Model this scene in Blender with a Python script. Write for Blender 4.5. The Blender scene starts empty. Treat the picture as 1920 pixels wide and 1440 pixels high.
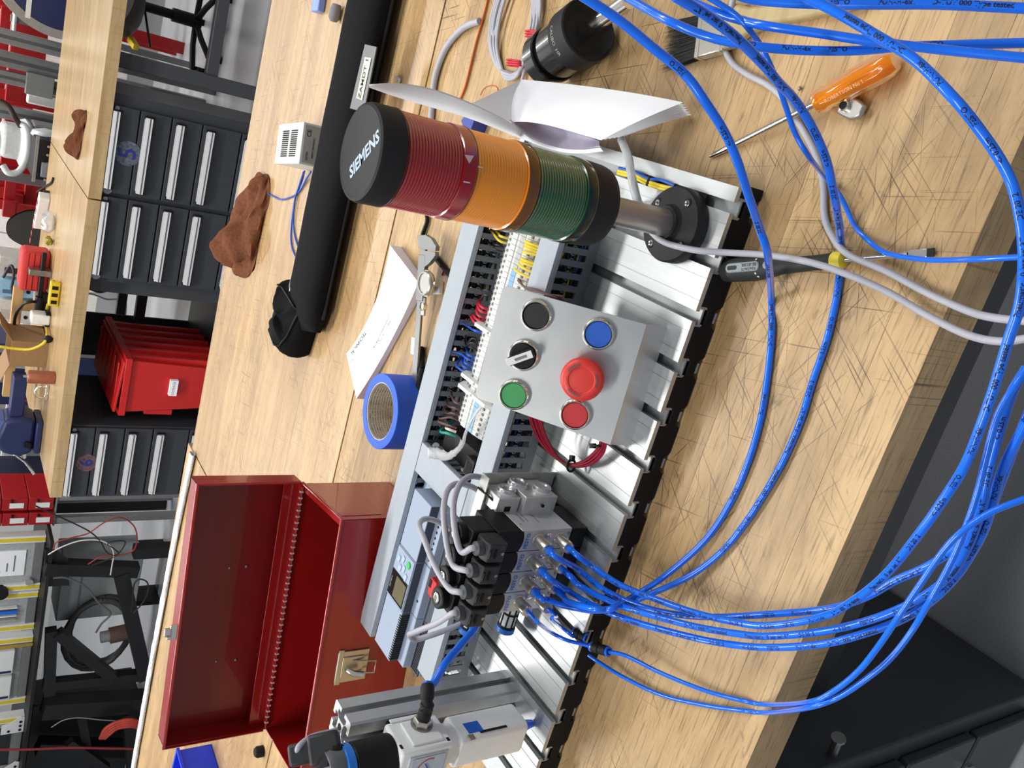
import bpy, bmesh, math, random
from math import pi, sin, cos, radians as rad
from mathutils import Vector as V, Matrix as Mx
random.seed(7)
S = bpy.context.scene
C = S.collection
# ------------------------------------------------------------ camera, light
F, CX, CY = 1597.07, 960.0, 720.0
T = V((0.02053, -0.52254, 1.51463))
R = Mx(((0.26815, -0.52506, -0.80772), (-0.91954, -0.38954, -0.05205), (-0.28731, 0.75668, -0.58727)))
cam = bpy.data.cameras.new('camera'); co = bpy.data.objects.new('camera', cam); C.objects.link(co)
cam.sensor_width = 36; cam.lens = F / 1920 * 36; cam.clip_start = .02
co.matrix_world = Mx.Translation(T) @ Mx((R[0], -R[1], -R[2])).transposed().to_4x4()
S.camera = co
W = bpy.data.worlds.new('room_light'); S.world = W; W.use_nodes = True
W.node_tree.nodes['Background'].inputs[0].default_value = (.86, .93, 1, 1)
W.node_tree.nodes['Background'].inputs[1].default_value = .28
def lamp(x, y, z, sx, sy, e, col=(1, .98, .95)):
    l = bpy.data.lights.new('ceiling_light', 'AREA'); l.shape = 'RECTANGLE'; l.size = sx; l.size_y = sy; l.energy = e; l.color = col
    o = bpy.data.objects.new('ceiling_light', l); C.objects.link(o); o.location = (x, y, z)
lamp(-1.6, 1.9, 3.6, 2.4, .35, 74)
lamp(1.8, 1.2, 3.6, 2.4, .35, 54)
lamp(-2.0, -.7, 3.6, 2.4, .35, 50)
lamp(-3.2, 5.4, 3.6, 2.4, .35, 70)
lamp(-.4, 5.9, 3.6, 2.4, .35, 95)
S.view_settings.view_transform = 'Standard'; S.view_settings.look = 'None'
S.view_settings.gamma = 1; S.view_settings.use_curve_mapping = False
S.view_settings.exposure = .35

# survey helpers: turn a measured photo point into the real point on a known plane
def ray(u, v):
    return R.transposed() @ V(((u - CX) / F, (v - CY) / F, 1))
def P(u, v, z=.9):
    d = ray(u, v); return T + d * ((z - T.z) / d.z)
def PX(u, v, x):
    d = ray(u, v); return T + d * ((x - T.x) / d.x)
def PY(u, v, y):
    d = ray(u, v); return T + d * ((y - T.y) / d.y)
def PD(u, v, dist):
    return T + ray(u, v) * dist
def PN(u, v, o, n):
    d = ray(u, v); return T + d * ((o - T).dot(n) / d.dot(n))

# ------------------------------------------------------------ materials
def lin(c):
    return tuple(((x / 255) / 12.92 if x / 255 <= .04045 else ((x / 255 + .055) / 1.055) ** 2.4) for x in c)
MC = {}
def mat(name, rgb, rough=.5, metal=0, var=.08, scale=60, bump=0, coat=0, trans=0, stretch=(1, 1, 1), emit=0, spec=.5, ior=1.45):
    if name in MC: return MC[name]
    m = bpy.data.materials.new(name); m.use_nodes = True; MC[name] = m
    n = m.node_tree.nodes; l = m.node_tree.links; b = n['Principled BSDF']
    c = lin(rgb)
    b.inputs['Roughness'].default_value = rough; b.inputs['Metallic'].default_value = metal
    b.inputs['Coat Weight'].default_value = coat; b.inputs['Transmission Weight'].default_value = trans
    b.inputs['Specular IOR Level'].default_value = spec; b.inputs['IOR'].default_value = ior
    tc = n.new('ShaderNodeTexCoord'); mp = n.new('ShaderNodeMapping'); mp.inputs['Scale'].default_value = stretch
    nz = n.new('ShaderNodeTexNoise'); nz.inputs['Scale'].default_value = scale; nz.inputs['Detail'].default_value = 5
    l.new(tc.outputs['Object'], mp.inputs[0]); l.new(mp.outputs[0], nz.inputs['Vector'])
    cr = n.new('ShaderNodeValToRGB')
    cr.color_ramp.elements[0].position = .3; cr.color_ramp.elements[1].position = .7
    cr.color_ramp.elements[0].color = tuple(x * (1 - var) for x in c) + (1,)
    cr.color_ramp.elements[1].color = tuple(min(1, x * (1 + var)) for x in c) + (1,)
    l.new(nz.outputs[0], cr.inputs[0]); l.new(cr.outputs[0], b.inputs['Base Color'])
    if bump:
        bp = n.new('ShaderNodeBump'); bp.inputs['Strength'].default_value = bump; bp.inputs['Distance'].default_value = .001
        l.new(nz.outputs[0], bp.inputs['Height']); l.new(bp.outputs[0], b.inputs['Normal'])
    if emit:
        b.inputs['Emission Color'].default_value = c + (1,); b.inputs['Emission Strength'].default_value = emit
    return m

def wood(name, c0, c1, pores=.5, stain=.5, scr=.6, rough=.45):
    m = bpy.data.materials.new(name); m.use_nodes = True
    n = m.node_tree.nodes; l = m.node_tree.links; b = n['Principled BSDF']
    def N(t, **k):
        x = n.new('ShaderNode' + t)
        for a, v in k.items(): setattr(x, a, v)
        return x
    tc = N('TexCoord'); oi = N('ObjectInfo')
    off = N('VectorMath', operation='SCALE'); off.inputs[0].default_value = (9, 3, 0); l.new(oi.outputs['Random'], off.inputs['Scale'])
    pos = N('VectorMath', operation='ADD'); l.new(tc.outputs['Object'], pos.inputs[0]); l.new(off.outputs[0], pos.inputs[1])
    def noise(src, sc, rot=(0, 0, 0), scale=1, det=4, ro=.55):
        if rot != (0, 0, 0):
            m0 = N('Mapping'); m0.inputs['Rotation'].default_value = rot; l.new(src, m0.inputs[0]); src = m0.outputs[0]
        mp = N('Mapping'); mp.inputs['Scale'].default_value = sc; l.new(src, mp.inputs[0])
        z = N('TexNoise'); z.inputs['Scale'].default_value = scale; z.inputs['Detail'].default_value = det; z.inputs['Roughness'].default_value = ro
        l.new(mp.outputs[0], z.inputs['Vector']); return z.outputs[0]
    def ramp(src, p0, p1, a=(0, 0, 0, 1), c=(1, 1, 1, 1)):
        r = N('ValToRGB'); e = r.color_ramp.elements; e[0].position = p0; e[1].position = p1; e[0].color = a; e[1].color = c
        l.new(src, r.inputs[0]); return r.outputs[0]
    def mix(fac, a, c, mode='MIX'):
        x = N('Mix', data_type='RGBA', blend_type=mode)
        if isinstance(fac, float): x.inputs[0].default_value = fac
        else: l.new(fac, x.inputs[0])
        for i, q in ((6, a), (7, c)):
            if isinstance(q, tuple): x.inputs[i].default_value = q
            else: l.new(q, x.inputs[i])
        return x.outputs[2]
    def mul(a, f):
        x = N('Math', operation='MULTIPLY'); l.new(a, x.inputs[0])
        if isinstance(f, float): x.inputs[1].default_value = f
        else: l.new(f, x.inputs[1])
        return x.outputs[0]
    grain = noise(pos.outputs[0], (2.4, 34, 34), det=7, ro=.62)
    a4, c4 = lin(c0) + (1,), lin(c1) + (1,)
    col = ramp(grain, .32, .68, a4, c4)
    tone = ramp(oi.outputs['Random'], 0, 1, (.9, .885, .87, 1), (1.06, 1.05, 1.03, 1))
    col = mix(1.0, col, tone, 'MULTIPLY')
    fine = ramp(noise(pos.outputs[0], (26, 420, 420), det=2), .53, .70)
    col = mix(mul(fine, pores), col, tuple(x * .42 for x in a4[:3]) + (1,))
    big = ramp(noise(tc.outputs['Object'], (5, 11, 11), det=6, ro=.65), .47, .7)
    col = mix(mul(big, stain * .6), col, tuple(x * .5 for x in a4[:3]) + (1,))
    spots = ramp(noise(tc.outputs['Object'], (30, 45, 45), det=4, ro=.65), .64, .74)
    col = mix(mul(spots, stain * .7), col, lin((92, 70, 46)) + (1,))
    mask = ramp(noise(tc.outputs['Object'], (5, 5, 5), det=2), .42, .6)
    for ang, sc in ((.5, 520), (-.9, 430), (1.35, 560), (2.2, 470), (-.35, 540)):
        s_ = ramp(noise(tc.outputs['Object'], (9, sc, 1), (0, 0, ang), det=1), .68, .715)
        col = mix(mul(mul(s_, mask), scr), col, lin((84, 62, 40)) + (1,))
    l.new(col, b.inputs['Base Color'])
    b.inputs['Roughness'].default_value = rough
    bp = N('Bump'); bp.inputs['Strength'].default_value = .25; bp.inputs['Distance'].default_value = .0006
    l.new(grain, bp.inputs['Height']); l.new(bp.outputs[0], b.inputs['Normal'])
    return m

# ------------------------------------------------------------ mesh builder
class MB:
    def __init__(s, M=None): s.v = []; s.f = []; s.M = M or Mx.Identity(4)
    def add(s, vs, fs):
        k = len(s.v); s.v += [s.M @ V(p) for p in vs]; s.f += [tuple(i + k for i in q) for q in fs]; return s
    def box(s, a, b):
        x0, y0, z0 = a; x1, y1, z1 = b
        x0, x1 = min(x0, x1), max(x0, x1); y0, y1 = min(y0, y1), max(y0, y1); z0, z1 = min(z0, z1), max(z0, z1)
        return s.add([(x0, y0, z0), (x1, y0, z0), (x1, y1, z0), (x0, y1, z0), (x0, y0, z1), (x1, y0, z1), (x1, y1, z1), (x0, y1, z1)],
                     [(3, 2, 1, 0), (4, 5, 6, 7), (0, 1, 5, 4), (1, 2, 6, 5), (2, 3, 7, 6), (3, 0, 4, 7)])
    def cyl(s, p, q, r0, r1=None, n=20):
        return s.lathe([(0, 0), (r0, 0), (r0 if r1 is None else r1, 1), (0, 1)], n, p, V(q) - V(p))
    def lathe(s, prof, n, o, axis):
        # prof: (radius, position along axis in units of the axis vector)
        o = V(o); ax = V(axis); w = ax.normalized()
        t = V((0, 0, 1)) if abs(w.z) < .9 else V((1, 0, 0))
        a = w.cross(t).normalized(); b = w.cross(a)
        vs = []; fs = []; rings = []
        for r, h in prof:
            c = o + ax * h
            if r < 1e-7: rings.append([len(vs)]); vs.append(c)
            else:
                rings.append(list(range(len(vs), len(vs) + n)))
                vs += [c + (a * cos(2 * pi * i / n) + b * sin(2 * pi * i / n)) * r for i in range(n)]
        for A, B in zip(rings, rings[1:]):
            for i in range(n):
                j = (i + 1) % n
                if len(A) == 1 and len(B) == 1: break
                if len(A) == 1: fs.append((A[0], B[j], B[i]))
                elif len(B) == 1: fs.append((A[i], A[j], B[0]))
                else: fs.append((A[i], A[j], B[j], B[i]))
        return s.add(vs, [tuple(reversed(q)) for q in fs])
    def tube(s, pts, r, n=8, cap=True):
        fr = frames(pts); vs = []; fs = []
        for p, t, a, b in fr:
            vs += [p + (a * cos(2 * pi * i / n) + b * sin(2 * pi * i / n)) * r for i in range(n)]
        for k in range(len(fr) - 1):
            for i in range(n):
                j = (i + 1) % n
                fs.append((k * n + i, k * n + j, (k + 1) * n + j, (k + 1) * n + i))
        if cap:
            fs.append(tuple(reversed(range(n)))); fs.append(tuple(range((len(fr) - 1) * n, len(fr) * n)))
        return s.add(vs, fs)
    def prism(s, poly, h0, h1):
        n = len(poly)
        return s.add([(x, y, h0) for x, y in poly] + [(x, y, h1) for x, y in poly],
                     [tuple(reversed(range(n))), tuple(range(n, 2 * n))] + [(i, (i + 1) % n, n + (i + 1) % n, n + i) for i in range(n)])
    def grid(s, fn, nu, nv):
        vs = [fn(i / nu, j / nv) for j in range(nv + 1) for i in range(nu + 1)]
        return s.add(vs, [(j * (nu + 1) + i, j * (nu + 1) + i + 1, (j + 1) * (nu + 1) + i + 1, (j + 1) * (nu + 1) + i) for j in range(nv) for i in range(nu)])

def frames(pts):
    pts = [V(p) for p in pts]; out = []; a = None
    for i, p in enumerate(pts):
        t = (pts[min(i + 1, len(pts) - 1)] - pts[max(i - 1, 0)]).normalized()
        if a is None:
            a = t.cross(V((0, 0, 1)) if abs(t.z) < .9 else V((1, 0, 0))).normalized()
        else:
            a = (a - t * a.dot(t)).normalized()
        out.append((p, t, a, t.cross(a)))
    return out
def spline(pts, k=8):
    pts = [V(p) for p in pts]
    if len(pts) < 3: return pts
    q = [2 * pts[0] - pts[1]] + pts + [2 * pts[-1] - pts[-2]]; out = []
    for i in range(1, len(q) - 2):
        p0, p1, p2, p3 = q[i - 1:i + 3]
        for j in range(k):
            t = j / k
            out.append(.5 * (2 * p1 + (p2 - p0) * t + (2 * p0 - 5 * p1 + 4 * p2 - p3) * t * t + (3 * p1 - p0 - 3 * p2 + p3) * t ** 3))
    return out + [pts[-1]]
def rrect(x0, y0, x1, y1, r, n=4):
    o = []
    for cx, cy, a in ((x1 - r, y1 - r, 0), (x0 + r, y1 - r, 90), (x0 + r, y0 + r, 180), (x1 - r, y0 + r, 270)):
        o += [(cx + r * cos(rad(a + 90 * i / n)), cy + r * sin(rad(a + 90 * i / n))) for i in range(n + 1)]
    return o
def frame(o, x, y):
    x = V(x).normalized(); z = x.cross(V(y)).normalized(); y = z.cross(x)
    M = Mx((x, y, z)).transposed().to_4x4(); M.translation = V(o); return M

def mesh(name, mb, m, smooth=None, bevel=0):
    me = bpy.data.meshes.new(name); me.from_pydata([tuple(p) for p in mb.v], [], mb.f); me.update()
    if smooth:
        me.polygons.foreach_set('use_smooth', [True] * len(me.polygons)); me.set_sharp_from_angle(angle=rad(smooth))
    if m: me.materials.append(m)
    return me
def obj(name, mb, m, parent=None, smooth=None, bevel=0, label=None):
    me = mb if isinstance(mb, bpy.types.Mesh) else mesh(name, mb, m, smooth)
    o = bpy.data.objects.new(name, me); C.objects.link(o)
    if parent:
        o.parent = parent
        if parent.type == 'EMPTY': o.matrix_parent_inverse = parent.matrix_basis.inverted()
    if bevel:
        b = o.modifiers.new('bevel', 'BEVEL'); b.width = bevel; b.segments = 2; b.limit_method = 'ANGLE'; b.angle_limit = rad(40)
        me.polygons.foreach_set('use_smooth', [True] * len(me.polygons)); me.set_sharp_from_angle(angle=rad(50))
    if label: o['label'] = label
    return o
def tag(o, label, cat, group=None):
    o['label'] = label; o['category'] = cat
    if group: o['group'] = group
    return o
def thing(name, label, cat, loc=(0, 0, 0), group=None):
    o = bpy.data.objects.new(name, None); C.objects.link(o); o.location = loc; o.matrix_basis = Mx.Translation(V(loc))
    o.empty_display_size = .02
    return tag(o, label, cat, group)
def struct(name, mb, m, **k):
    o = obj(name, mb, m, **k); o['kind'] = 'structure'; return o
def dup(o, d, label=None, parent=None):
    c = o.copy(); C.objects.link(c)
    if parent is None: c.location = o.location + V(d)
    else:
        c.parent = parent; c.matrix_parent_inverse = o.matrix_parent_inverse.copy()
    if label: c['label'] = label
    for ch in o.children: dup(ch, d, None, c)
    return c
TX = {}
def text_mesh(s, size, m, bold=0.0):
    k = (s, size, bold)
    if k not in TX:
        cu = bpy.data.curves.new('lettering', 'FONT'); cu.body = s; cu.size = size; cu.align_x = 'CENTER'; cu.align_y = 'CENTER'
        cu.resolution_u = 2; cu.offset = bold; cu.fill_mode = 'BOTH'
        o = bpy.data.objects.new('lettering', cu); C.objects.link(o)
        me = bpy.data.meshes.new_from_object(o.evaluated_get(bpy.context.evaluated_depsgraph_get()))
        TX[k] = ([tuple(v.co) for v in me.vertices], [tuple(p.vertices) for p in me.polygons])
        bpy.data.objects.remove(o); bpy.data.curves.remove(cu); bpy.data.meshes.remove(me)
    return TX[k]
def text(s, size, M, m, parent=None, bold=0.0, name='lettering', shear=0):
    vs, fs = text_mesh(s, size, m, bold)
    mb = MB(M); mb.add([(x + shear * y, y, .0002) for x, y, z in vs], fs)
    return obj(name, mb, m, parent)

# palette
BLUE = mat('blue_tube', (14, 108, 236), .22, var=.05, scale=30, coat=.3)
INK = mat('dark_ink', (14, 22, 52), .5)
BLACK = mat('black_plastic', (22, 22, 23), .5, var=.15, spec=.28)
BLACKM = mat('matte_black', (30, 30, 31), .6, var=.15, scale=200, bump=.1, spec=.35)
ALU = mat('brushed_aluminium', (190, 193, 193), .42, .8, .05, 14, stretch=(12, 1, 1))
ALUX = mat('sheet_aluminium', (192, 192, 188), .36, .55, .1, 10, stretch=(1, 1, 8))
EXT = mat('anodised_aluminium', (190, 192, 193), .4, .7, .05)
GREYP = mat('grey_pvc', (160, 168, 176), .45, var=.03)
GREYD = mat('grey_pvc_wall', (112, 118, 124), .5, var=.04)
CABLE = mat('grey_cable', (172, 172, 180), .5, var=.04)
CHROME = mat('chrome', (232, 228, 218), .16, 1, .02)
STEEL = mat('steel', (150, 150, 148), .3, .9, .1, 30)
NICKEL = mat('nickel', (208, 202, 188), .3, .9, .04)
WHITE = mat('white_plastic', (226, 227, 224), .45, var=.03)
PAPER = mat('white_paper', (246, 246, 249), .7, var=.01)
RED = mat('red_plastic', (196, 34, 30), .4, var=.05)
REDP = mat('red_enamel', (150, 24, 23), .25, var=.05, scale=20, coat=.5)
CHAR = mat('charcoal_steel', (52, 55, 60), .45, var=.06, scale=30)
GREYT = mat('grey_print', (120, 122, 130), .6)
YEL = mat('yellow_wire', (222, 196, 46), .4)
REDW = mat('red_wire', (200, 34, 54), .4)
BLUW = mat('blue_wire', (30, 84, 190), .4)
BRNW = mat('brown_wire', (96, 66, 62), .45)
BLKW = mat('black_wire', (36, 36, 38), .45)
GRNW = mat('green_wire', (20, 150, 128), .4)
WHTW = mat('white_wire', (225, 215, 205), .45)
ORGW = mat('copper_wire', (196, 96, 40), .35, .5)
VOID = mat('dark_gap', (10, 10, 11), .8)
WF = wood('worn_bench_wood', (170, 137, 92), (202, 170, 122), .7, 1.0, .95)
WB = wood('smooth_bench_wood', (166, 132, 88), (194, 162, 118), .4, .5, .7, .36)
WR = wood('far_bench_wood', (170, 140, 98), (200, 172, 128), .3, .2, .3, .28)

# ------------------------------------------------------------ the room
def floor_mat():
    m = bpy.data.materials.new('epoxy_floor'); m.use_nodes = True; n = m.node_tree.nodes; l = m.node_tree.links; b = n['Principled BSDF']
    tc = n.new('ShaderNodeTexCoord'); z = n.new('ShaderNodeTexNoise'); z.inputs['Scale'].default_value = 420; z.inputs['Detail'].default_value = 3
    r = n.new('ShaderNodeValToRGB'); r.color_ramp.elements[0].position = .35; r.color_ramp.elements[1].position = .7
    r.color_ramp.elements[0].color = lin((150, 152, 157)) + (1,); r.color_ramp.elements[1].color = lin((170, 172, 177)) + (1,)
    bp = n.new('ShaderNodeBump'); bp.inputs['Strength'].default_value = .12; bp.inputs['Distance'].default_value = .002
    l.new(tc.outputs['Object'], z.inputs['Vector']); l.new(z.outputs[0], r.inputs[0]); l.new(r.outputs[0], b.inputs['Base Color'])
    l.new(z.outputs[0], bp.inputs['Height']); l.new(bp.outputs[0], b.inputs['Normal']); b.inputs['Roughness'].default_value = .28
    return m
struct('floor', MB().box((-8, -3, -.1), (5, 8.2, 0)), floor_mat())
struct('wall_back', MB().box((-8, 8.2, 0), (5, 8.35, 3.8)), mat('wall_paint', (205, 205, 202), .7, var=.03))

def bench(name, label, x0, x1, y0, y1, z1, th, wm, wmin, wmax, legs, rail_y=None):
    t = thing(name, label, 'workbench', ((x0 + x1) / 2, (y0 + y1) / 2, 0))
    y = y0
    while y < y1 - 1e-4:
        w = random.uniform(wmin, wmax)
        if y + w > y1 - wmin * .7: w = y1 - y
        obj('plank', MB().box((x0, y + .00008, z1 - th), (x1, y + w - .00008, z1 - random.uniform(0, .0002))), wm, t, bevel=.0002)
        y += w
    fr = mat('bench_frame_paint', (62, 63, 66), .4, var=.06)
    zt = z1 - th
    for (lx, ly) in legs:
        obj('leg', MB().box((lx - .03, ly - .03, 0), (lx + .03, ly + .03, zt)), fr, t, bevel=.004)
    xs = sorted({a for a, b in legs}); ys = sorted({b for a, b in legs})
    for lx in xs:
        if len([1 for a, b in legs if a == lx]) > 1: obj('cross_rail', MB().box((lx - .022, ys[0], zt - .07), (lx + .022, ys[-1], zt - .005)), fr, t, bevel=.003)
    for ly in ys:
        if len(xs) > 1 and (rail_y is None or ly in rail_y): obj('rail', MB().box((xs[0], ly - .02, .44), (xs[-1], ly + .02, .49)), fr, t, bevel=.003)
    return t
bench('workbench', 'worn butcher-block bench with scarred pale planks under the aluminium plate', -2.3, 1.25, -.2, .669, .9, .048, WF, .034, .05, [(-2.2, .0), (1.15, .0), (-2.2, .6), (1.15, .6)])
bench('workbench', 'smooth pale bench behind the seam, with the long black bag on it', -.956, 1.4, .6735, 1.453, .9, .048, WB, .05, .085, [(-.86, .74), (1.3, .74), (-.86, 1.38), (1.3, 1.38)])
tb = bench('workbench', 'bench end behind the open red toolbox with a white foam strip along its edge', -2.6, -.9605, .6735, 1.49, .9, .048, WB, .05, .085, [(-2.5, .74), (-2.5, 1.41)])
fb = bench('workbench', 'bright far bench right of its seam, above the drawers numbered 5', -.757, 1.3, 3.38, 4.72, .9, .05, WR, .09, .15, [(-.19, 3.5), (1.2, 3.5), (1.2, 4.6)], [3.5])
fb2 = bench('workbench', 'bright far bench left of its seam, above the drawers numbered 6', -2.17, -.763, 3.38, 4.72, .9, .05, WR, .09, .15, [(-1.152, 3.5), (-1.152, 4.6), (-2.12, 4.6)], [4.6])
# white foam strip
m = MB()
pp = [P(357, 850, .912) + V((0, 0, 0)), P(320, 1030, .912), P(283, 1230, .912), P(243, 1460, .912)]
pts = spline(pp, 14)
def foam(u, v):
    i = u * (len(pts) - 1); p = pts[int(round(i))]; a = v * 2 * pi
    r = .0135 * (1 + .08 * sin(17 * u * 5 + 3 * a) + random.uniform(-.1, .1))
    return (p.x, p.y + cos(a) * r, .9068 + sin(a) * r * .45)
m.grid(foam, len(pts) - 1, 12)
tag(obj('foam_strip', m, mat('white_foam', (206, 211, 216), .85, var=.25, scale=260, bump=.8), smooth=60), 'white foam strip lying along the back edge of the bench behind the red toolbox', 'foam strip')

# ------------------------------------------------------------ drawer cabinets
HAND = mat('drawer_handle', (206, 206, 206), .45, .1, .0)
def cabinet(name, label, x0, x1, cols, number, sticker, stickrgb, yf=3.42, top=.845):
    t = thing(name, label, 'cabinet', ((x0 + x1) / 2, yf + .3, 0))
    obj('carcass', MB().box((x0, yf, .1), (x1, yf + .6, top)), CHAR, t, bevel=.002)
    for a, b in ((x0 + .04, yf + .05), (x1 - .04, yf + .05), (x0 + .04, yf + .55), (x1 - .04, yf + .55)):
        obj('caster', MB().cyl((a - .012, b, .05), (a + .012, b, .05), .05, n=16).box((a - .02, b - .02, .06), (a + .02, b + .02, .1)), BLACK, t)
    zs = [.868, .741, .614, .487, .318, .11]
    first = None
    for ci, (c0, c1) in enumerate(cols):
        for i in range(5):
            zt, zb = zs[i] - .003, zs[i + 1] + .003
            zt = min(zt, top - .004)
            d = obj('drawer', MB().box((c0, yf - .018, zb), (c1, yf + .001, zt)), CHAR, t, bevel=.002)
            zh = .8365 - .1265 * i if i < 4 else .29
            mb = MB(); hx0, hx1 = c0 + .018, c1 - .022
            mb.add([(hx0, yf - .02, zh + .012), (hx1, yf - .02, zh + .012), (hx1, yf - .038, zh + .010), (hx0, yf - .038, zh + .010), (hx0, yf - .044, zh - .016), (hx1, yf - .044, zh - .016), (hx1, yf - .030, zh - .018), (hx0, yf - .030, zh - .018), (hx0, yf - .02, zh + .002), (hx1, yf - .02, zh + .002)],
                   [(0, 1, 2, 3), (3, 2, 5, 4), (4, 5, 6, 7), (7, 6, 9, 8), (0, 3, 4, 7, 8), (1, 9, 6, 5, 2)])
            mb.box((hx0, yf - .047, zh - .004), (hx1, yf - .043, zh - .0005))
            hh_ = obj('handle', mb, HAND, d)
            obj('handle_groove', MB().box((hx0, yf - .0445, zh - .0075), (hx1, yf - .0436, zh - .005)), mat('groove_dark', (84, 84, 86), .5), hh_)
            for hx in (hx0 - .004, hx1 - .006):
                obj('bracket', MB().box((hx, yf - .03, zh - .026), (hx + .012, yf - .018, zh + .012)), BLACK, d)
        obj('lock', MB().cyl((c1 - .01, yf - .022, top - .014), (c1 - .01, yf, top - .014), .009, n=14), mat('lock_metal', (150, 150, 155), .4, .6), t)
        obj('lock', MB().cyl((c0 + .012, yf - .022, top - .016), (c0 + .012, yf, top - .016), .019, n=18), mat('lock_metal', (150, 150, 155), .4, .6), t)
    sx, sz = sticker
    obj('sticker', MB().cyl((sx, yf - .0195, sz), (sx, yf - .0185, sz), (.052 if number == '5' else .045), n=28), mat('sticker_' + number, stickrgb, .25, .3, .5, 90), t)
    text(number, .1 if number == '5' else .08, frame((sx, yf - .0198, sz), (1, 0, 0), (0, 0, 1)), mat('sticker_ink', (40, 44, 120), .5), t, .0016)
    return t
s5 = PY(240, 288, 3.40); s6 = PY(163, 868, 3.40)
cabinet('drawer_cabinet', 'wide charcoal cabinet of two drawer columns with the number 5 sticker', -1.118, -.318, [(-.724, -.365), (-1.1, -.742)], '5', (s5.x, s5.z), (104, 110, 120))
cabinet('drawer_cabinet', 'narrow charcoal cabinet of one drawer column with the number 6 sticker', -2.192, -1.815, [(-2.182, -1.822)], '6', (s6.x, s6.z), (112, 84, 84))
# dark cabinet standing below the near bench
t = thing('tool_cabinet', 'dark cabinet under the near bench, its side lost in shadow', 'cabinet', (-1, .2, 0))
obj('carcass', MB().box((-1.5, -.13, .012), (-.592, .5, .82)), CHAR, t, bevel=.004)
for i in range(4):
    d = obj('drawer', MB().box((-1.46, -.146, .04 + i * .19), (-.62, -.13, .22 + i * .19)), CHAR, t, bevel=.003)
    obj('handle', MB().box((-1.4, -.165, .19 + i * .19), (-.68, -.146, .205 + i * .19)), HAND, d)
w = PX(1560, 1415, -.592)
obj('side_bolt', MB().cyl(w, w + V((.03, -.004, .012)), .006, n=12).lathe([(0, 0), (.009, 0), (.009, .3), (0, .3)], 12, w + V((.03, -.004, .012)), (.01, 0, .004)), STEEL, t)
# red stacking bins under the far bench
t = thing('tote_bin', 'big red ribbed storage tote under the far bench, white label on its end', 'bin', (-1.6, 3.75, .3))
def tote(x0, x1, y0, y1, z0, z1, par):
    tp = .03
    m = MB(); lo = [(x0 + tp, y0 + tp, z0), (x1 - tp, y0 + tp, z0), (x1 - tp, y1 - tp, z0), (x0 + tp, y1 - tp, z0)]
    hi = [(x0, y0, z1), (x1, y0, z1), (x1, y1, z1), (x0, y1, z1)]
    inn = [(a + (.008 if a == x0 else -.008), b + (.008 if b == y0 else -.008), c) for a, b, c in hi]
    ilo = [(a + (.01 if a < (x0 + x1) / 2 else -.01), b + (.01 if b < (y0 + y1) / 2 else -.01), z0 + .01) for a, b, c in lo]
    m.add(lo + hi + inn + ilo, [(3, 2, 1, 0)] + [(i, (i + 1) % 4, 4 + (i + 1) % 4, 4 + i) for i in range(4)] + [(4 + i, 4 + (i + 1) % 4, 8 + (i + 1) % 4, 8 + i) for i in range(4)]
          + [(8 + i, 8 + (i + 1) % 4, 12 + (i + 1) % 4, 12 + i) for i in range(4)] + [(12, 13, 14, 15)])
    obj('body', m, RED, par, bevel=.004)
    r = MB()
    r.box((x0 - .012, y0 - .012, z1 - .03), (x1 + .012, y0 + .004, z1)); r.box((x0 - .012, y1 - .004, z1 - .03), (x1 + .012, y1 + .012, z1))
    r.box((x0 - .012, y0, z1 - .03), (x0 + .004, y1, z1)); r.box((x1 - .004, y0, z1 - .03), (x1 + .012, y1, z1))
    obj('rim', r, RED, par, bevel=.003)
    for k in range(6):
        y = y0 + .06 + k * (y1 - y0 - .12) / 5
        obj('rib', MB().box((x1 - tp * .9, y - .012, z0 + .02), (x1 + .006, y + .012, z1 - .03)), RED, par, bevel=.003)
tote(-1.755, -1.49, 3.44, 4.02, .17, .65, t)
obj('lid_flap', MB(Mx.Translation((-1.62, 0, .655)) @ Mx.Rotation(rad(4), 4, 'Y')).box((-.13, 3.43, 0), (.125, 4.02, .012)), RED, t, bevel=.003)
for k in range(6): obj('lid_rib', MB().box((-1.73, 3.47 + k * .095, .665), (-1.515, 3.50 + k * .095, .672)), RED, t, bevel=.003)
w = PY(325, 727, 3.44)
obj('label', MB().box((w.x - .04, 3.432, w.z - .018), (w.x + .04, 3.46, w.z + .018)), PAPER, t, label='white paper label')
text('STORAGE', .016, frame((w.x, 3.4315, w.z), (1, 0, 0), (0, 0, 1)), GREYT, t)
obj('handle', MB().box((-1.77, 3.46, .40), (-1.74, 3.6, .53)), RED, t, bevel=.004)
t = thing('lower_shelf', 'dark steel shelf under the far bench carrying the red tote', 'shelf', (-1.5, 3.8, 0))
obj('deck', MB().box((-1.79, 3.42, .135), (-1.15, 4.3, .165)), CHAR, t, bevel=.002)
for x, y in ((-1.77, 3.44), (-1.17, 3.44), (-1.77, 4.28), (-1.17, 4.28)):
    obj('leg', MB().box((x - .015, y - .015, 0), (x + .015, y + .015, .135)), CHAR, t)
obj('back_panel', MB().box((-1.80, 4.3, .0), (-1.555, 4.315, .845)), CHAR, t)
obj('back_rail', MB().box((-1.555, 4.20, .42), (-1.19, 4.24, .47)), CHAR, t, bevel=.002)

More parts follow.
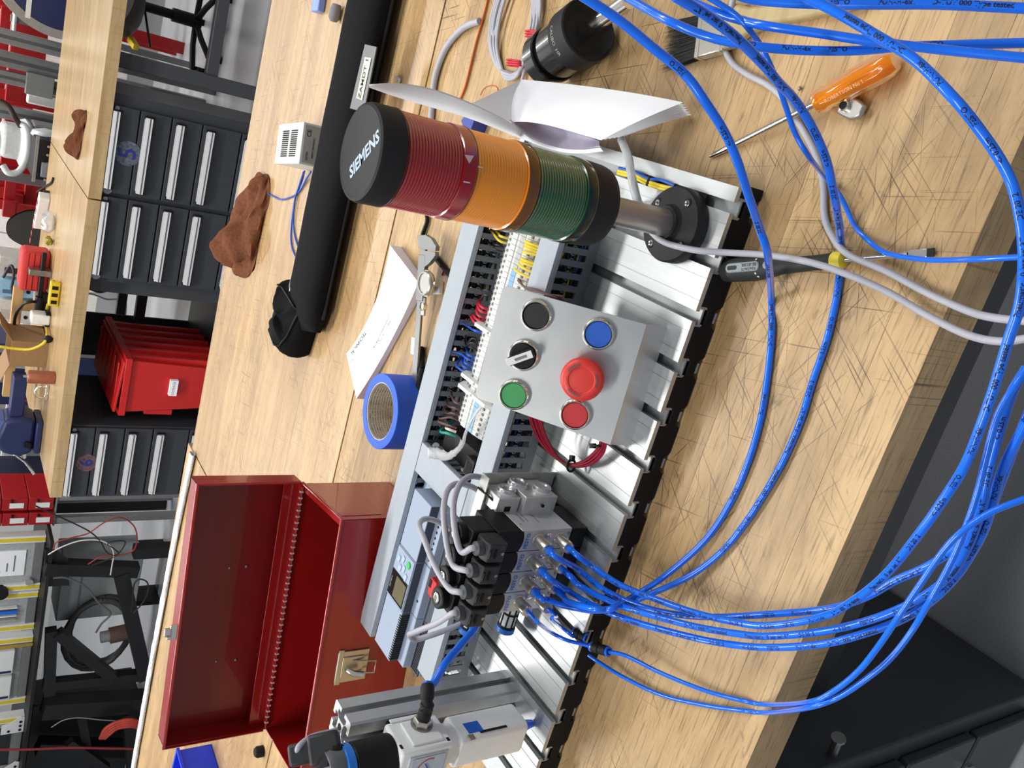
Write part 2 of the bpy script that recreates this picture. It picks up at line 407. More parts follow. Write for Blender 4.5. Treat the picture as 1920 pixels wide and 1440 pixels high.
# ------------------------------------------------------------ profile plate
ZP = .934
t = thing('profile_plate', 'slotted aluminium profile plate with a black end cap, holding the whole control trainer', 'plate', (-.33, .175, .9))
slots = [-.05 * k for k in range(14)]
edges = [.018] + slots + [-.682]
SW = .0049
def slab(x0, x1):
    mb = MB(); mb.box((x0, .002, ZP - .0045), (x1, .35, ZP)); return mb
prev = .018
for k, sx in enumerate(slots + [None]):
    x0 = (sx + SW) if sx is not None else -.682
    mb = MB()
    if prev - x0 > .004:
        # face strip with two shallow grooves, ends proud over the cap
        g = [(x0, ZP)]
        mb.box((x0, -.0035, ZP - .005), (prev, .35, ZP))
        obj('face_strip', mb, ALU, t)
        gx = (x0 + prev) / 2
        if prev - x0 > .03:
            obj('groove', MB().box((gx - .0104, -.003, ZP - .0005), (gx - .0099, .35, ZP + .0003)).box((gx + .0099, -.003, ZP - .0005), (gx + .0104, .35, ZP + .0003)), mat('groove', (160, 163, 163), .4, .8, .1, 14, stretch=(12, 1, 1)), t)
    prev = sx - SW if sx is not None else None
for sx in slots:
    # T-slot channel: floor and undercut walls
    mb = MB(); mb.box((sx - .0085, -.003, ZP - .0115), (sx + .0085, .35, ZP - .0095))
    mb.box((sx - .0095, -.003, ZP - .0145), (sx - .0083, .35, ZP - .005)); mb.box((sx + .0083, -.003, ZP - .0145), (sx + .0095, .35, ZP - .005))
    mb.box((sx - .0083, -.003, ZP - .0145), (sx - .0072, .35, ZP - .0115)); mb.box((sx + .0072, -.003, ZP - .0145), (sx + .0083, .35, ZP - .0115))
    obj('slot_channel', mb, mat('slot_aluminium', (165, 168, 168), .45, .6, .1, 14), t)
obj('core', MB().box((-.682, .001, ZP - .030), (.018, .35, ZP - .0158)).box((-.682, .34, ZP - .03), (.018, .35, ZP - .005)).box((.0095, .001, ZP - .03), (.018, .35, ZP - .0045)).box((-.682, .001, ZP - .03), (-.672, .35, ZP - .0045)), ALU, t)
# cap: outline with bites below each slot and at the foot
def cap_outline():
    top = []; x = .021
    pts = [(.021, -.006)]
    for sx in slots:
        pts += [(sx + .0112, -.006), (sx + .0102, -.0075), (sx + .0095, -.0125), (sx + .0065, -.0165), (sx - .0065, -.0165), (sx - .0095, -.0125), (sx - .0102, -.0075), (sx - .0112, -.006)]
    pts += [(-.685, -.006), (-.685, -.0325)]
    for sx in reversed(slots):
        pts += [(sx - .0105, -.0325), (sx - .008, -.0265), (sx + .008, -.0265), (sx + .0105, -.0325)]
    pts += [(.021, -.0325)]
    return pts
mb = MB(frame((0, 0, ZP), (1, 0, 0), (0, 0, 1)))
mb.prism(cap_outline(), -.0005, .0035)
obj('end_cap', mb, mat('cap_black', (15, 15, 20), .6, var=.1, spec=.25), t, bevel=.0008)
mb = MB()
for sx in slots:
    mb.cyl((sx - .005, .001, ZP - .0312), (sx + .005, .001, ZP - .0312), .0022, n=10)
obj('foot_rail', mb.box((-.68, .004, ZP - .0338), (.016, .03, ZP - .029)).box((-.68, .3, ZP - .0338), (.016, .345, ZP - .029)), ALU, t)
# black T-slot cover lying in a right slot
obj('slot_cover', MB().box((-.0035, .03, ZP - .004), (.0035, .155, ZP - .0006)), BLACK, t)

# ------------------------------------------------------------ wiring ducts
ZD = .986
def duct(label, a, b, along, w0, w1, teeth0, pitch=.0132, ends=()):
    # along 'x' or 'y'; w0..w1 are the duct's two side planes
    mid = ((a + b) / 2, (w0 + w1) / 2, ZP) if along == 'x' else ((w0 + w1) / 2, (a + b) / 2, ZP)
    t = thing('wiring_duct', label, 'cable duct', mid)
    def bx(m, l0, l1, s0, s1, z0, z1):
        return m.box((l0, s0, z0), (l1, s1, z1)) if along == 'x' else m.box((s0, l0, z0), (s1, l1, z1))
    m = MB(); bx(m, a, b, w0, w1, ZP + .0002, ZP + .0022); obj('base', m, GREYD, t)
    m = MB(); bx(m, a + .001, b - .001, w0 - .0012, w1 + .0012, ZD - .0022, ZD)
    bx(m, a + .001, b - .001, w0 - .0012, w0 + .0004, ZD - .0075, ZD - .002); bx(m, a + .001, b - .001, w1 - .0004, w1 + .0012, ZD - .0075, ZD - .002)
    obj('cover', m, GREYP, t, bevel=.0006)
    n = int((b - a) / pitch) + 2
    for si, s in enumerate((w0, w1)):
        m = MB(); s0, s1 = (s, s + .0016) if si == 0 else (s - .0016, s)
        bx(m, a, b, s0, s1, ZP + .0022, ZP + .0115); bx(m, a, b, s0, s1, ZP + .0445, ZD - .0022)
        k0 = teeth0
        while k0 > a: k0 -= pitch
        x = k0
        hw = .0034
        while x < b:
            l0, l1 = max(a, x + hw), min(b, x + pitch - hw)
            if l1 > l0: bx(m, l0, l1, s0, s1, ZP + .0115, ZP + .0445)
            zc = ZP + .0295
            for xx, sg in ((x + hw, -1), (x + pitch - hw, 1)):
                if a < xx < b:
                    bx(m, xx - .0021 if sg < 0 else xx, xx if sg < 0 else xx + .0021, s0, s1, zc - .0014, zc + .0014)
                    bx(m, xx - .001 if sg < 0 else xx, xx if sg < 0 else xx + .001, s0, s1, zc - .0026, zc + .0026)
            x += pitch
        obj('slotted_wall', m, GREYD, t)
    return t
duct('front grey slotted duct beside the metal button panel', -.622, -.052, 'x', .150, .180, -.0799)
duct('rear grey slotted duct along the back of the plate', -.664, -.03, 'x', .301, .3345, -.1060)
duct('short grey slotted duct crossing between the two long ones', .1815, .2995, 'y', -.413, -.376, .2)
# wires glimpsed through the slots, extra black ones added to darken the inside
def wires(name, label, m, runs, r=.0012, group=None, cat='wire', n=6):
    for pts in runs:
        tag(obj(name, MB().tube(spline(pts, 5), r, n), m, smooth=60), label, cat, group)
fill = {'black wire lying inside a grey duct, mostly added to darken its slots': BLKW, 'yellow wire lying inside a grey duct': YEL, 'blue wire lying inside a grey duct': BLUW}
for lab, m in fill.items():
    runs = []
    for j in range(11 if m is BLKW else 3):
        for y0, a, b in ((.165, -.6, -.06), (.318, -.64, -.04)):
            if m is not BLKW and y0 > .3 and j: continue
            if m is BLUW and j > 1: continue
            zz = random.uniform(.006, .042)
            runs.append([(a + (b - a) * i / 9, y0 + random.uniform(-.011, .011), ZP + zz + random.uniform(-.004, .006)) for i in range(10)])
    wires('duct_wire', lab, m, runs, .0021 if m is BLKW else .0013, lab.replace('wire', 'wires').replace(' lying', ''))

# DIN rails between the ducts
for lab, a, b in (('steel rail under the white terminal blocks', -.368, -.045), ('steel rail under the grey controller', -.655, -.42)):
    m = MB(); m.box((a, .223, ZP + .0006), (b, .247, ZP + .0016)); m.box((a, .222, ZP + .0016), (b, .2235, ZP + .0075)); m.box((a, .2465, ZP + .0016), (b, .248, ZP + .0075))
    m.box((a, .217, ZP + .0068), (b, .2225, ZP + .0078)); m.box((a, .2475, ZP + .0068), (b, .253, ZP + .0078))
    tag(obj('din_rail', m, NICKEL), lab, 'rail')

# ------------------------------------------------------------ terminal blocks
ZT = .982
def terminal_proto(w, name, label, group, body, mid, loc):
    t = thing(name, label, 'terminal block', loc, group)
    x, y, z = loc
    m = MB(frame((x, y, z), (0, 1, 0), (0, 0, 1)))
    m.prism([(-.032, .0), (.032, 0), (.034, .030), (.026, .036), (.012, .0395), (-.012, .0395), (-.026, .036), (-.034, .03)], -w / 2, w / 2)
    obj('body', m, body, t)
    m = MB()
    for s in (-1, 1):
        c = V((x, y + s * .0285, z + .0338)); ax = V((0, s * .35, 1)).normalized()
        m.lathe([(0, -.0002), (.0021, .0), (.0021, .0004), (0, .0004)], 10, c + ax * .0008, ax)
        m.box((x - .0014, y + s * .019 - .0016, z + .0365), (x + .0014, y + s * .019 + .0016, z + .0388))
    obj('entry_hole', m, mat('terminal_hole', (120, 120, 116), .7), t)['kind'] = 'stuff'
    obj('marker', MB().box((x - w / 2 + .0002, y + .004, z + .0395), (x + w / 2 - .0002, y + .0135, z + .0406)), WHITE, t)
    obj('bridge_slot', MB().box((x - w / 2 + .0003, y - .010, z + .0388), (x + w / 2 - .0003, y - .001, z + .04)), mid, t)
    return t
TW = .0062
tx0 = -.058; n_t = 0
GREYB = mat('terminal_grey', (176, 178, 176), .5); BLT = mat('terminal_blue', (120, 170, 200), .45)
TB = mat('terminal_body', (206, 205, 200), .5, var=.03)
protoA = terminal_proto(TW - .0003, 'terminal_block', 'slim light grey terminal block in the row, plain bridge slot', 'light grey terminal blocks on the rail', TB, GREYB, (tx0, .2215, ZP + .008))
protoB = None
for k in range(1, 43):
    x = tx0 - k * (TW + .0008 * (1 if k in (11, 24, 33) else 0))
    if k < 12 or 14 < k < 35 and k not in (24, 25, 33): dup(protoA, (-k * TW, 0, 0))
    elif k == 12:
        protoB = terminal_proto(TW - .0003, 'terminal_block', 'slim terminal block with a pale blue bridge slot', 'blue-slotted terminal blocks on the rail', TB, BLT, (tx0 - 12 * TW, .2215, ZP + .008))
    elif protoB: dup(protoB, (-(k - 12) * TW, 0, 0))
eb = None
for k, (x, lab) in enumerate(((tx0 - 23.55 * TW, 'white end bracket beside the red wires'), (tx0 - 33.4 * TW, 'white end bracket beside the loose blue wires'), (tx0 - 35.6 * TW, 'white end bracket behind the green push button'))):
    t = thing('end_bracket', lab, 'bracket', (x, .2215, ZP + .008), 'white end brackets')
    m = MB(frame((x, .2215, ZP + .008), (0, 1, 0), (0, 0, 1))); m.prism([(-.036, 0), (.036, 0), (.04, .034), (.03, .047), (-.03, .047), (-.04, .034)], -.002, .002)
    obj('body', m, WHITE, t); obj('screw', MB().cyl((x, .2215, ZP + .0548), (x, .2215, ZP + .0556), .0016, n=8), STEEL, t)
# wires from terminals to rear duct, measured end and bend points
def zt(u, v): return P(u, v, ZT - .009)
def wrun(a, b, c):
    A = zt(*a); Q = PY(b[0], b[1], .289); E = PY(c[0], c[1], .302)
    return [E + V((0, .008, -.002)), E, Q, A + V((0, .008, .006)), A + V((0, 0, -.001))]
wires('terminal_wire', 'short yellow wire looping from the terminals behind the amber lens', YEL, [wrun((952, 457), (928, 442), (924, 436)), wrun((954, 448), (936, 440), (930, 434))], .0014, 'yellow wires into the rear duct')
wires('terminal_wire', 'thin black wire from the terminals into the rear duct', BLKW, [wrun((946, 464), (928, 458), (922, 452)), wrun((941, 472), (926, 462), (918, 458)), wrun((940, 482), (930, 476), (917, 474)), wrun((925, 549), (903, 545), (901, 532)), wrun((924, 558), (900, 562), (897, 556)),
      wrun((900, 640), (876, 645), (873, 628)), wrun((898, 648), (874, 648), (871, 634)), wrun((895, 656), (880, 652), (876, 646))], .001, 'thin black terminal wires')
wires('terminal_wire', 'red wire curling from the terminals into the rear duct', REDW, [wrun((918, 581), (899, 567), (905, 553)), wrun((915, 588), (896, 570), (902, 558)), wrun((912, 597), (894, 578), (899, 564)), wrun((910, 605), (888, 592), (886, 588)), wrun((907, 612), (884, 595), (884, 592))], .0015, 'red terminal wires')
wires('terminal_wire', 'blue wire curling from the terminals into the rear duct', BLUW, [wrun((905, 625), (883, 616), (866, 604)), wrun((893, 671), (876, 660), (874, 652)), wrun((890, 678), (866, 665), (848, 658)), wrun((887, 686), (872, 668), (868, 664)), wrun((884, 693), (866, 678), (866, 668)), wrun((882, 701), (856, 684), (866, 668))], .0014, 'blue terminal wires')
wires('terminal_wire', 'brown wire from the terminals into the rear duct', BRNW, [wrun((868, 760), (848, 745), (846, 735)), wrun((865, 770), (842, 762), (836, 752)), wrun((862, 780), (838, 775), (832, 762)), wrun((858, 788), (826, 785), (824, 782)), wrun((855, 803), (822, 790), (830, 782))], .0014, 'brown terminal wires')
wires('terminal_wire', 'green wire looping low beside the black breaker', GRNW, [wrun((853, 818), (826, 808), (848, 790))], .0017, None)
wires('terminal_wire', 'white wire looping beside the green one', WHTW, [wrun((854, 810), (836, 802), (838, 793))], .0016, None)
def yrun(a, b):
    A = P(a[0], a[1], ZT + .003); B = P(b[0], b[1], .981); B.y = .1835
    return [B + V((0, -.006, -.01)), B, (A + B) / 2 + V((0, 0, .004)), A]
wires('terminal_wire', 'stiff yellow wire from the terminals into the front duct', YEL, [yrun((985, 452), (1007, 460)), yrun((985, 458), (1006, 466)), yrun((984, 463), (1004, 470)), yrun((981, 472), (1002, 475)), yrun((978, 484), (998, 492)), yrun((976, 490), (997, 497)), yrun((973, 495), (993, 507)), yrun((965, 505), (990, 518))], .0016, 'yellow wires into the front duct')
wires('terminal_wire', 'dark brown wire pair running past the panel corner', BRNW, [[P(970, 517, .978), P(975, 528, .982), P(985, 539, .987), P(1005, 543, .992), P(1030, 552, .99), P(1056, 556, .985)], [P(969, 523, .978), P(978, 533, .984), P(990, 543, .988), P(1010, 547, .993), P(1040, 557, .988), P(1058, 562, .98)]], .0013, 'brown wires behind the panel')
# coloured wires under the front duct's back edge by the breaker
for i, (m, lab) in enumerate(((BLUW, 'blue'), (GRNW, 'green'), (BRNW, 'brown'))):
    wires('lead', lab + ' lead arching from the terminals to the front duct by the black breaker', m, [[P(880, 868 - 2 * i, .97), P(886, 872 + 5 * i, .972), P(895, 876 + 5 * i, .968), P(905, 880 + 6 * i, .955)]], .0015)

# ------------------------------------------------------------ stack light
ax, ay = -.03, .049
t = thing('signal_tower', 'signal tower with red, amber and green lenses under a black cap', 'signal light', (ax, ay, ZP))
def lensmat(name, rgb, tr):
    m = bpy.data.materials.new(name); m.use_nodes = True; n = m.node_tree.nodes; l = m.node_tree.links; b = n['Principled BSDF']
    b.inputs['Base Color'].default_value = lin(rgb) + (1,); b.inputs['Roughness'].default_value = .2; b.inputs['Specular IOR Level'].default_value = .42; b.inputs['Transmission Weight'].default_value = tr
    b.inputs['Coat Weight'].default_value = .08; b.inputs['Coat Roughness'].default_value = .05
    tc = n.new('ShaderNodeTexCoord'); z = n.new('ShaderNodeTexNoise'); z.inputs['Scale'].default_value = 400; bp = n.new('ShaderNodeBump'); bp.inputs['Strength'].default_value = .03
    l.new(tc.outputs['Object'], z.inputs['Vector']); l.new(z.outputs[0], bp.inputs['Height']); l.new(bp.outputs[0], b.inputs['Normal'])
    return m
O = V((ax, ay, 0)); UP = (0, 0, 1)
m = MB(); m.lathe([(0, ZP + .0004), (.0345, ZP + .0004), (.035, ZP + .002), (.035, ZP + .011), (.0335, ZP + .0135), (.018, ZP + .0165), (.0158, ZP + .019), (.0152, ZP + .0215), (.0126, ZP + .0215)], 56, O, UP)
obj('base_flange', m, BLACKM, t, smooth=35)
for k in range(4):
    a = rad(45 + 90 * k + 12); c = V((ax + .0265 * cos(a), ay + .0265 * sin(a), 0))
    h = obj('screw_hole', MB().lathe([(0, ZP + .0146), (.0042, ZP + .0152), (.0046, ZP + .0145), (.0046, ZP + .013)], 18, c, UP), VOID, t)
    obj('screw', MB().lathe([(.0012, ZP + .0150), (.0026, ZP + .0158), (.003, ZP + .0155), (.003, ZP + .0148)], 14, c, UP), STEEL, h)
obj('tube', MB().lathe([(.0125, ZP + .018), (.0125, 1.05)], 40, O, UP), mat('satin_tube', (165, 162, 158), .38, .8, .04, 20), t, smooth=40)
obj('connection_element', MB().lathe([(.0125, 1.036), (.030, 1.0375), (.0335, 1.041), (.0345, 1.046), (.0352, 1.062), (.0352, 1.0655), (.0, 1.0655)], 56, O, UP), BLACKM, t, smooth=35)
z0 = 1.0655
for nm, rgb, h, tr in (('green', (0, 84, 46), .0595, .12), ('amber', (252, 150, 8), .0575, .12), ('red', (158, 4, 20), .0565, .12)):
    z1 = z0 + h; pr = [(.0352, z0), (.0352, z0 + .0105), (.0338, z0 + .0112)]
    nr = 18; zz0, zz1 = z0 + .012, z1 - .001
    for i in range(nr):
        q = zz0 + (zz1 - zz0) * i / nr; d = (zz1 - zz0) / nr
        pr += [(.0341, q), (.0344, q + d * .3), (.0344, q + d * .7)]
    pr += [(.0337, zz1), (.033, z1), (.028, z1), (.028, z0 + .001), (.0352, z0)]
    lm = lensmat(nm + '_lens', rgb, tr)
    L = obj('lens', MB().lathe(pr, 72, O, UP), lm, t, smooth=28, label=nm + ' ribbed lens')
    dk = tuple(x * .5 for x in rgb)
    obj('inner_reflector', MB().lathe([(.0, z0 + .002), (.0255, z0 + .002), (.0235, z1 - .004), (0, z1 - .004)], 32, O, UP), mat(nm + '_core', dk, .3, var=.1), L)
    obj('seal_ring', MB().lathe([(.0348, z1 - .0012), (.0355, z1 - .0008), (.0355, z1 + .0002), (.0345, z1 + .0006)], 56, O, UP), mat(nm + '_ring', tuple(x * .45 for x in rgb), .3), L)
    if nm != 'red': obj('foot_ring', MB().lathe([(.0354, z0 + .0008), (.0355, z0 + .0012), (.0355, z0 + .0098), (.0353, z0 + .0102)], 64, O, UP), mat(nm + '_foot', tuple(x * (.42 if nm == 'amber' else .3) for x in rgb), .2, coat=.3), L, smooth=30)
    z0 = z1
obj('cap', MB().lathe([(.0352, z0), (.0352, z0 + .016), (.0342, z0 + .0188), (.0322, z0 + .0198), (.0305, z0 + .0192), (0, z0 + .0192)], 64, O, UP), BLACKM, t, smooth=35)
ZC = z0 + .0192
c = P(683, 291, ZC); e = P(716, 250, ZC); c2 = P(654, 332, ZC)
xd = (e - c2).normalized()
text('SIEMENS', .0127, frame(c, xd, V((0, 0, 1)).cross(xd)), mat('white_lettering', (176, 192, 212), .6), t, .0004, shear=.12)
# alignment marks on the red lens foot (white triangle and ticks)
zj = 1.0655 + .0595 + .0575
def onlens(u, v, z):
    d = ray(u, v); o = T - V((ax, ay, 0)); A = d.x ** 2 + d.y ** 2; B = 2 * (o.x * d.x + o.y * d.y); Cc = o.x ** 2 + o.y ** 2 - .0355 ** 2
    return T + d * ((-B - math.sqrt(max(0, B * B - 4 * A * Cc))) / (2 * A))
WM = mat('white_mark', (222, 190, 196), .5)
m = MB(); m.add([onlens(871, 290, 0), onlens(889, 292, 0), onlens(880, 307, 0)], [(0, 1, 2)]); obj('arrow_mark', m, WM, t)
m = MB(); m.add([onlens(869, 339, 0), onlens(882, 342, 0), onlens(882, 344, 0), onlens(869, 342, 0)], [(0, 1, 2, 3)]); obj('tick_mark', m, WM, t)
m = MB(); m.add([onlens(896, 311, 0), onlens(905, 313, 0), onlens(905, 316, 0), onlens(896, 314, 0)], [(0, 1, 2, 3)]); obj('tick_mark', m, WM, t)

# ------------------------------------------------------------ push-button panel
A = P(1212, 609, .961); B = P(1144, 834, .961)
A2 = V((A.x, A.y, ZP)); Cb = P(940, 533, 1.058)
xd = (A - B).normalized(); n = xd.cross(Cb - B).normalized(); yd = n.cross(xd)
t = thing('control_station', 'bent bare-metal panel of push buttons tilted over the slotted plate', 'control panel', (A + B) / 2)
def pl(u, v, h=0): return PN(u, v, B + n * h, n)
TL = pl(940, 533); BL = pl(893, 746)
pw = (A - B).length; FR = frame(B, xd, yd)
inv = FR.inverted()
tl, bl = inv @ TL, inv @ BL
hgt = (tl.y + bl.y) / 2
poly = [(0, 0), (pw, 0)]
for k in range(6):
    a = k / 5 * pi / 2; r = .006; poly.append((tl.x - r + r * cos(a), hgt - r + r * sin(a)))
for k in range(6):
    a = pi / 2 + k / 5 * pi / 2; r = .006; poly.append((bl.x + r + r * cos(a), hgt - r + r * sin(a)))
m = MB(FR); m.prism(poly, -.002, 0)
pm_ = mat('panel_metal', (196, 198, 198), .4, .85, .12, 9)
obj('face_plate', m, pm_, t)
dn = V((0, 0, -1)); m = MB(); nrm = V((-xd.y, xd.x, 0)).normalized()
q = [B, A, A + dn * .0275, B + dn * .0275]
m.add(q + [p + nrm * .002 for p in q], [(0, 1, 2, 3)[::-1], (4, 5, 6, 7), (0, 4, 5, 1)[::-1], (1, 5, 6, 2)[::-1], (2, 6, 7, 3)[::-1], (3, 7, 4, 0)[::-1]])
obj('front_lip', m, pm_, t)
m = MB(FR); m.box((bl.x + .01, hgt - .003, -.05), (tl.x - .01, hgt - .001, -.001)); obj('back_lip', m, pm_, t)
m = MB(); 
for s in (.25, .75):
    p = B.lerp(A, s) + V((.004, .02, 0)); m.box((p.x - .012, p.y - .015, ZP), (p.x + .012, p.y + .012, ZP + .003))
obj('mounting_tab', m, pm_, t)
def bezel(par, c, r=.0152, h=.0055):
    k = MB(frame(c, xd, yd)); k.lathe([(r, -.0003), (r, h * .5), (r - .0008, h * .8), (r - .0018, h), (r - .0024, h), (.0122, h * .55), (.0122, -.0003)], 40, (0, 0, 0), (0, 0, 1))
    obj('bezel', k, CHROME, par, smooth=30)
def button(u, v, rgb, label):
    c = pl(u, v, .004) - n * .004
    b = thing('push_button', label, 'button', c)
    bezel(b, c)
    k = MB(frame(c, xd, yd)); k.lathe([(.0121, -.002), (.0121, .0042), (.0114, .0048), (0, .0048)], 36, (0, 0, 0), (0, 0, 1))
    obj('button_cap', k, mat('cap_%d' % rgb[0], rgb, .42, var=.03), b, smooth=30)
    k = MB(frame(c, xd, yd)); k.lathe([(.011, -.035), (.011, -.0022)], 20, (0, 0, 0), (0, 0, 1)).box((-.012, -.01, -.048), (.012, .01, -.03)); obj('contact_block', k, BLACK, b)
button(1005, 592, (30, 30, 32), 'black push button in a chrome ring')
button(1122, 627, (36, 92, 190), 'blue push button in a chrome ring')
button(963, 741, (60, 150, 84), 'green push button in a chrome ring')
button(1078, 778, (188, 48, 54), 'flat red push button in a chrome ring')
c = pl(981, 667, .004) - n * .004
b = thing('selector_switch', 'black rotary selector with a white pointer in a chrome ring', 'switch', c)
bezel(b, c)
k = MB(frame(c, xd, yd)); k.lathe([(.0121, -.002), (.0121, .006), (.0114, .0066), (0, .0066)], 36, (0, 0, 0), (0, 0, 1)); obj('dial', k, BLACK, b, smooth=30)
p0, p1 = pl(955, 680, .014), pl(1000, 664, .014)
hd = (p1 - p0).normalized(); FH = frame(c + n * .0064, hd, n.cross(hd))
k = MB(FH); k.prism([(-.0125, -.0042), (.0105, -.0052), (.012, -.0035), (.012, .0035), (.0105, .0052), (-.0125, .0042), (-.014, 0)], 0, .0085); lv = obj('lever', k, BLACK, b, bevel=.0006)
k = MB(FH); k.box((-.0145, -.0036, .0078), (.0116, .0036, .0092)); obj('pointer', k, WHITE, lv, bevel=.0003, label='white pointer')
k = MB(FH); k.box((-.006, -.0013, .0091), (.006, .0013, .0095)); obj('pointer_groove', k, GREYT, lv)
k = MB(frame(c, xd, yd)); k.lathe([(.011, -.035), (.011, -.0022)], 20, (0, 0, 0), (0, 0, 1)).box((-.012, -.01, -.048), (.012, .01, -.03)); obj('contact_block', k, BLACK, b)
c = pl(1091, 712, .019) - n * .019
b = thing('emergency_stop', 'big red mushroom emergency-stop button between the blue and flat red buttons', 'button', c)
bezel(b, c, .0152, .004)
ES = mat('stop_red', (214, 58, 50), .4, var=.04)
k = MB(frame(c, xd, yd)); k.lathe([(.0105, .0), (.0105, .008), (.016, .0105), (.0195, .013), (.0205, .016), (.0203, .019), (.019, .0212), (.0155, .0228), (.0125, .0226), (.0118, .0218), (.0, .0226)], 48, (0, 0, 0), (0, 0, 1)); hd_ = obj('mushroom_head', k, ES, b, smooth=40)
for a0 in (20, 140, 260):
    k = MB(frame(c, xd, yd)); vs = []
    for i in range(9):
        a = rad(a0 + 50 * i / 8); vs += [(.0136 * cos(a), .0136 * sin(a), .0232), (.0158 * cos(a), .0158 * sin(a), .0229)]
    k.add(vs, [(2 * i, 2 * i + 1, 2 * i + 3, 2 * i + 2) for i in range(8)]); obj('arrow_mark', k, mat('arrow_grey', (120, 74, 74), .6), hd_)
k = MB(frame(c, xd, yd)); k.lathe([(.011, -.035), (.011, -.0022)], 20, (0, 0, 0), (0, 0, 1)).box((-.012, -.01, -.048), (.012, .01, -.03)); obj('contact_block', k, BLACK, b)
# red wires looping out from under the panel
base_ = [(1000, 770, .985), (1008, 800, .975), (1020, 828, .965), (1042, 856, .955), (1070, 872, .947), (1100, 868, .945), (1122, 850, .947), (1131, 830, .953), (1128, 805, .962)]
for j in range(7):
    o = [(random.uniform(-4, 4), random.uniform(-4, 4), random.uniform(-.003, .004)) for _ in range(3)]
    pts = []
    for i, (u, v, z) in enumerate(base_):
        f = 4.2 if i in (0, 1, 2) else 1.9 if i in (4, 7) else 2.6
        pts.append(P(u + (j - 3) * f * .9, v + (j - 3) * f * .45, z + o[j % 3][2] * .5 + (j % 2) * .0022))
    tag(obj('panel_wire', MB().tube(spline(pts, 6), .00115, 6), mat('crimson_wire', (146, 22, 44), .4), smooth=60), 'red wire in the bundle looping out from under the button panel', 'wire', 'red wire bundle of the button panel')
for (u, v, z, lab) in ((1071, 873, .948, 'black cable tie at the bottom of the red wire loop'), (1121, 836, .953, 'black cable tie on the red wires at the panel edge')):
    c = P(u, v, z); tt = thing('cable_tie', lab, 'cable tie', c)
    d = (P(u + 10, v + 3, z) - P(u - 10, v - 3, z)).normalized() if v > 850 else (P(u, v - 10, z) - P(u, v + 10, z)).normalized()
    a = d.cross(V((0, 0, 1))).normalized(); up = a.cross(d)
    ring = [c + a * .0062 * cos(q_ * pi / 8) + up * .0052 * sin(q_ * pi / 8) for q_ in range(17)]
    obj('strap', MB().tube(ring, .0013, 6), BLACK, tt); obj('head', MB(frame(c - a * .0075, d, a)).box((-.0025, -.003, -.002), (.0025, .003, .002)), BLACK, tt)

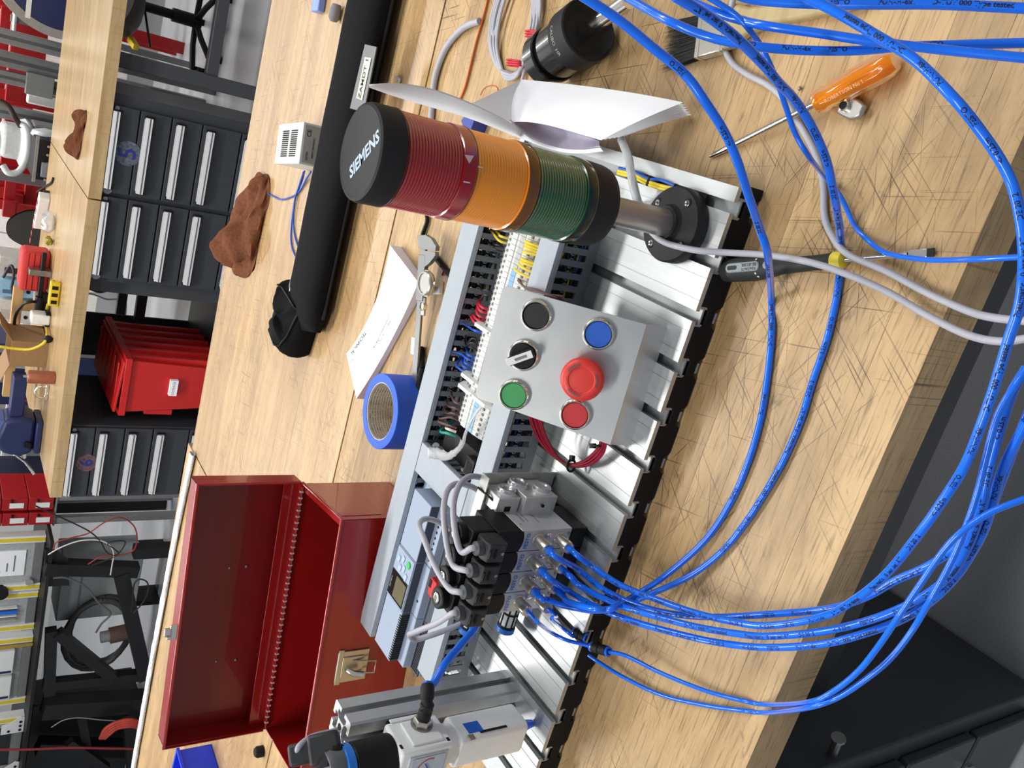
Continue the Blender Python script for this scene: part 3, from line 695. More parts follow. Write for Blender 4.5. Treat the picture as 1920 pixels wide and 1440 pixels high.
# ------------------------------------------------------------ solenoid valves
SH = V((.0045, -.007, .0065))      # the valves stand this far forward of the surveyed plane
def valve(k):
    x1 = -.3475 - .0238 * k; x0 = x1 - .0228; xc = (x0 + x1) / 2; y0, y1 = .045, .088
    words = ['rightmost', 'second from the right', 'third from the right', 'leftmost']
    t = thing('solenoid_valve', words[k] + ' of the four black and grey solenoid valves with blue tubes', 'valve', (xc, .066, ZP), 'solenoid valves on the manifold')
    gm = mat('valve_grey', (192, 194, 196), .42, .35, .04)
    obj('body', MB().box((x0, y0, .9475), (x1, y1, 1.0095)), gm, t, bevel=.0006)
    m = MB(frame((0, 0, 0), (1, 0, 0), (0, 0, 1)))
    # black lower cap and pilot, curved where they meet the grey body at the front
    obj('lower_cap', MB().box((x0, y0 - .001, ZP - .0062), (x1, y1 + .002, .9472)), BLACK, t, bevel=.001)
    obj('pilot', MB().box((x0, y0 - .0005, 1.0098), (x1, y1 + .0005, 1.038)), BLACK, t, bevel=.0008)
    crv = [(x1 - .0002, 1.0098)] + [(x1 - .0002 - (x1 - x0 - .0004) * i / 8, 1.0098 - .0032 * sin(pi * i / 8)) for i in range(9)] + [(x0 + .0002, 1.0098)]
    obj('label_band', MB(frame((0, y0 - .0004, 0), (1, 0, 0), (0, 0, 1))).prism([(x0 + .0003, 1.0098)] + [(x0 + .0003 + (x1 - x0 - .0006) * i / 10, 1.0088 - .003 * sin(pi * i / 10)) for i in range(11)] + [(x1 - .0003, 1.0098)], -.0001, .0001), BLACK, t)
    text('FESTO', .0062, frame((xc, y0 - .0006, 1.0012), (1, 0, 0), (0, 0, 1)), mat('festo_blue', (40, 110, 190), .5), t, .0001)
    coil = obj('coil', MB().box((x0 + .0004, .050, 1.0385), (x1 - .0004, .079, 1.064)), BLACK, t, bevel=.0015)
    c = V((xc, .0655, 1.064))
    obj('coil_nut', MB().lathe([(.0108, 0), (.0108, .0075), (.0095, .0085), (.0062, .0085), (.0058, .0068), (0, .0068)], 28, c, UP), BLACK, coil, smooth=35)
    obj('hex_bolt', MB().lathe([(.0056, .006), (.0056, .0092), (.0045, .0098), (.0026, .0098), (.0022, .0078), (0, .0078)], 18, c, UP), CHROME, coil, smooth=40)
    # plug with cable gland in front of the coil
    pg = obj('plug', MB(frame((xc, 0, 0), (0, 1, 0), (0, 0, 1))).prism([(.0495, 1.0395), (.0505, 1.057), (.047, 1.0595), (.034, 1.0595), (.0275, 1.057), (.0265, 1.0395), (.03, 1.037), (.046, 1.037)], -.0096, .0096), mat('plug_black', (42, 43, 45), .5), t, bevel=.0012)
    obj('plug_screw', MB().cyl((xc, .0268, 1.0425), (xc, .0258, 1.0425), .0017, n=12), STEEL, pg)
    obj('gland', MB().lathe([(.0072, 0), (.0068, .006), (.0046, .0075), (0, .0075)], 20, (xc, .0385, 1.0592), UP), mat('gland_grey', (70, 72, 76), .5), pg, smooth=35)
    for zi in (.0, .006): obj('plug_rib', MB().box((xc - .0045, .0258, 1.049 + zi), (xc + .0045, .0275, 1.0508 + zi)), BLACK, pg)
    # side screws and print
    for dy in (.012, .034):
        obj('body_screw', MB().cyl((xc - .004, y0 + .0005, .9505), (xc - .004, y0 - .0007, .9505), .0017, n=10) if dy < .02 else MB().cyl((xc + .006, y0 + .0005, .9505), (xc + .006, y0 - .0007, .9505), .0017, n=10), STEEL, t)
    for i, z in enumerate((.9885, .9625)):
        fx = xc + .0008
        f = thing('push_in_fitting', ('upper' if i == 0 else 'lower') + ' nickel push-in fitting on the ' + words[k] + ' solenoid valve', 'fitting', (fx, y0, z), 'push-in fittings on the valves')
        obj('hex_body', MB().lathe([(.0072, 0), (.0072, .001), (.0058, .0016), (.0058, .010), (.0062, .0105), (.0062, .0165), (.0056, .0182), (0, .0182)], 24, (fx, y0, z), (0, -1, 0)), NICKEL, f, smooth=35)
        f.location += SH; rr = .0059 if k < 3 else .0048
        obj('release_ring', MB().lathe([(rr - .0006, .018), (rr, .0188), (rr, .0205), (rr - .0008, .0215), (.002, .0215)], 22, (fx, y0, z), (0, -1, 0)), BLUE, f, smooth=35)
    obj('override_button', MB().lathe([(.0032, 0), (.0032, .002), (.0018, .003), (0, .003)], 14, (xc + .0055, y0, .977), (0, -1, 0)), CHROME, t, smooth=40)
    t.location += SH
    return (xc + .0008 + SH.x, y0 + SH.y)
FT = [valve(k) for k in range(4)]
# print on the right face of the first valve
TXB = mat('fine_print', (70, 72, 76), .6)
for i, (s_, dy, dz, sz) in enumerate((('VUVS-L25', .02, .05, .0036), ('0.25..1 MPa', .02, .045, .003), ('MADE IN GERMANY', .02, .033, .0024), ('14', .008, .057, .0036), ('12', .008, .012, .0036))):
    text(s_, sz, frame((-.3474 + SH.x, .045 + dy + .004 + SH.y, .9475 + dz + SH.z), (0, 1, 0), (0, 0, 1)), TXB, bpy.data.objects['solenoid_valve'])
# manifold with plugs and bracket
t = thing('valve_manifold', 'bare aluminium manifold block with three round plugs, right of the valves', 'manifold', (-.39, .095, ZP))
mm = mat('manifold_metal', (206, 206, 203), .4, .55, .05)
obj('rail', MB().box((-.455, .0845, .946), (-.3405, .106, 1.012)), mm, t, bevel=.0008)
obj('end_block', MB().box((-.3465, .068, .958), (-.3235, .1055, .9985)), mm, t, bevel=.0008)
obj('end_block', MB().box((-.345, .075, .9992), (-.328, .1055, 1.0255)), mm, t, bevel=.0008)
obj('foot', MB().box((-.45, .092, ZP), (-.35, .1055, .946)), BLACK, t)
pq = [PX(951, 915, -.3235), PX(972, 903, -.3195), PX(1017, 912, -.319)]
for i, (y, z, x) in enumerate(((pq[0].y, pq[0].z, -.328), (pq[1].y, pq[1].z, -.3235), (pq[2].y, pq[2].z, -.3235))):
    g = obj('port_plug', MB().lathe([(.0098, 0), (.0098, .0045), (.0088, .0055), (.0062, .0055), (.005, .004), (0, .004)], 32, (x, y, z), (1, 0, 0)), mat('zinc_plug', (214, 216, 218), .3, .8, .04), t, smooth=35)
    obj('gasket', MB().lathe([(.0102, -.0002), (.0102, .0014), (.009, .0015)], 28, (x, y, z), (1, 0, 0)), WHITE, g)
obj('port_hole', MB().cyl((-.333, .0658, .9755), (-.333, .067, .9755), .0017, n=14), VOID, t)
text('FESTO', .006, frame((-.352, .098, 1.0123), (1, 0, 0), (0, 1, 0)), mat('festo_blue', (40, 110, 190), .5), t)
obj('label', MB().box((-.39, .092, 1.0119), (-.344, .1045, 1.0122)), WHITE, t)
t = thing('mounting_bracket', 'thin sheet bracket standing behind the valve manifold', 'bracket', (-.39, .108, ZP))
obj('back_wall', MB().box((-.465, .1068, ZP + .0003), (-.3165, .1082, 1.0295)), ALUX, t)
obj('top_lip', MB().box((-.465, .0945, 1.0285), (-.3165, .1082, 1.0298)), ALUX, t)
obj('foot', MB().box((-.465, .1068, ZP + .0002), (-.3215, .137, ZP + .0016)), ALUX, t)
tt = thing('cable_tie', 'long black cable tie hooked over the manifold block', 'cable tie', P(940, 945, 1.01))
pts = [P(896, 914, 1.032), P(906, 922, 1.03), P(920, 934, 1.027), P(933, 945, 1.02), P(948, 950, 1.012), P(958, 946, 1.006), P(966, 943, 1.003)]
obj('strap', MB().tube(spline(pts, 5), .0013, 6), BLACK, tt)
obj('head', MB().box((pts[4].x - .004, pts[4].y - .004, pts[4].z - .004), (pts[4].x + .003, pts[4].y + .003, pts[4].z + .005)), BLACK, tt, bevel=.0006)
# silencers
for i, (y, z, lab) in enumerate(((.0935, 1.0, 'upper white caged exhaust silencer with a blue rim'), (.0875, .9545, 'lower white caged exhaust silencer with a blue rim'))):
    t = thing('silencer', lab, 'silencer', (-.48, y, z), 'exhaust silencers')
    xa = -.453; L_ = .049
    obj('core', MB().lathe([(.0087, 0), (.0087, .95), (0, .95)], 24, (xa, y, z), (-L_, 0, 0)), WHITE, t, smooth=40)
    for k in range(8):
        a = 2 * pi * k / 8; obj('cage_bar', MB().cyl((xa, y + .0086 * cos(a), z + .0086 * sin(a)), (xa - L_ * .9, y + .0086 * cos(a), z + .0086 * sin(a)), .0011, n=6), BLACK, t)
    for f_ in (.1, .5, .84):
        obj('cage_ring', MB().lathe([(.0078, -.03), (.0097, -.03), (.0097, .03), (.0078, .03)], 24, (xa - L_ * f_, y, z), (-.035, 0, 0)), BLACK, t)
    obj('rim', MB().lathe([(.0085, .86), (.0104, .87), (.0104, .985), (.0098, 1.0), (.006, 1.0), (.006, .95), (0, .95)], 28, (xa, y, z), (-L_, 0, 0)), mat('silencer_blue', (40, 120, 205), .4), t, smooth=35)

# ------------------------------------------------------------ grey controller on the left rail
LB = mat('controller_grey', (150, 164, 184), .5, var=.02); LD = mat('controller_dark', (58, 66, 78), .55, var=.04)
t = thing('logic_controller', 'pale blue-grey logic controller with a display and a green key', 'controller', (-.52, .24, ZP))
for a, b in ((-.64, -.569), (-.5685, -.4985), (-.4975, -.4215)):
    m = MB(frame((0, 0, 0), (0, 1, 0), (0, 0, 1)))
    obj('module', MB(frame((0, 0, 0), (0, 1, 0), (0, 0, 1))).prism([(.187, ZP + .008), (.2975, ZP + .008), (.2975, .968), (.2665, .974), (.2665, 1.0), (.2225, 1.0), (.2225, .988), (.2075, .988), (.2065, .978), (.187, .976)], a, b), LB, t, bevel=.0007)
    obj('terminal_cover', MB().box((a + .0006, .1875, .9762), (b - .0006, .2058, .9785)), LD, t)
    obj('side_step', MB().box((a + .0006, .2219, .9886), (b - .0006, .2224, .9994)), LD, t)
def ctop(u, v, z=1.0): return P(u, v, z)
scr = [ctop(768, 1092, 1.0003), ctop(747, 1082, 1.0003)]
obj('display_frame', MB().box((-.5675, .2232, .9995), (-.4995, .2662, 1.0012)), LB, t, bevel=.0004)
obj('display', MB().box((-.5655, .2245, 1.0008), (-.5305, .2655, 1.0017)), mat('display_black', (22, 20, 20), .2, coat=.5), t, bevel=.0004)
obj('screen', MB().box((-.5625, .2262, 1.0016), (-.5345, .2515, 1.002)), mat('screen_olive', (104, 98, 74), .25), t)
for i, (x, y) in enumerate(((-.5135, .2575), (-.5085, .2475), (-.5225, .2505), (-.5185, .2415), (-.5255, .2335))):
    obj('key', MB(frame((x, y, 1.0012), (1, -.2, 0), (.2, 1, 0))).prism(rrect(-.0042, -.0028, .0042, .0028, .0012, 2), 0, .0011), mat('key_grey', (172, 188, 216), .5), t)
obj('ok_key', MB().lathe([(.0046, 0), (.0046, .0016), (.0038, .002), (0, .002)], 8, (-.5085, .2335, 1.0008), UP), mat('key_green', (60, 190, 100), .45), t, label='green key')
for s, a in ((0, -.638),):
    m = MB(); m2 = MB()
    for i in range(20):
        x = -.637 + i * .0033
        m.box((x, .2213, .9885), (x + .0016, .2219, .9995)); m.box((x, .2218, .9998), (x + .0016, .226, 1.0003)); m2.box((x, .189, .978), (x + .0018, .2045, .979))
    obj('vent_slots', m, VOID, t); obj('vent_slots', m2, VOID, t)
m = MB(frame((0, 0, 0), (0, 1, 0), (0, 0, 1)))
m = MB()
for i in range(9): m.lathe([(.0016, 0), (.0016, .0004), (0, .0004)], 10, (-.43 - i * .0075, .2145, .9881), UP)
obj('screw_holes', m, VOID, t)
obj('port_hole', MB().lathe([(.0016, 0), (.0016, .0004), (0, .0004)], 10, (-.548, .215, .9881), UP), VOID, t)
text('SIEMENS', .0042, frame((-.548, .2615, 1.0019), (1, 0, 0), (0, 1, 0)), mat('pale_print', (150, 150, 150), .5), t)
obj('end_stop', MB().box((-.4205, .2, ZP + .008), (-.4145, .236, .975)), mat('ivory_plastic', (206, 200, 160), .5), t, bevel=.001)
w = P(817, 1100, .985)
t = thing('plug_connector', 'red angled plug connector on the front of the controller', 'connector', w)
obj('body', MB(frame((w.x, w.y, .977), (1, 0, 0), (0, 1, 0))).prism([(-.012, -.008), (.010, -.008), (.010, .006), (.002, .008), (-.012, .004)], 0, .014), RED, t, bevel=.001)
obj('socket', MB().box((w.x - .002, w.y + .001, .99), (w.x + .008, w.y + .006, .9915)), VOID, t)
for i, (u, v) in enumerate(((832, 1072), (846, 1030))):
    w = P(u, v, .972); tt = thing('plug_connector', ('small red plug with a yellow pin behind the second valve coil', 'small red plug with a yellow pin behind the first valve coil')[i], 'connector', w)
    obj('body', MB(frame(w, (1, .3, 0), (0, 1, 0))).box((-.005, -.004, -.01), (.005, .004, .006)), mat('dark_red', (150, 24, 26), .4), tt, bevel=.001)
    obj('pin', MB().tube([w + V((0, -.002, .004)), w + V((-.003, -.012, .007))], .0011, 6), YEL, tt)
# breaker, ivory stop and clear sleeve in the gap right of the cross duct
w0 = P(850, 868, .97)
t = thing('circuit_breaker', 'black breaker block half hidden behind the clear sleeve', 'breaker', (-.355, .225, ZP))
obj('body', MB().box((-.374, .19, ZP + .0085), (-.345, .285, .966)), BLACK, t, bevel=.001)
obj('socket', MB().box((-.372, .197, .966), (-.35, .215, .976)), BLACK, t, bevel=.001)
obj('socket_hole', MB().box((-.369, .200, .9758), (-.3555, .211, .9763)), VOID, t)
obj('end_stop', MB().box((-.3752, .19, ZP + .0085), (-.3722, .225, .972)), mat('ivory_plastic', (206, 200, 160), .5), t)
obj('label', MB().box((-.36, .243, .9661), (-.347, .25, .9664)), mat('grey_label', (150, 150, 150), .6), t)
w = P(802, 838, .972)
t = thing('fuse_holder', 'small black round knob with a white collar in the duct corner', 'knob', w)
obj('knob', MB().lathe([(.0055, 0), (.0055, .009), (.0045, .01), (0, .01)], 20, w - V((0, 0, .004)), (.5, -.5, .7)), BLACK, t, smooth=40)
obj('collar', MB().lathe([(.0042, 0), (.0042, .007), (0, .007)], 16, w + V((.003, -.008, -.004)), (.8, -.8, .2)), WHITE, t)
clear = mat('clear_film', (235, 236, 236), .25, trans=.65, var=.02, bump=.8, scale=120, ior=1.2)
pts = [P(902, 763, .99), P(892, 775, .992), P(880, 795, .992), P(872, 815, .992), P(868, 830, .993), P(855, 846, .994), P(838, 855, .99), P(822, 850, .986), P(808, 850, .984)]
mb = MB(); sp = spline(pts, 5); fr = frames(sp); vs = []; nn = 9
for i, (p, tg, a, b) in enumerate(fr):
    q = i / (len(fr) - 1); r = .0022 + .0055 * max(0, q - .45) / .55
    for k in range(nn):
        an = 2 * pi * k / nn; vs.append(p + (a * cos(an) + b * sin(an) * .7) * r * (1 + .18 * random.uniform(-1, 1)))
mb.add(vs, [(i * nn + k, i * nn + (k + 1) % nn, (i + 1) * nn + (k + 1) % nn, (i + 1) * nn + k) for i in range(len(fr) - 1) for k in range(nn)])
tag(obj('plastic_sleeve', mb, clear, smooth=60), 'crumpled clear plastic sleeve lying over the white terminals and cross duct', 'sleeve')

# ------------------------------------------------------------ post and air regulator
t = thing('extrusion_post', 'upright aluminium T-slot post at the left end of the plate', 'post', (-.58, .0735, ZP))
def tslot(mb, cx, cy, h, z0, z1):
    q = [(h, h - .0025), (h - .0025, h)]; pr = [(h, .004), (h - .0045, .004), (h - .0045, .0095), (h - .009, .0095), (h - .0125, .006), (h - .0125, -.006), (h - .009, -.0095), (h - .0045, -.0095), (h - .0045, -.004), (h, -.004)]
    out = []
    for k in range(4):
        c, s_ = cos(-k * pi / 2), sin(-k * pi / 2)
        for x, y in [(h, h - .002)] + pr + [(h, -h + .002)]:
            out.append((cx + x * c - y * s_, cy + x * s_ + y * c))
    return mb.prism(out[::-1], z0, z1)
obj('profile', tslot(MB(), -.58, .0735, .019, ZP, 1.1394), EXT, t)
obj('centre_bore', MB().lathe([(.0035, 0), (.0035, .0004), (0, .0004)], 12, (-.58, .0735, 1.1394), UP), VOID, t)
RW = mat('regulator_white', (238, 240, 238), .5, var=.02)
t = thing('air_regulator', 'white air filter-regulator with a gauge, black knob and blue tape on its bowl', 'regulator', (-.577, .02, ZP))
obj('body', MB().box((-.599, .0, 1.052), (-.556, .0425, 1.110)), RW, t, bevel=.003)
obj('port_pad', MB().box((-.5562, .006, 1.062), (-.5535, .037, 1.096)), RW, t, bevel=.001)
obj('mount_clip', MB().box((-.5565, .0405, 1.058), (-.5545, .045, 1.104)), RW, t, bevel=.0006)
obj('rear_mount', MB().box((-.592, .0425, 1.06), (-.566, .0545, 1.1)), BLACK, t)
m = MB(); m.box((-.5562, .007, 1.106), (-.5556, .012, 1.1085)); m.box((-.5562, .004, 1.0555), (-.5556, .0085, 1.0585)); obj('notches', m, VOID, t)
gb = obj('gauge', MB().box((-.597, -.0014, 1.058), (-.562, .001, 1.101)), mat('gauge_frame', (200, 200, 204), .3), t, bevel=.0006)
obj('dial_face', MB(frame((-.5795, -.0016, 1.0795), (1, 0, 0), (0, 0, 1))).prism(rrect(-.0155, -.0185, .0155, .0185, .002), 0, .0005), mat('gauge_face', (176, 190, 204), .3), gb)
m = MB(frame((-.5795, -.0023, 1.078), (1, 0, 0), (0, 0, 1))); vs = []
for i in range(17):
    a = rad(-20 + 200 * i / 16); vs += [(.0118 * cos(a), .0118 * sin(a), 0), (.0134 * cos(a), .0134 * sin(a), 0)]
m.add(vs, [(2 * i, 2 * i + 1, 2 * i + 3, 2 * i + 2) for i in range(16)]); obj('red_scale', m, mat('scale_red', (196, 70, 84), .5), gb)
obj('needle', MB(frame((-.5795, -.0024, 1.078), (1, .0, .6), (-.6, 0, 1))).box((-.001, -.0006, 0), (.009, .0006, .0003)), mat('needle_blue', (50, 90, 170), .5), gb)
obj('bowl_collar', MB().lathe([(.018, 0), (.019, .002), (.019, .011), (.017, .013)], 28, (-.577, .0212, 1.04), UP), RW, t, smooth=35)
obj('bowl', MB(frame((-.577, .0212, 0), (1, 0, 0), (0, 1, 0))).prism(rrect(-.0195, -.0185, .0195, .0185, .007, 5), .958, 1.042), RW, t, bevel=.0025)
m = MB(); m.box((-.5576, .006, .985), (-.5572, .009, 1.018)); obj('sight_slot', m, VOID, t)
obj('release_button', MB().box((-.5578, .0, 1.028), (-.556, .006, 1.034)), mat('tan_plastic', (120, 116, 100), .5), t)
obj('blue_tape', MB().box((-.5579, .0085, 1.013), (-.557, .0225, 1.0305)), mat('painter_tape', (30, 96, 200), .6, var=.05), t, label='piece of blue tape')
obj('drain', MB().lathe([(.006, 0), (.006, .012), (.004, .022), (0, .022)], 16, (-.577, .0212, .958), (0, 0, -1)), BLUE, t)
kn = MB(); vs = []
pr = [(.0185, 1.108), (.0215, 1.110), (.0215, 1.116), (.0205, 1.118), (.0205, 1.150), (.019, 1.152), (0, 1.152)]
obj('knob', kn.lathe(pr, 36, (-.577, .0212, 0), UP), BLACK, t, smooth=35)
obj('knob_ring', MB().lathe([(.0206, 1.1525), (.0206, 1.160), (.0185, 1.161), (0, 1.161)], 36, (-.577, .0212, 0), UP), mat('ring_blue', (40, 120, 215), .4), t, smooth=35)
obj('knob_cap', MB().lathe([(.0185, 1.1612), (.0185, 1.172), (.016, 1.176), (0, 1.176)], 32, (-.577, .0212, 0), UP), mat('cap_grey', (90, 92, 95), .5), t, smooth=35)
fx = obj('outlet_nut', MB().lathe([(.0095, 0), (.0095, .007), (.0082, .008), (0, .008)], 6, (-.5538, .029, 1.076), (1, 0, 0)), NICKEL, t)
obj('nut_washer', MB().lathe([(.0112, 0), (.0112, .0016), (.009, .0018)], 22, (-.5536, .029, 1.076), (1, 0, 0)), STEEL, fx)
E1 = V((-.5455, .029, 1.076)); E2 = PD(801, 1302, .842)
t = thing('elbow_fitting', 'black elbow fitting joining the big blue tube to the white regulator', 'fitting', E1)
mid = E1 + V((.0135, 0, 0))
obj('swivel', MB().lathe([(.0062, 0), (.0068, .002), (.0068, .008), (.0056, .010), (.0066, .013), (.0066, .017), (0, .019)], 22, E1, (1, 0, 0)), BLACKM, t, smooth=40)
d = (E2 - mid).normalized()
obj('elbow', MB().lathe([(.0, -.006), (.0062, -.004), (.0066, .003), (.0056, .006), (.0070, .009), (.0070, .019), (.0062, .022), (0, .022)], 22, mid, d), BLACKM, t, smooth=40)
obj('release_ring', MB().lathe([(.0056, .0215), (.0056, .024), (.004, .025)], 18, mid, d), BLUE, t)
tag(obj('air_tube', MB().tube(spline([mid + d * .02, PD(812, 1282, .852), PD(836, 1243, .865), PD(866, 1207, .885), PD(888, 1180, .905), PD(900, 1155, .925), PD(903, 1130, .94)], 8), .0041, 14), BLUE, smooth=60), 'thick blue air tube from the black elbow fitting up to the valves', 'tube')
# plug and cable at the top of the regulator
w = PD(585, 1418, .79)
t = thing('angle_plug', 'black right-angle plug above the regulator knob with a grey cable', 'connector', w)
q0, q1 = PD(622, 1400, .795), PD(553, 1416, .79)
dq = (q1 - q0)
obj('shell', MB(frame(q0, dq, (0, 0, 1))).box((-.008, -.012, -.014), (dq.length * .62, .009, .014)), mat('plug_grey', (50, 51, 53), .5), t, bevel=.003)
obj('tail', MB(frame(q0, dq, (0, 0, 1))).box((dq.length * .5, -.010, -.01), (dq.length + .006, .004, .01)), mat('plug_grey', (50, 51, 53), .5), t, bevel=.003)
obj('base', MB().cyl(q0 + V((0, 0, -.005)), V((-.577, .0212, 1.17)), .011, .015), BLACK, t)
tag(obj('sensor_cable', MB().tube(spline([PD(556, 1410, .79), PD(562, 1398, .79), PD(580, 1384, .80), PD(600, 1377, .82), PD(622, 1372, .842), V((-.586, .078, 1.13)), V((-.586, .082, 1.08)), V((-.586, .084, .95))], 8), .0029, 10), CABLE, smooth=60), 'grey cable curving from the black angle plug into the aluminium post', 'cable')

# grey valve cables
def cable(label, pts, r=.003, m=CABLE, cat='cable', name='cable', group=None, n=10, k=8):
    return tag(obj(name, MB().tube(spline(pts, k), r, n), m, smooth=60), label, cat, group)
G = lambda u, v, d: PD(u, v, d)
xs = [f[0] - .0008 for f in FT]
for k, mids in enumerate(([P(866, 1035, 1.078), P(855, 1005, 1.082), P(850, 950, 1.078), P(860, 912, 1.06), P(880, 894, 1.04), P(905, 896, 1.02), P(926, 904, .995)],
                          [P(850, 1060, 1.078), P(838, 1020, 1.08), P(832, 960, 1.075), P(838, 922, 1.06), P(855, 907, 1.04), P(880, 911, 1.02), P(902, 922, .995)],
                          [P(842, 1103, 1.078), P(816, 1062, 1.08), P(795, 1010, 1.075), P(786, 984, 1.06), P(797, 973, 1.045), P(818, 977, 1.03), P(842, 990, 1.01), P(865, 1000, .99)],
                          [P(820, 1168, 1.075), P(778, 1185, 1.07), P(768, 1190, 1.062), P(779, 1199, 1.05), P(812, 1190, 1.035), P(850, 1176, 1.015), P(875, 1165, 1.0)])):
    w = ['rightmost', 'second', 'third', 'leftmost'][k]
    st = V((xs[k], .0385, 1.064)) + V((0, SH.y, SH.z))
    cable('grey cable arching from the plug of the ' + w + (' valve, counted from the right' if 0 < k < 3 else ' solenoid valve'), [st, st + V((0, .001, .005))] + mids, .0031)

# ------------------------------------------------------------ red toolbox
zr = 1.037
A = P(642, 975, zr); Bk = P(565, 922, zr)
yaw = rad(8.66); fx = V((cos(yaw), sin(yaw), 0)); bk = V((-sin(yaw), cos(yaw), 0))
Lb, Db, Hb = .388, .140, zr - .9
t = thing('toolbox', 'open red steel toolbox, lid raised, gold latch on its front', 'toolbox', (A.x, A.y, .9))
FB = frame((A.x, A.y, .9), fx, bk)   # local: x along the front to the right (box spans -Lb..0), y to the back, z up
th = .0016
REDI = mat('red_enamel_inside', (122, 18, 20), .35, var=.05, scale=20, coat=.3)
def sheet(name, a, b, m=REDP, bev=.0005, par=t, lab=None, M=FB):
    return obj(name, MB(M).box(a, b), m, par, bevel=bev, label=lab)
sheet('bottom', (-Lb, 0, 0), (0, Db, th)); sheet('front_wall', (-Lb, 0, 0), (0, th, Hb)); sheet('rear_wall', (-Lb, Db - th, 0), (0, Db, Hb))
sheet('end_wall', (-th, 0, 0), (0, Db, Hb)); sheet('end_wall', (-Lb, 0, 0), (-Lb + th, Db, Hb))
m = MB(FB)
m.tube([(-Lb, .001, Hb), (.0, .001, Hb), (0, Db - .001, Hb)], .0028, 8)
obj('rolled_rim', m, REDP, t, smooth=60)
sheet('front_lip', (-Lb + .002, .0016, Hb - .02), (-.002, .0105, Hb - .0185)); sheet('inner_lip', (-Lb + .002, .0095, Hb - .032), (-.002, .0108, Hb - .0185))
sheet('end_lip', (-.012, .002, Hb - .004), (-.001, Db, Hb - .0025)); sheet('seam_flap', (-.0008, .012, Hb - .062), (.0008, .105, Hb - .0035))
# lid, hinged open at the back, a shallow tray standing upright
n_ = bk; o_ = FB @ V((0, Db, Hb))
lh = (PN(365, 905, o_, n_).z + PN(310, 1430, o_, n_).z) / 2 - zr
ld = .034
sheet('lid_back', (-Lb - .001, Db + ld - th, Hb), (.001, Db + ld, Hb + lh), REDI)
sheet('lid_top', (-Lb - .001, Db, Hb + lh - th), (.001, Db + ld, Hb + lh)); sheet('lid_side', (-th, Db, Hb), (.001, Db + ld, Hb + lh)); sheet('lid_side', (-Lb - .001, Db, Hb), (-Lb + th, Db + ld, Hb + lh))
m = MB(FB); m.tube([(.001, Db, Hb + .004), (.001, Db, Hb + lh), (-Lb - .001, Db, Hb + lh), (-Lb - .001, Db, Hb + .004)], .0026, 8); obj('lid_rim', m, REDP, t, smooth=60)
sheet('lid_base', (-Lb, Db - .001, Hb - .001), (0, Db + ld, Hb + .001)); sheet('lid_fold', (-Lb, Db + .012, Hb + .001), (0, Db + .0135, Hb + .022), REDP)
inv = FB.inverted()
for u, v in ((430, 1065), (462, 1062), (405, 1240), (442, 1237)):
    o2 = FB @ V((0, Db + ld - th, Hb)); q = PN(u, v, o2, n_)
    obj('rivet', MB().lathe([(.0024, 0), (.0022, .001), (.001, .0018), (0, .0018)], 12, q, -n_), STEEL, t)
m = MB(FB); m.tube([(-Lb + .004, Db - .003, Hb + .0015), (-.004, Db - .003, Hb + .0015)], .0022, 8); hg = obj('hinge_pin', m, REDP, t)
for i in range(40):
    x = -.008 - i * (Lb - .016) / 40
    obj('hinge_knuckle', MB(FB).box((x - .0046, Db - .0056, Hb - .0008), (x - .0022, Db - .0022, Hb + .0042)), mat('pale_hinge', (226, 196, 186), .4, .2), hg)  # knuckles paler than the red enamel around them
# latch
GO = mat('brassy_zinc', (190, 187, 172), .28, .85, .06, 40)
q = inv @ PN(640, 1250, A, n_)
lz = q.z; lx = q.x
lt = obj('latch', MB(FB @ Mx.Translation((lx, -.0012, lz)) @ Mx.Scale(1.35, 4)).box((-.017, -.001, -.028), (.017, .001, .006)).box((-.019, -.0012, .0), (.019, .001, .0055)), GO, t, bevel=.0006, label='brassy draw latch')
obj('latch_plate', MB(FB @ Mx.Translation((lx, -.0032, lz - .014)) @ Mx.Scale(1.25, 4)).box((-.012, -.0008, -.013), (.012, .0008, .012)), GO, lt, bevel=.0005)
m = MB(FB); m.tube([(lx - .009, -.0035, lz - .012), (lx - .009, -.012, lz - .045), (lx + .009, -.012, lz - .045), (lx + .009, -.0035, lz - .012)], .0013, 8); obj('wire_loop', m, GO, lt, smooth=60)
obj('hook', MB(FB @ Mx.Translation((lx - .004, -.004, lz - .008))).tube([(0, 0, 0), (-.001, -.009, -.005), (-.002, -.012, -.018)], .0042, 8), CHROME, lt, smooth=60)
q = PN(327, 1185, o_, n_)
m = MB(frame(q, fx, (0, 0, 1))); m.box((-.011, -.003, -.001), (.011, .006, .001)); m.box((-.006, .003, -.002), (.006, .013, .001)); m.box((-.009, .004, .0), (-.005, .010, .004)); obj('lid_catch', m, CHROME, t, bevel=.0005)
# screwdriver handle lying in the box
w0, w1 = FB @ V((-.02, .022, Hb - .05)), FB @ V((-.17, .03, Hb - .03))
t2 = thing('hand_tool', 'black tool handle with a white band inside the red toolbox', 'tool', w0)
obj('handle', MB().lathe([(.006, 0), (.009, .03), (.0095, .3), (.0095, 1), (0, 1)], 18, w0, w1 - w0), BLACK, t2, smooth=40)
obj('band', MB().lathe([(.0098, .34), (.0098, .37)], 18, w0, w1 - w0), WHITE, t2)
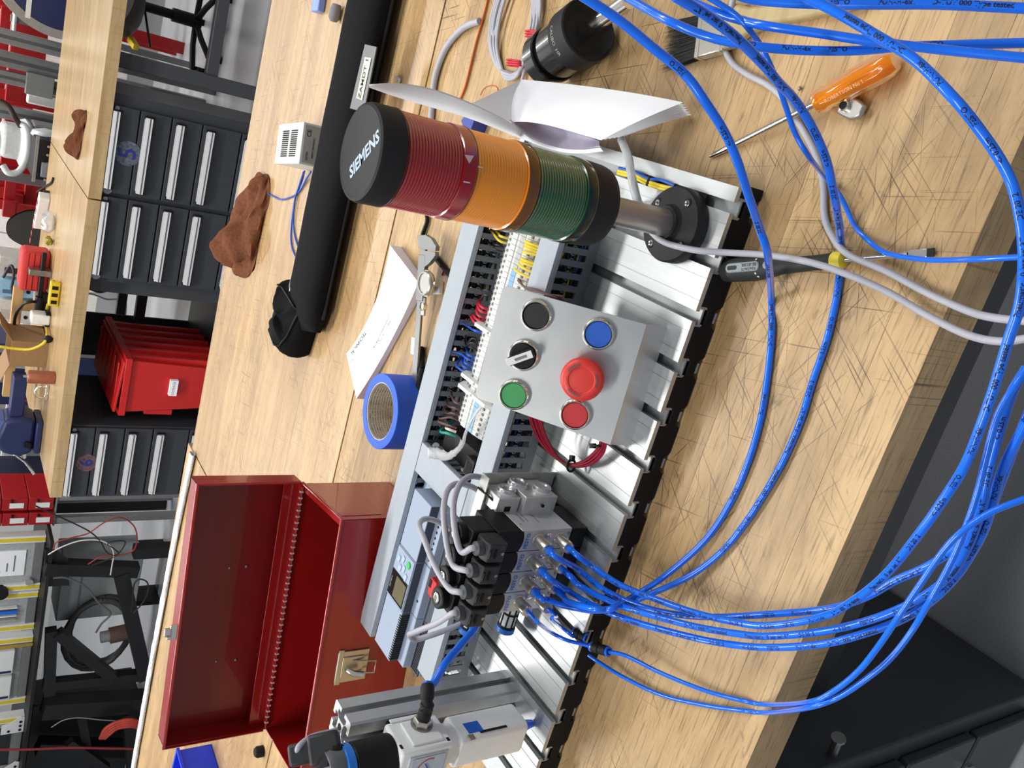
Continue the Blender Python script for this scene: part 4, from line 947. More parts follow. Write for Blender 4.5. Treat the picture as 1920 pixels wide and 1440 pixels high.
# blue bin behind and red box at the photo's lower left edge
t = thing('storage_bin', 'bright blue plastic bin behind the left end of the red toolbox', 'bin', P(400, 1440, .9))
c = P(398, 1462, .9)
BB = mat('bin_blue', (30, 60, 215), .4)
m = MB(frame(c, (1, -.1, 0), (.1, 1, 0)))
w_, d_, h_ = .055, .05, .075
m.box((-w_, -d_, 0), (w_, d_, .002)); m.box((-w_, -d_, 0), (w_, -d_ + .002, h_)); m.box((-w_, d_ - .002, 0), (w_, d_, h_)); m.box((-w_, -d_, 0), (-w_ + .002, d_, h_)); m.box((w_ - .002, -d_, 0), (w_, d_, h_)); obj('tub', m, BB, t)
m = MB(frame(c, (1, -.1, 0), (.1, 1, 0))); m.box((-w_ - .004, -d_ - .004, h_ - .006), (w_ + .004, -d_, h_)); m.box((-w_ - .004, d_, h_ - .006), (w_ + .004, d_ + .004, h_)); m.box((w_, -d_, h_ - .006), (w_ + .004, d_, h_)); m.box((-w_ - .004, -d_, h_ - .006), (-w_, d_, h_)); obj('rim', m, BB, t)
tag(obj('door_stop', MB().lathe([(.011, 0), (.011, .012), (.008, .016), (0, .016)], 18, P(493, 1408, .9), UP), BLACK, smooth=40), 'small black rubber stub on the bench left of the toolbox', 'rubber stub')

# ------------------------------------------------------------ bench clutter
# long black bag
t = thing('tool_bag', 'long black padded bag lying along the rear bench with a taped name tag', 'bag', (-.1, .88, .9))
BAG = mat('black_nylon', (17, 17, 19), .85, var=.25, scale=500, bump=.3, spec=.15)
e0, e1 = V((-.418, .868, .9)), V((.5, .868, .9))
dr = (e1 - e0).normalized(); sd = V((-dr.y, dr.x, 0)); Ln = (e1 - e0).length
def bag(u, v):
    s_ = u * Ln; a = v * 2 * pi
    taper = min(1, (s_ / .06)) ** .45 if s_ < .06 else 1
    wd = .063 * (.72 + .28 * taper); hh = .0265 * (.45 + .55 * taper) * (1 + .03 * sin(s_ * 40))
    ca, sa = cos(a), sin(a)
    ca = math.copysign(abs(ca) ** .75, ca); sa = math.copysign(abs(sa) ** .8, sa)
    p = e0 + dr * (s_ - (.012 * (1 - abs(ca)) if s_ < .01 else 0)) + sd * (wd * ca) + V((0, 0, .027 + hh * sa - .027 * (1 - taper) * .4))
    p.z = max(p.z, .9008); return p
m = MB(); m.grid(bag, 60, 28); m.add([bag(0, i / 28) for i in range(28)], [tuple(range(28))])
obj('body', m, BAG, t, smooth=70)
zl = [e0 + dr * s_ + sd * .047 + V((0, 0, .0455)) for s_ in [.05 + .84 * i / 16 for i in range(17)]]
obj('zip', MB().tube(zl, .0022, 6), BLACK, t)
z0_ = e0 + dr * .062 + sd * .047 + V((0, 0, .0475))
obj('zip_pull', MB(frame(z0_, -dr, sd)).box((-.004, -.004, 0), (.026, .004, .003)), CHROME, t, bevel=.0008)
obj('binding', MB().tube([e0 + dr * s_ + sd * -.0625 + V((0, 0, .02)) for s_ in (.03, .3, .6, .9)], .003, 6), BLACK, t)
a_, b_, c_, d_ = [P(*q, .9555) for q in ((684, 83), (706, 88), (682, 210), (656, 203))]
m = MB(); m.add([a_, b_, c_, d_] + [p - V((0, 0, .002)) for p in (a_, b_, c_, d_)], [(3, 2, 1, 0), (0, 1, 5, 4), (1, 2, 6, 5), (2, 3, 7, 6), (3, 0, 4, 7)])
obj('tag_sleeve', m, mat('sleeve_vinyl', (60, 60, 62), .3, coat=.4), t)
a_, b_, c_, d_ = [P(*q, .9563) for q in ((684, 107), (696, 109), (679, 188), (668, 184))]
m = MB(); m.add([a_, b_, c_, d_], [(3, 2, 1, 0)]); obj('name_tag', m, mat('cream_tape', (236, 232, 205), .6), t)
ctr = (a_ + b_ + c_ + d_) / 4; xd_ = ((c_ + d_) - (a_ + b_)).normalized()
text('ZAMDT 1', .0145, frame(ctr + V((0, 0, .0006)), -xd_, V((0, 0, 1)).cross(-xd_)) , mat('pen_ink', (70, 68, 64), .6), t, .0002)
# pouch
t = thing('pouch', 'small black cloth pouch at the end of the long black bag', 'pouch', P(555, 600, .9))
c = P(562, 594, .915)
def pouch(u, v):
    q = rrect(-.056, -.055, .056, .055, .022, 4)
    i = v * len(q); k = int(i) % len(q); k2 = (k + 1) % len(q); f_ = i - int(i); a = 2 * pi * v
    x = q[k][0] * (1 - f_) + q[k2][0] * f_; y = q[k][1] * (1 - f_) + q[k2][1] * f_
    if u < .62: sc = 1 + .08 * sin(pi * u / .62) - .22 * (u / .62) ** 3; z = .05 * u / .62
    else: sc = .78 * (1 - ((u - .62) / .38)) ; z = .05 + .010 * sin(pi / 2 * (u - .62) / .38)
    sc *= 1 + .05 * sin(3 * a + 2 + 4 * u) ; z += (.007 * sin(2 * a + 1.2) + .003 * sin(5 * a + 9 * u)) * min(1, u * 2) * (1 if u < .9 else (1 - u) * 10)
    r_ = rad(-14); X, Y = x * sc, y * sc
    return V((c.x + X * cos(r_) - Y * sin(r_), c.y + X * sin(r_) + Y * cos(r_), .9006 + z))
m = MB(); m.grid(lambda u, v: pouch(v, u), 30, 14); obj('body', m, BAG, t, smooth=50)
m = MB(); m.tube([pouch(.6, i / 24 * .999) + V((0, 0, .001)) for i in range(25)], .0018, 6); obj('seam', m, BLACK, t)
# white power supply
p0 = P(600, 318); 
t = thing('power_supply', 'small white power supply brick with vent slots beside the black bag', 'power supply', P(560, 270, .9))
O1 = P(597, 318, .9); O2 = P(612, 237, .9)
# front face (printed) spans the vertical edges at image x 517..~600
zt_ = .9 + .062
f0 = P(597, 319, .9); fr_ = P(610, 240, .9)
PS = mat('psu_white', (222, 222, 214), .45, var=.02)
xdir = (P(570, 228, zt_) - P(560, 307, zt_)).normalized()
xdir.z = 0; xdir.normalize(); ydir = V((-xdir.y, xdir.x, 0))
fl = P(560, 307, zt_); fr2 = P(570, 228, zt_); bl_ = P(515, 303, zt_)
wx = (fr2 - fl).length; dy_ = (bl_ - fl).length
FPS = frame((fl.x, fl.y, .9), xdir, ydir)
obj('case', MB(FPS).box((0, 0, .0005), (wx, dy_, .062)), PS, t, bevel=.0012)
obj('rear_step', MB(FPS).box((.002, dy_ - .012, .062), (wx - .002, dy_ - .0115, .0623)), GREYT, t)
for i in range(13):
    for j in range(2):
        x = .014 + i * (wx - .028) / 12; y = dy_ * (.18 + .34 * j)
        obj('vent_slot', MB(FPS).box((x - .0013, y, .0618), (x + .0013, y + dy_ * .26, .0623)), VOID, t)
obj('clip', MB(FPS).box((wx * .42, dy_, .05), (wx * .58, dy_ + .006, .058)), NICKEL, t, bevel=.001)
FF = FPS @ frame((wx / 2, -.0004, .031), (1, 0, 0), (0, 0, 1))
obj('label', MB(FPS).box((.004, -.0003, .004), (wx - .004, .0, .058)), mat('psu_label', (176, 174, 166), .5), t)
DK = mat('label_ink', (50, 50, 52), .6)
for s_, x, y, sz, mm_ in (('CE', wx * .26, .019, .011, DK), ('LISTED', -wx * .28, .019, .005, DK), ('INPUT 100-240VAC', -.005, .009, .0042, DK), ('MODEL NO.', -wx * .14, -.014, .0058, DK), ('DR-4524', -wx * .16, -.005, .0062, DK), ('MW', wx * .22, -.011, .0085, mat('logo_white', (235, 225, 220), .5))):
    if s_ == 'MW': obj('red_logo', MB(FF).box((wx * .22 - .0105, -.0165, -.0001), (wx * .22 + .0105, -.0055, .0003)), mat('logo_red', (200, 78, 60), .5), t)
    text(s_, sz, FF @ Mx.Translation((x, y, .0004)), mm_, t, .0001)
# its blue wires
cable('blue lead trailing from the white power supply to the brown rag', [P(583, 322, .92), P(575, 335, .905), P(558, 362, .9025), P(530, 374, .9025), P(512, 368, .9025), P(500, 362, .903)], .0016, BLUW, 'wire', 'lead')
cable('blue lead looping from the white power supply along the black bag', [P(571, 321, .92), P(566, 340, .905), P(553, 375, .9022), P(547, 420, .9022), P(546, 455, .9022), P(555, 482, .9022), P(574, 492, .903)], .0016, BLUW, 'wire', 'lead')
cable('second blue lead looping beside the first one', [P(569, 323, .92), P(562, 345, .9055), P(552, 380, .9045), P(551, 430, .9022), P(560, 465, .9022), P(575, 482, .903)], .0016, BLUW, 'wire', 'lead')
# rags
RAG = mat('brown_cloth', (112, 70, 50), .95, var=.2, scale=160, bump=.5, spec=.1)
def rag(name, label, c, L_, W_, H_, ang, seed, m=RAG):
    rr = random.Random(seed); ph = [rr.uniform(0, 6) for _ in range(8)]
    def fn(u, v):
        a = 2 * pi * v; s_ = (u - .5) * 2
        prof = max(0, 1 - abs(s_) ** 5) ** .5 * (.78 + .2 * sin(2.6 * u + ph[0]) + .1 * sin(11 * u + ph[1]))
        ca, sa = cos(a), max(-.3, sin(a))
        f1 = 1 + .14 * sin(3 * a + 5 * u + ph[2]) + .12 * sin(6 * a - 11 * u + ph[3]) + .06 * sin(11 * a + 17 * u + ph[5])
        f2 = 1 + .30 * sin(4.2 * ca + 7 * u + ph[6]) + .22 * sin(8 * ca - 13 * u + ph[7])
        x = s_ * L_ * (1 + .05 * sin(3 * a + ph[4])); y = W_ * prof * ca * f1 + W_ * .22 * sin(4 * u + ph[4]); z = H_ * prof * sa * f2 * (1.1 - .5 * u)
        return V((c.x + x * cos(ang) - y * sin(ang), c.y + x * sin(ang) + y * cos(ang), max(.9006, .903 + z)))
    m_ = MB(); m_.grid(fn, 44, 36); return tag(obj(name, m_, m, smooth=60), label, 'rag')
a_, b_ = P(445, 490), P(500, 358)
rag('rag', 'brown cloth rag crumpled on the rear bench near its far edge', (P(456, 478, .9) + P(490, 364, .9)) / 2, .122, .07, .055, math.atan2(b_.y - a_.y, b_.x - a_.x) - .06, 3)
a_, b_ = P(146, 290), P(162, 216)
rag('rag', 'brown cloth rag crumpled on the far bench above the number 5 cabinet', (a_ + b_) / 2, .115, .055, .07, math.atan2(b_.y - a_.y, b_.x - a_.x), 5)
# white booklet
t = thing('booklet', 'white printed booklet lying under the caliper', 'booklet', P(720, 610, .905))
k4 = [P(735, 460, .916), P(788, 530, .912), P(676, 748, .908), P(655, 664, .914)]
def bk_(u, v, h):
    p = k4[0] * (1 - u) * (1 - v) + k4[1] * u * (1 - v) + k4[2] * u * v + k4[3] * (1 - u) * v
    p.z = .9006 + h * (.0085 + .006 * (v - .5) ** 2 * 4 + .004 * (1 - u))
    sag = V((.004, .012, 0)) * (4 * v * (1 - v)) * -(1 - u)
    return p + sag
m = MB(); m.grid(lambda u, v: bk_(u, v, 1), 8, 16); obj('cover', m, PAPER, t, smooth=60)
m = MB(); m.grid(lambda u, v: bk_(u, v, 0) + V((0, 0, .0006)), 8, 16)
for e in ((0, None), (1, None), (None, 0), (None, 1)):
    f_ = (lambda s_, h, e=e: bk_(e[0] if e[0] is not None else s_, e[1] if e[1] is not None else s_, h * .97))
    m.grid(f_, 16, 5)
obj('pages', m, mat('page_edges', (216, 210, 218), .8, var=.1, scale=300, stretch=(.2, .2, 8)), t)
def onbook(u, v, lift=.0006):
    p = bk_(u, v, 1); p.z += lift; return p
bu = (bk_(0, .9, 1) - bk_(0, .5, 1)).normalized(); bv = (bk_(.9, .5, 1) - bk_(.1, .5, 1)).normalized()
def btext(s_, sz, u, v, m):
    nx = (bk_(min(1, u + .05), v, 1) - bk_(u, v, 1)); ny = (bk_(u, v, 1) - bk_(u, min(1, v + .05), 1))
    text(s_, sz, frame(onbook(u, v), -ny, V((0, 0, 1)).cross(-ny)), m, t)
btext('TECHNICAL', .010, .12, .82, DK); btext('DATA', .008, .62, .62, GREYT); btext('INPUT / OUTPUT', .0065, .7, .5, GREYT); btext('SIZE 2', .006, .25, .96, GREYT)
m = MB(); m.add([onbook(.5, .38), onbook(.62, .38), onbook(.62, .56), onbook(.5, .58)], [(0, 1, 2, 3)]); obj('printed_panel', m, mat('pale_grey_print', (214, 216, 226), .7), t)
# tape roll: a disc standing slightly tipped, facing the back left
t = thing('tape_roll', 'roll of blue masking tape lying flat with a printed cardboard core', 'tape roll', P(735, 775, .9))
TBL = mat('tape_blue', (38, 92, 214), .55, var=.04)
cA = P(716, 772, .9)
rO, rI, wT = .0545, .0405, .048
c0 = P(711, 771, .949)
obj('roll', MB().lathe([(rI + .0015, .0), (rO - .0006, .0), (rO, .0008 / wT), (rO, 1 - .0008 / wT), (rO - .0006, 1), (rI + .0015, 1), (rI + .0015, 0)], 72, (c0.x, c0.y, .9004), (0, 0, wT)), TBL, t, smooth=30)
co_ = obj('core', MB().lathe([(rI, .02), (rI + .0018, .02), (rI + .0018, .985), (rI, .985), (rI - .0002, .98), (rI - .0002, .02)], 60, (c0.x, c0.y, .9004), (0, 0, wT)), mat('cardboard_core', (190, 182, 168), .7), t, smooth=30)
# print inside the core: blocks of small lettering wrapped on the inner wall
def core_text(s_, sz, ang, z, m):
    vs, fs = text_mesh(s_, sz, m)
    mb = MB(); out = []
    for x, y, _ in vs:
        a = ang - x / rI; out.append((c0.x + (rI - .0004) * cos(a), c0.y + (rI - .0004) * sin(a), z + y))
    mb.add(out, fs); obj('core_print', mb, m, co_)
INKG = mat('core_ink', (112, 106, 98), .7)
for bi, a0 in enumerate((50, 80, 110, 140, 170)):
    for r_ in range(9):
        core_text(random.choice(['TAPE IS FOR', 'REMOVE WITHIN', 'CLEAN EDGES', 'APPLY TO DRY', 'PAINTED WALLS', 'SURFACES ONLY']), .0036, rad(a0), .944 - r_ * .0042 - .001, INKG)
# dial caliper, standing on its jaw edge
t = thing('caliper', 'steel dial caliper lying between the booklet and the rear duct', 'caliper', P(790, 560, .9))
K0 = P(796, 462, .925); K1 = P(776, 748, .908)
kd = (K1 - K0); kl = kd.length; FK = frame(K0, kd, V((0, 0, -1)).cross(kd))    # x along the beam, z up
FK = frame(K0, kd, kd.cross(V((0, 0, 1))))
kz = lambda a, b: MB(FK).box(a, b)
sgn = -1 if (FK.to_3x3() @ V((0, 0, 1))).z < 0 else 1
CS = mat('caliper_steel', (132, 134, 134), .35, .8, .08, 60); CSL = mat('caliper_light', (176, 174, 168), .36, .8, .05)
obj('beam', kz((.0, -.006, -.0018), (kl, .0075, .0018)), CS, t, bevel=.0004)
obj('slide', kz((.012, -.0095, -.0034), (.076, .0095, .0034)), CS, t, bevel=.0006)
# y>0 is towards the rear duct
fy = 1 if (FK.to_3x3() @ V((0, 1, 0))).y < 0 else -1
def jaw(name, pts, h=.0032, m=CS): obj(name, MB(FK).prism([(x, y * fy) for x, y in pts][::fy], -h, h), m, t, bevel=.0003)
jaw('fixed_jaw', [(-.014, -.016), (.003, -.012), (.004, .008), (.004, .036), (-.002, .037), (-.012, .022), (-.016, .006)])
jaw('sliding_jaw', [(.0055, .004), (.030, .006), (.022, .022), (.0105, .037), (.0055, .036)])
dc = FK @ V((.053, .020 * fy, .0))
obj('dial_case', MB(FK).lathe([(.0165, -.002), (.0175, .001), (.0175, .006), (.016, .0075), (.0145, .0075), (.0145, .006), (0, .006)], 36, (.05, .017 * fy, 0), (0, 0, sgn)), CSL, t, smooth=35)
obj('bezel_ring', MB(FK).lathe([(.0185, .001), (.0185, .0035), (.0172, .0035)], 36, (.05, .017 * fy, 0), (0, 0, sgn)), NICKEL, t, smooth=40)
obj('thumb_screw', MB(FK).lathe([(.003, 0), (.003, .003), (.0042, .004), (.0042, .008), (0, .008)], 14, (.048, .035 * fy, 0), (0, fy, 0)), CSL, t, smooth=40)
obj('thumb_roller', MB(FK).lathe([(.006, -.003), (.0065, 0), (.006, .003), (0, .003)], 20, (.083, .009 * fy, 0), (0, 0, 1)), CHROME, t, smooth=40)
obj('roller_arm', kz((.07, .003 * fy, -.0018), (.096, .014 * fy, .0018)), CSL, t, bevel=.001)
obj('depth_rod', MB(FK).box((kl, -.0012, -.0008), (kl + .004, .0012, .0008)), CSL, t)
cable('black hex key sticking out from behind the amber lens', [P(800, 400, .904), P(801, 415, .904), P(796, 430, .904), P(793, 440, .904), P(797, 449, .904), P(806, 453, .904)], .0032, BLACK, 'hex key', 'hex_key', n=6, k=4)
cable('black rod under the caliper jaw, running into the rear duct', [P(815, 482, .903), P(835, 505, .903), P(846, 518, .903)], .0038, BLACK, 'rod', 'rod', n=8, k=2)
c = P(823, 541, .9)
tag(obj('white_stub', MB(frame(c, (P(835, 539) - P(812, 541)), V((0, 0, 1)).cross(P(835, 539) - P(812, 541)))).box((-.012, -.009, .0004), (.014, .009, .009)), WHITE, bevel=.002), 'small white plastic block between the caliper and the rear duct', 'plastic block')
cable('snip of red wire on the bench near the caliper jaw', [P(829, 516, .902), P(832, 508, .902)], .0016, REDW, 'wire snip', 'wire_snip', k=2)
c = P(776, 650, .9)
tag(obj('paper_scrap', MB(frame(c, (1, .4, 0), (-.4, 1, 0))).prism([(-.013, -.006), (.012, -.008), (.014, .006), (-.01, .007)], .0003, .0011), PAPER), 'torn white paper scrap beside the caliper beam', 'scrap')
c = P(783, 700, .9)
t = thing('pliers', 'black handled pliers end showing between the tape roll and the duct', 'pliers', c)
obj('handle', MB().tube(spline([P(792, 690, .906), P(788, 715, .907), P(785, 738, .908)], 5), .006, 10), BLACK, t, smooth=60)
obj('jaw', MB().tube([P(789, 652, .904), P(790, 672, .906), P(791, 690, .906)], .005, 8), BLACK, t, smooth=60)
obj('pivot', MB().lathe([(.006, 0), (.006, .004), (0, .004)], 14, P(779, 727, .906), UP), CHROME, t, smooth=40)
c = P(775, 754, .9)
tag(obj('white_clip', MB(frame(c, (1, .3, 0), (-.3, 1, 0))).box((-.007, -.006, .0004), (.007, .012, .014)), WHITE, bevel=.002), 'small white plastic clip between the tape roll and the rear duct', 'clip')
# grey cable piece and coil, copper wire
cable('short curved piece of thick grey cable on the bench behind the papers', [P(899, 40, .905), P(880, 46, .905), P(862, 58, .905), P(840, 84, .905), P(825, 115, .905), P(815, 150, .905), P(811, 185, .905), P(808, 228, .905)], .0046, CABLE, 'cable', 'cable_offcut')
cable('thin orange copper wire lying along the bench behind the papers', [P(916, -8, .9022), P(911, 15, .9022), P(903, 45, .9022), P(893, 80, .9022), P(884, 118, .9022), P(874, 158, .9022), P(862, 188, .9022)], .0017, ORGW, 'wire', 'copper_wire')
cable('thin loop of orange wire beside the paper sheaf', [P(901, 178, .903), P(907, 167, .906), P(918, 161, .909), P(930, 162, .907), P(934, 172, .904), P(928, 184, .902)], .0008, ORGW, 'wire', 'wire_loop')
t = thing('cable_coil', 'coil of grey cable bound with red ties near the photo top', 'cable coil', P(965, 70, .9))
for j in range(6):
    o = (j - 2.5) * 3.2
    pts = [P(948 + o * .9, -30, .906 + .003 * (j % 3)), P(930 + o, 30, .904 + .003 * (j % 3)), P(925 + o * .8, 85, .904 + .003 * (j % 2)), P(937 + o * .5, 128 + o * .3, .904), P(950, 142 + o * .8, .904 + .003 * (j % 2)), P(968 + o * .2, 140 + o * .3, .906), P(984 - o * .5, 112, .906 + .003 * (j % 3)), P(999 - o * .8, 65, .906 + .003 * (j % 2)), P(1006 - o * .9, 10, .908), P(1000 - o * .9, -30, .91)]
    obj('turn', MB().tube(spline(pts, 7), .0022, 8), CABLE, t, smooth=60)
for u, v, w_ in ((1001, 64, 16), (963, 118, 13)):
    for j in range(3):
        a, b = P(u - w_, v - 6 + j * 5, .914), P(u + w_, v - 3 + j * 4, .914)
        lo = [a, (a + b) / 2 + V((0, 0, .005)), b, (a + b) / 2 - V((0, 0, .007)), a]
        obj('red_tie', MB().tube(spline(lo, 5), .0011, 6), REDW, t, smooth=60)
cable('grey cable tail running from the coil under the paper sheaf', [P(1000, 70, .906), P(992, 100, .905), P(984, 130, .905), P(977, 160, .904)], .0022, CABLE, 'cable', 'cable_tail')
# small odds and ends on the rear bench
c = P(605, 4, .9)
tag(obj('eraser', MB(frame(c, (1, .1, 0), (-.1, 1, 0))).box((-.02, -.018, .0004), (.012, .018, .014)), mat('pale_blue_plastic', (120, 145, 215), .4), bevel=.002), 'pale blue plastic block at the top edge of the photo', 'plastic block')
c = P(641, 24, .9)
tag(obj('ear_plug', MB().lathe([(.0, 0), (.008, .001), (.010, .010), (.010, .026), (.006, .032), (0, .033)], 18, c + V((0.012, .004, .0105)), (-.95, .05, 0)), mat('grey_foam', (128, 126, 126), .9, bump=.4), smooth=45), 'small grey foam plug beside the long black bag', 'plug')
cable('bent metal clip on the bench in front of the long black bag', [P(742, 145, .904), P(749, 149, .906), P(747, 157, .904), P(738, 180, .903)], .002, CABLE, 'clip', 'metal_clip')
c = P(901, 247, .9)
tag(obj('blue_block', MB(frame(P(900, 248, .9), (1, -.2, 0), (.2, 1, 0))).prism([(-.012, -.012), (.020, -.012), (.020, .01), (.004, .02)], .0004, .022), mat('dark_blue_plastic', (46, 62, 150), .45), bevel=.001), 'dark blue plastic corner between the red lens and the paper sheaf', 'plastic part')

# ------------------------------------------------------------ sheaf of papers
t = thing('paper_sheaf', 'sheaf of white printed pages, its near half flat and far half curled upright', 'papers', P(1130, 260, .9))
def bez(a, b, c, d, s_):
    return a * (1 - s_) ** 3 + b * 3 * s_ * (1 - s_) ** 2 + c * 3 * s_ * s_ * (1 - s_) + d * s_ ** 3
# top page: corners a (by the opening), b (near tip), c (right tip), d (far), e (left where it meets the band)
pa, pb, pc, pd, pe = P(960, 229, .992), P(1127, 263, .958), P(1281, 192, .924), P(978, 149, .966), P(880, 196, 1.05)
def sheet_(u, v, k):
    # u along a->b / e->c ; v from the opening side to the back side
    lo = bez(pa, P(1012, 224, .992), P(1064, 246, .975), pb, u)
    hi = bez(pd, P(1085, 158, .957), P(1190, 172, .938), pc, u)
    p = lo.lerp(hi, v) + V((0, 0, .006 * sin(pi * v) * (1 - u * .5)))
    dz = -.0034 * k * (.3 + .9 * u)
    sh = V((.004, -.003, 0)) * (k * .45 * (1 - v)) - V((.003, -.002, 0)) * (k * .5 * v * u)
    return p + V((0, 0, dz)) + sh
for k in range(6):
    m = MB(); m.grid(lambda u, v: sheet_(u, v, k), 16, 8); obj('page', m, PAPER, t, smooth=60)
def gore(u, v):
    # left part of the top page up to the curled band
    a = pe.lerp(pa, u); b = pe.lerp(pd, u); return a.lerp(b, v) + V((0, 0, .004 * sin(pi * v) * u))
m = MB(); m.grid(gore, 8, 8); obj('page', m, PAPER, t, smooth=60)
# curled outer sheet: a standing band from the near corner up to the far tip
zb = [.944, .946, .953, .975, .998, 1.045, 1.092, 1.136, 1.18]
ups = [P(u, v, z + .004) for (u, v), z in zip(((1125, 277), (1088, 281), (1047, 277), (997, 260), (960, 234), (900, 203), (820, 172), (750, 159), (692, 161)), zb)]
los = [P(u, v, z) for (u, v), z in zip(((1132, 284), (1092, 288), (1050, 285), (1000, 269), (940, 245), (870, 219), (800, 199), (740, 181), (692, 164)), zb)]
us, ls = spline(ups, 6), spline(los, 6)
nrm = (V((-.3, -.9, .1))).normalized()
def band(off, lo_only=0):
    def fn(u, v):
        i = int(round(u * (len(us) - 1))); p = us[i].lerp(ls[i], v)
        return p + nrm * ((.003 if u < .45 else .012) * sin(pi * v) * min(1, 3 * (1 - u)) ) + V((.004, .006, -.002)) * off
    return fn
for k in range(2):
    m = MB(); m.grid(band(k * .35), len(us) - 1, 10); obj('curled_page', m, PAPER, t, smooth=60)
# outer sheet under the opening, its shade put into a greyer page colour
def under(u, v):
    a = us[int(round(u * (len(us) - 1) * .5))]; b = bez(P(1128, 266, .945), P(1066, 243, .955), P(1004, 222, .965), P(955, 224, .985), u)
    return a.lerp(b, v) + V((.004, .01, -.004)) * sin(pi * v)
m = MB(); m.grid(under, 18, 6); obj('back_page', m, mat('shaded_page', (176, 170, 190), .75), t, smooth=60)
cable('clear plastic tube standing on the plate between the papers and the tower', [P(1165, 262, .938), P(1178, 295, .95), P(1184, 330, .957), P(1194, 372, .95), P(1200, 385, .937)], .0042, mat('clear_tube', (214, 216, 220), .2, trans=.5, var=.02), 'tube', 'clear_tube')
# yellow and blue wires in the right slot, with a tie and a black connector
for i, (dx, m, lab) in enumerate(((-.0022, YEL, 'yellow wire lying in the plate slot behind the tower base'), (.0005, YEL, 'second yellow wire lying in the plate slot behind the tower base'), (.003, BLUW, 'blue wire lying in the plate slot behind the tower base'))):
    cable(lab, [V((dx, .152, ZP + .003)), V((dx + .001, .125, ZP + .0042)), V((dx - .001, .105, ZP + .0042)), V((dx + .0012 * (1 if i == 2 else -1), .088, ZP + .004)), V((dx, .07, ZP + .002))], .0016, m, 'wire', 'slot_wire')
tt = thing('cable_tie', 'black cable tie on the wires in the right plate slot', 'cable tie', (0, .103, ZP))
obj('strap', MB().box((-.005, .1015, ZP + .0005), (.0052, .1045, ZP + .0064)), BLACK, tt, bevel=.0008)
tt = thing('wire_connector', 'black connector block beside the green lens foot at the duct end', 'connector', (-.03, .165, ZP))
obj('body', MB().box((-.05, .153, ZP + .001), (-.022, .178, ZP + .012)), BLACK, tt, bevel=.001); obj('knob', MB().lathe([(.005, 0), (.005, .006), (0, .006)], 16, (-.018, .157, ZP + .001), UP), BLACK, tt)

# ------------------------------------------------------------ black spindle nose
SG = mat('gloss_black', (20, 20, 22), .22, var=.1, coat=.4)
s0 = P(1015, 118, .932); s1 = P(1182, -2, .955)
sx_ = (s1 - s0).normalized(); L0 = .001
t = thing('spindle_nose', 'glossy black stepped spindle nose with a chrome shaft near the photo top', 'spindle', (s0.x, s0.y, .9))
st = P(1030, 108, .93)
obj('flange', MB().lathe([(.0, 0), (.0305, .0), (.0315, .001), (.0315, .019), (.030, .0205), (.027, .0205), (.027, .0275), (0, .0275)], 48, st - sx_ * .008, sx_), SG, t, smooth=30)
obj('barrel', MB().lathe([(.0275, .0275), (.030, .029), (.030, .058), (0, .058)], 48, st - sx_ * .008, sx_), SG, t, smooth=30)
obj('hood', MB().lathe([(.030, .0582), (.0335, .060), (.0335, .088), (.0318, .089), (.031, .086), (.022, .080), (0, .08)], 48, st - sx_ * .008, sx_), BLACKM, t, smooth=30)
obj('shaft', MB().lathe([(.0085, .078), (.0085, .16), (0, .16)], 24, st - sx_ * .008, sx_), CHROME, t, smooth=40)
ctr = st - sx_ * .008
def wrap_text(s_, size, m, c, axv, r, h, ang0, a, b, par):
    vs, fs = text_mesh(s_, size, m); mb = MB(); out = []
    for x, y, _ in vs:
        an = ang0 + x / r; out.append(c + axv * (h + y) + (a * cos(an) + b * sin(an)) * (r + .0002))
    mb.add(out, fs); obj('lettering', mb, m, par)
tow = (T - ctr).normalized(); aa = (tow - sx_ * tow.dot(sx_)).normalized(); bb = sx_.cross(aa)
wrap_text('CALIBO  HR', .0062, mat('engraved_print', (150, 148, 140), .5), ctr, sx_, .0335, .068, -.35, aa, -bb if bb.y > 0 else bb, t)
# ------------------------------------------------------------ brush
t = thing('brush', 'flat paint brush with black bristles and a tin ferrule under the tubes', 'brush', P(1320, 80, .9))
f0, f1 = P(1311, 70, .906), P(1362, 55, .906)
bx_ = (f1 - f0).normalized(); by_ = V((0, 0, 1)).cross(bx_); FBr = frame(f0, bx_, by_)
wB = .0215
obj('ferrule', MB(FBr).box((0, -wB, -.0052), (.036, wB, .0052)), NICKEL, t, bevel=.0015)
for x in (.004, .031): obj('crimp', MB(FBr).box((x, -wB - .0003, -.0055), (x + .002, wB + .0003, .0055)), NICKEL, t)
for y in (-.012, .012): obj('nail', MB(FBr).lathe([(.0016, 0), (.001, .0008), (0, .001)], 10, (.026, y, .0052), UP), STEEL, t)
m = MB(FBr); rr = random.Random(4)
for i in range(700):
    y = rr.uniform(-wB + .001, wB - .001); z = rr.uniform(-.0045, .0045); l_ = rr.uniform(.036, .052); e = 1.18 + rr.uniform(-.1, .1)
    a = V((0, y, z)); b = V((-l_, y * e, min(.008, max(-.0052, z * .6 + rr.uniform(-.001, .001)))))
    w = .0004; m.add([a + V((0, w, 0)), a - V((0, w, 0)), b + V((0, 0, w))], [(0, 1, 2)])
bo = obj('bristles', m, mat('bristle_black', (24, 22, 22), .7), t); bo['kind'] = 'stuff'
hp = [(.034, .020), (.045, .0195), (.062, .012), (.085, .0085), (.12, .012), (.16, .0145), (.185, .010), (.192, .0)]
hp = [(x, y) for x, y in hp] + [(x, -y) for x, y in reversed(hp[:-1])]
obj('handle', MB(FBr).prism(hp[::-1], -.0045, .0065), mat('handle_wood', (176, 156, 112), .5, var=.15, scale=8, stretch=(1, 12, 12)), t, bevel=.003)
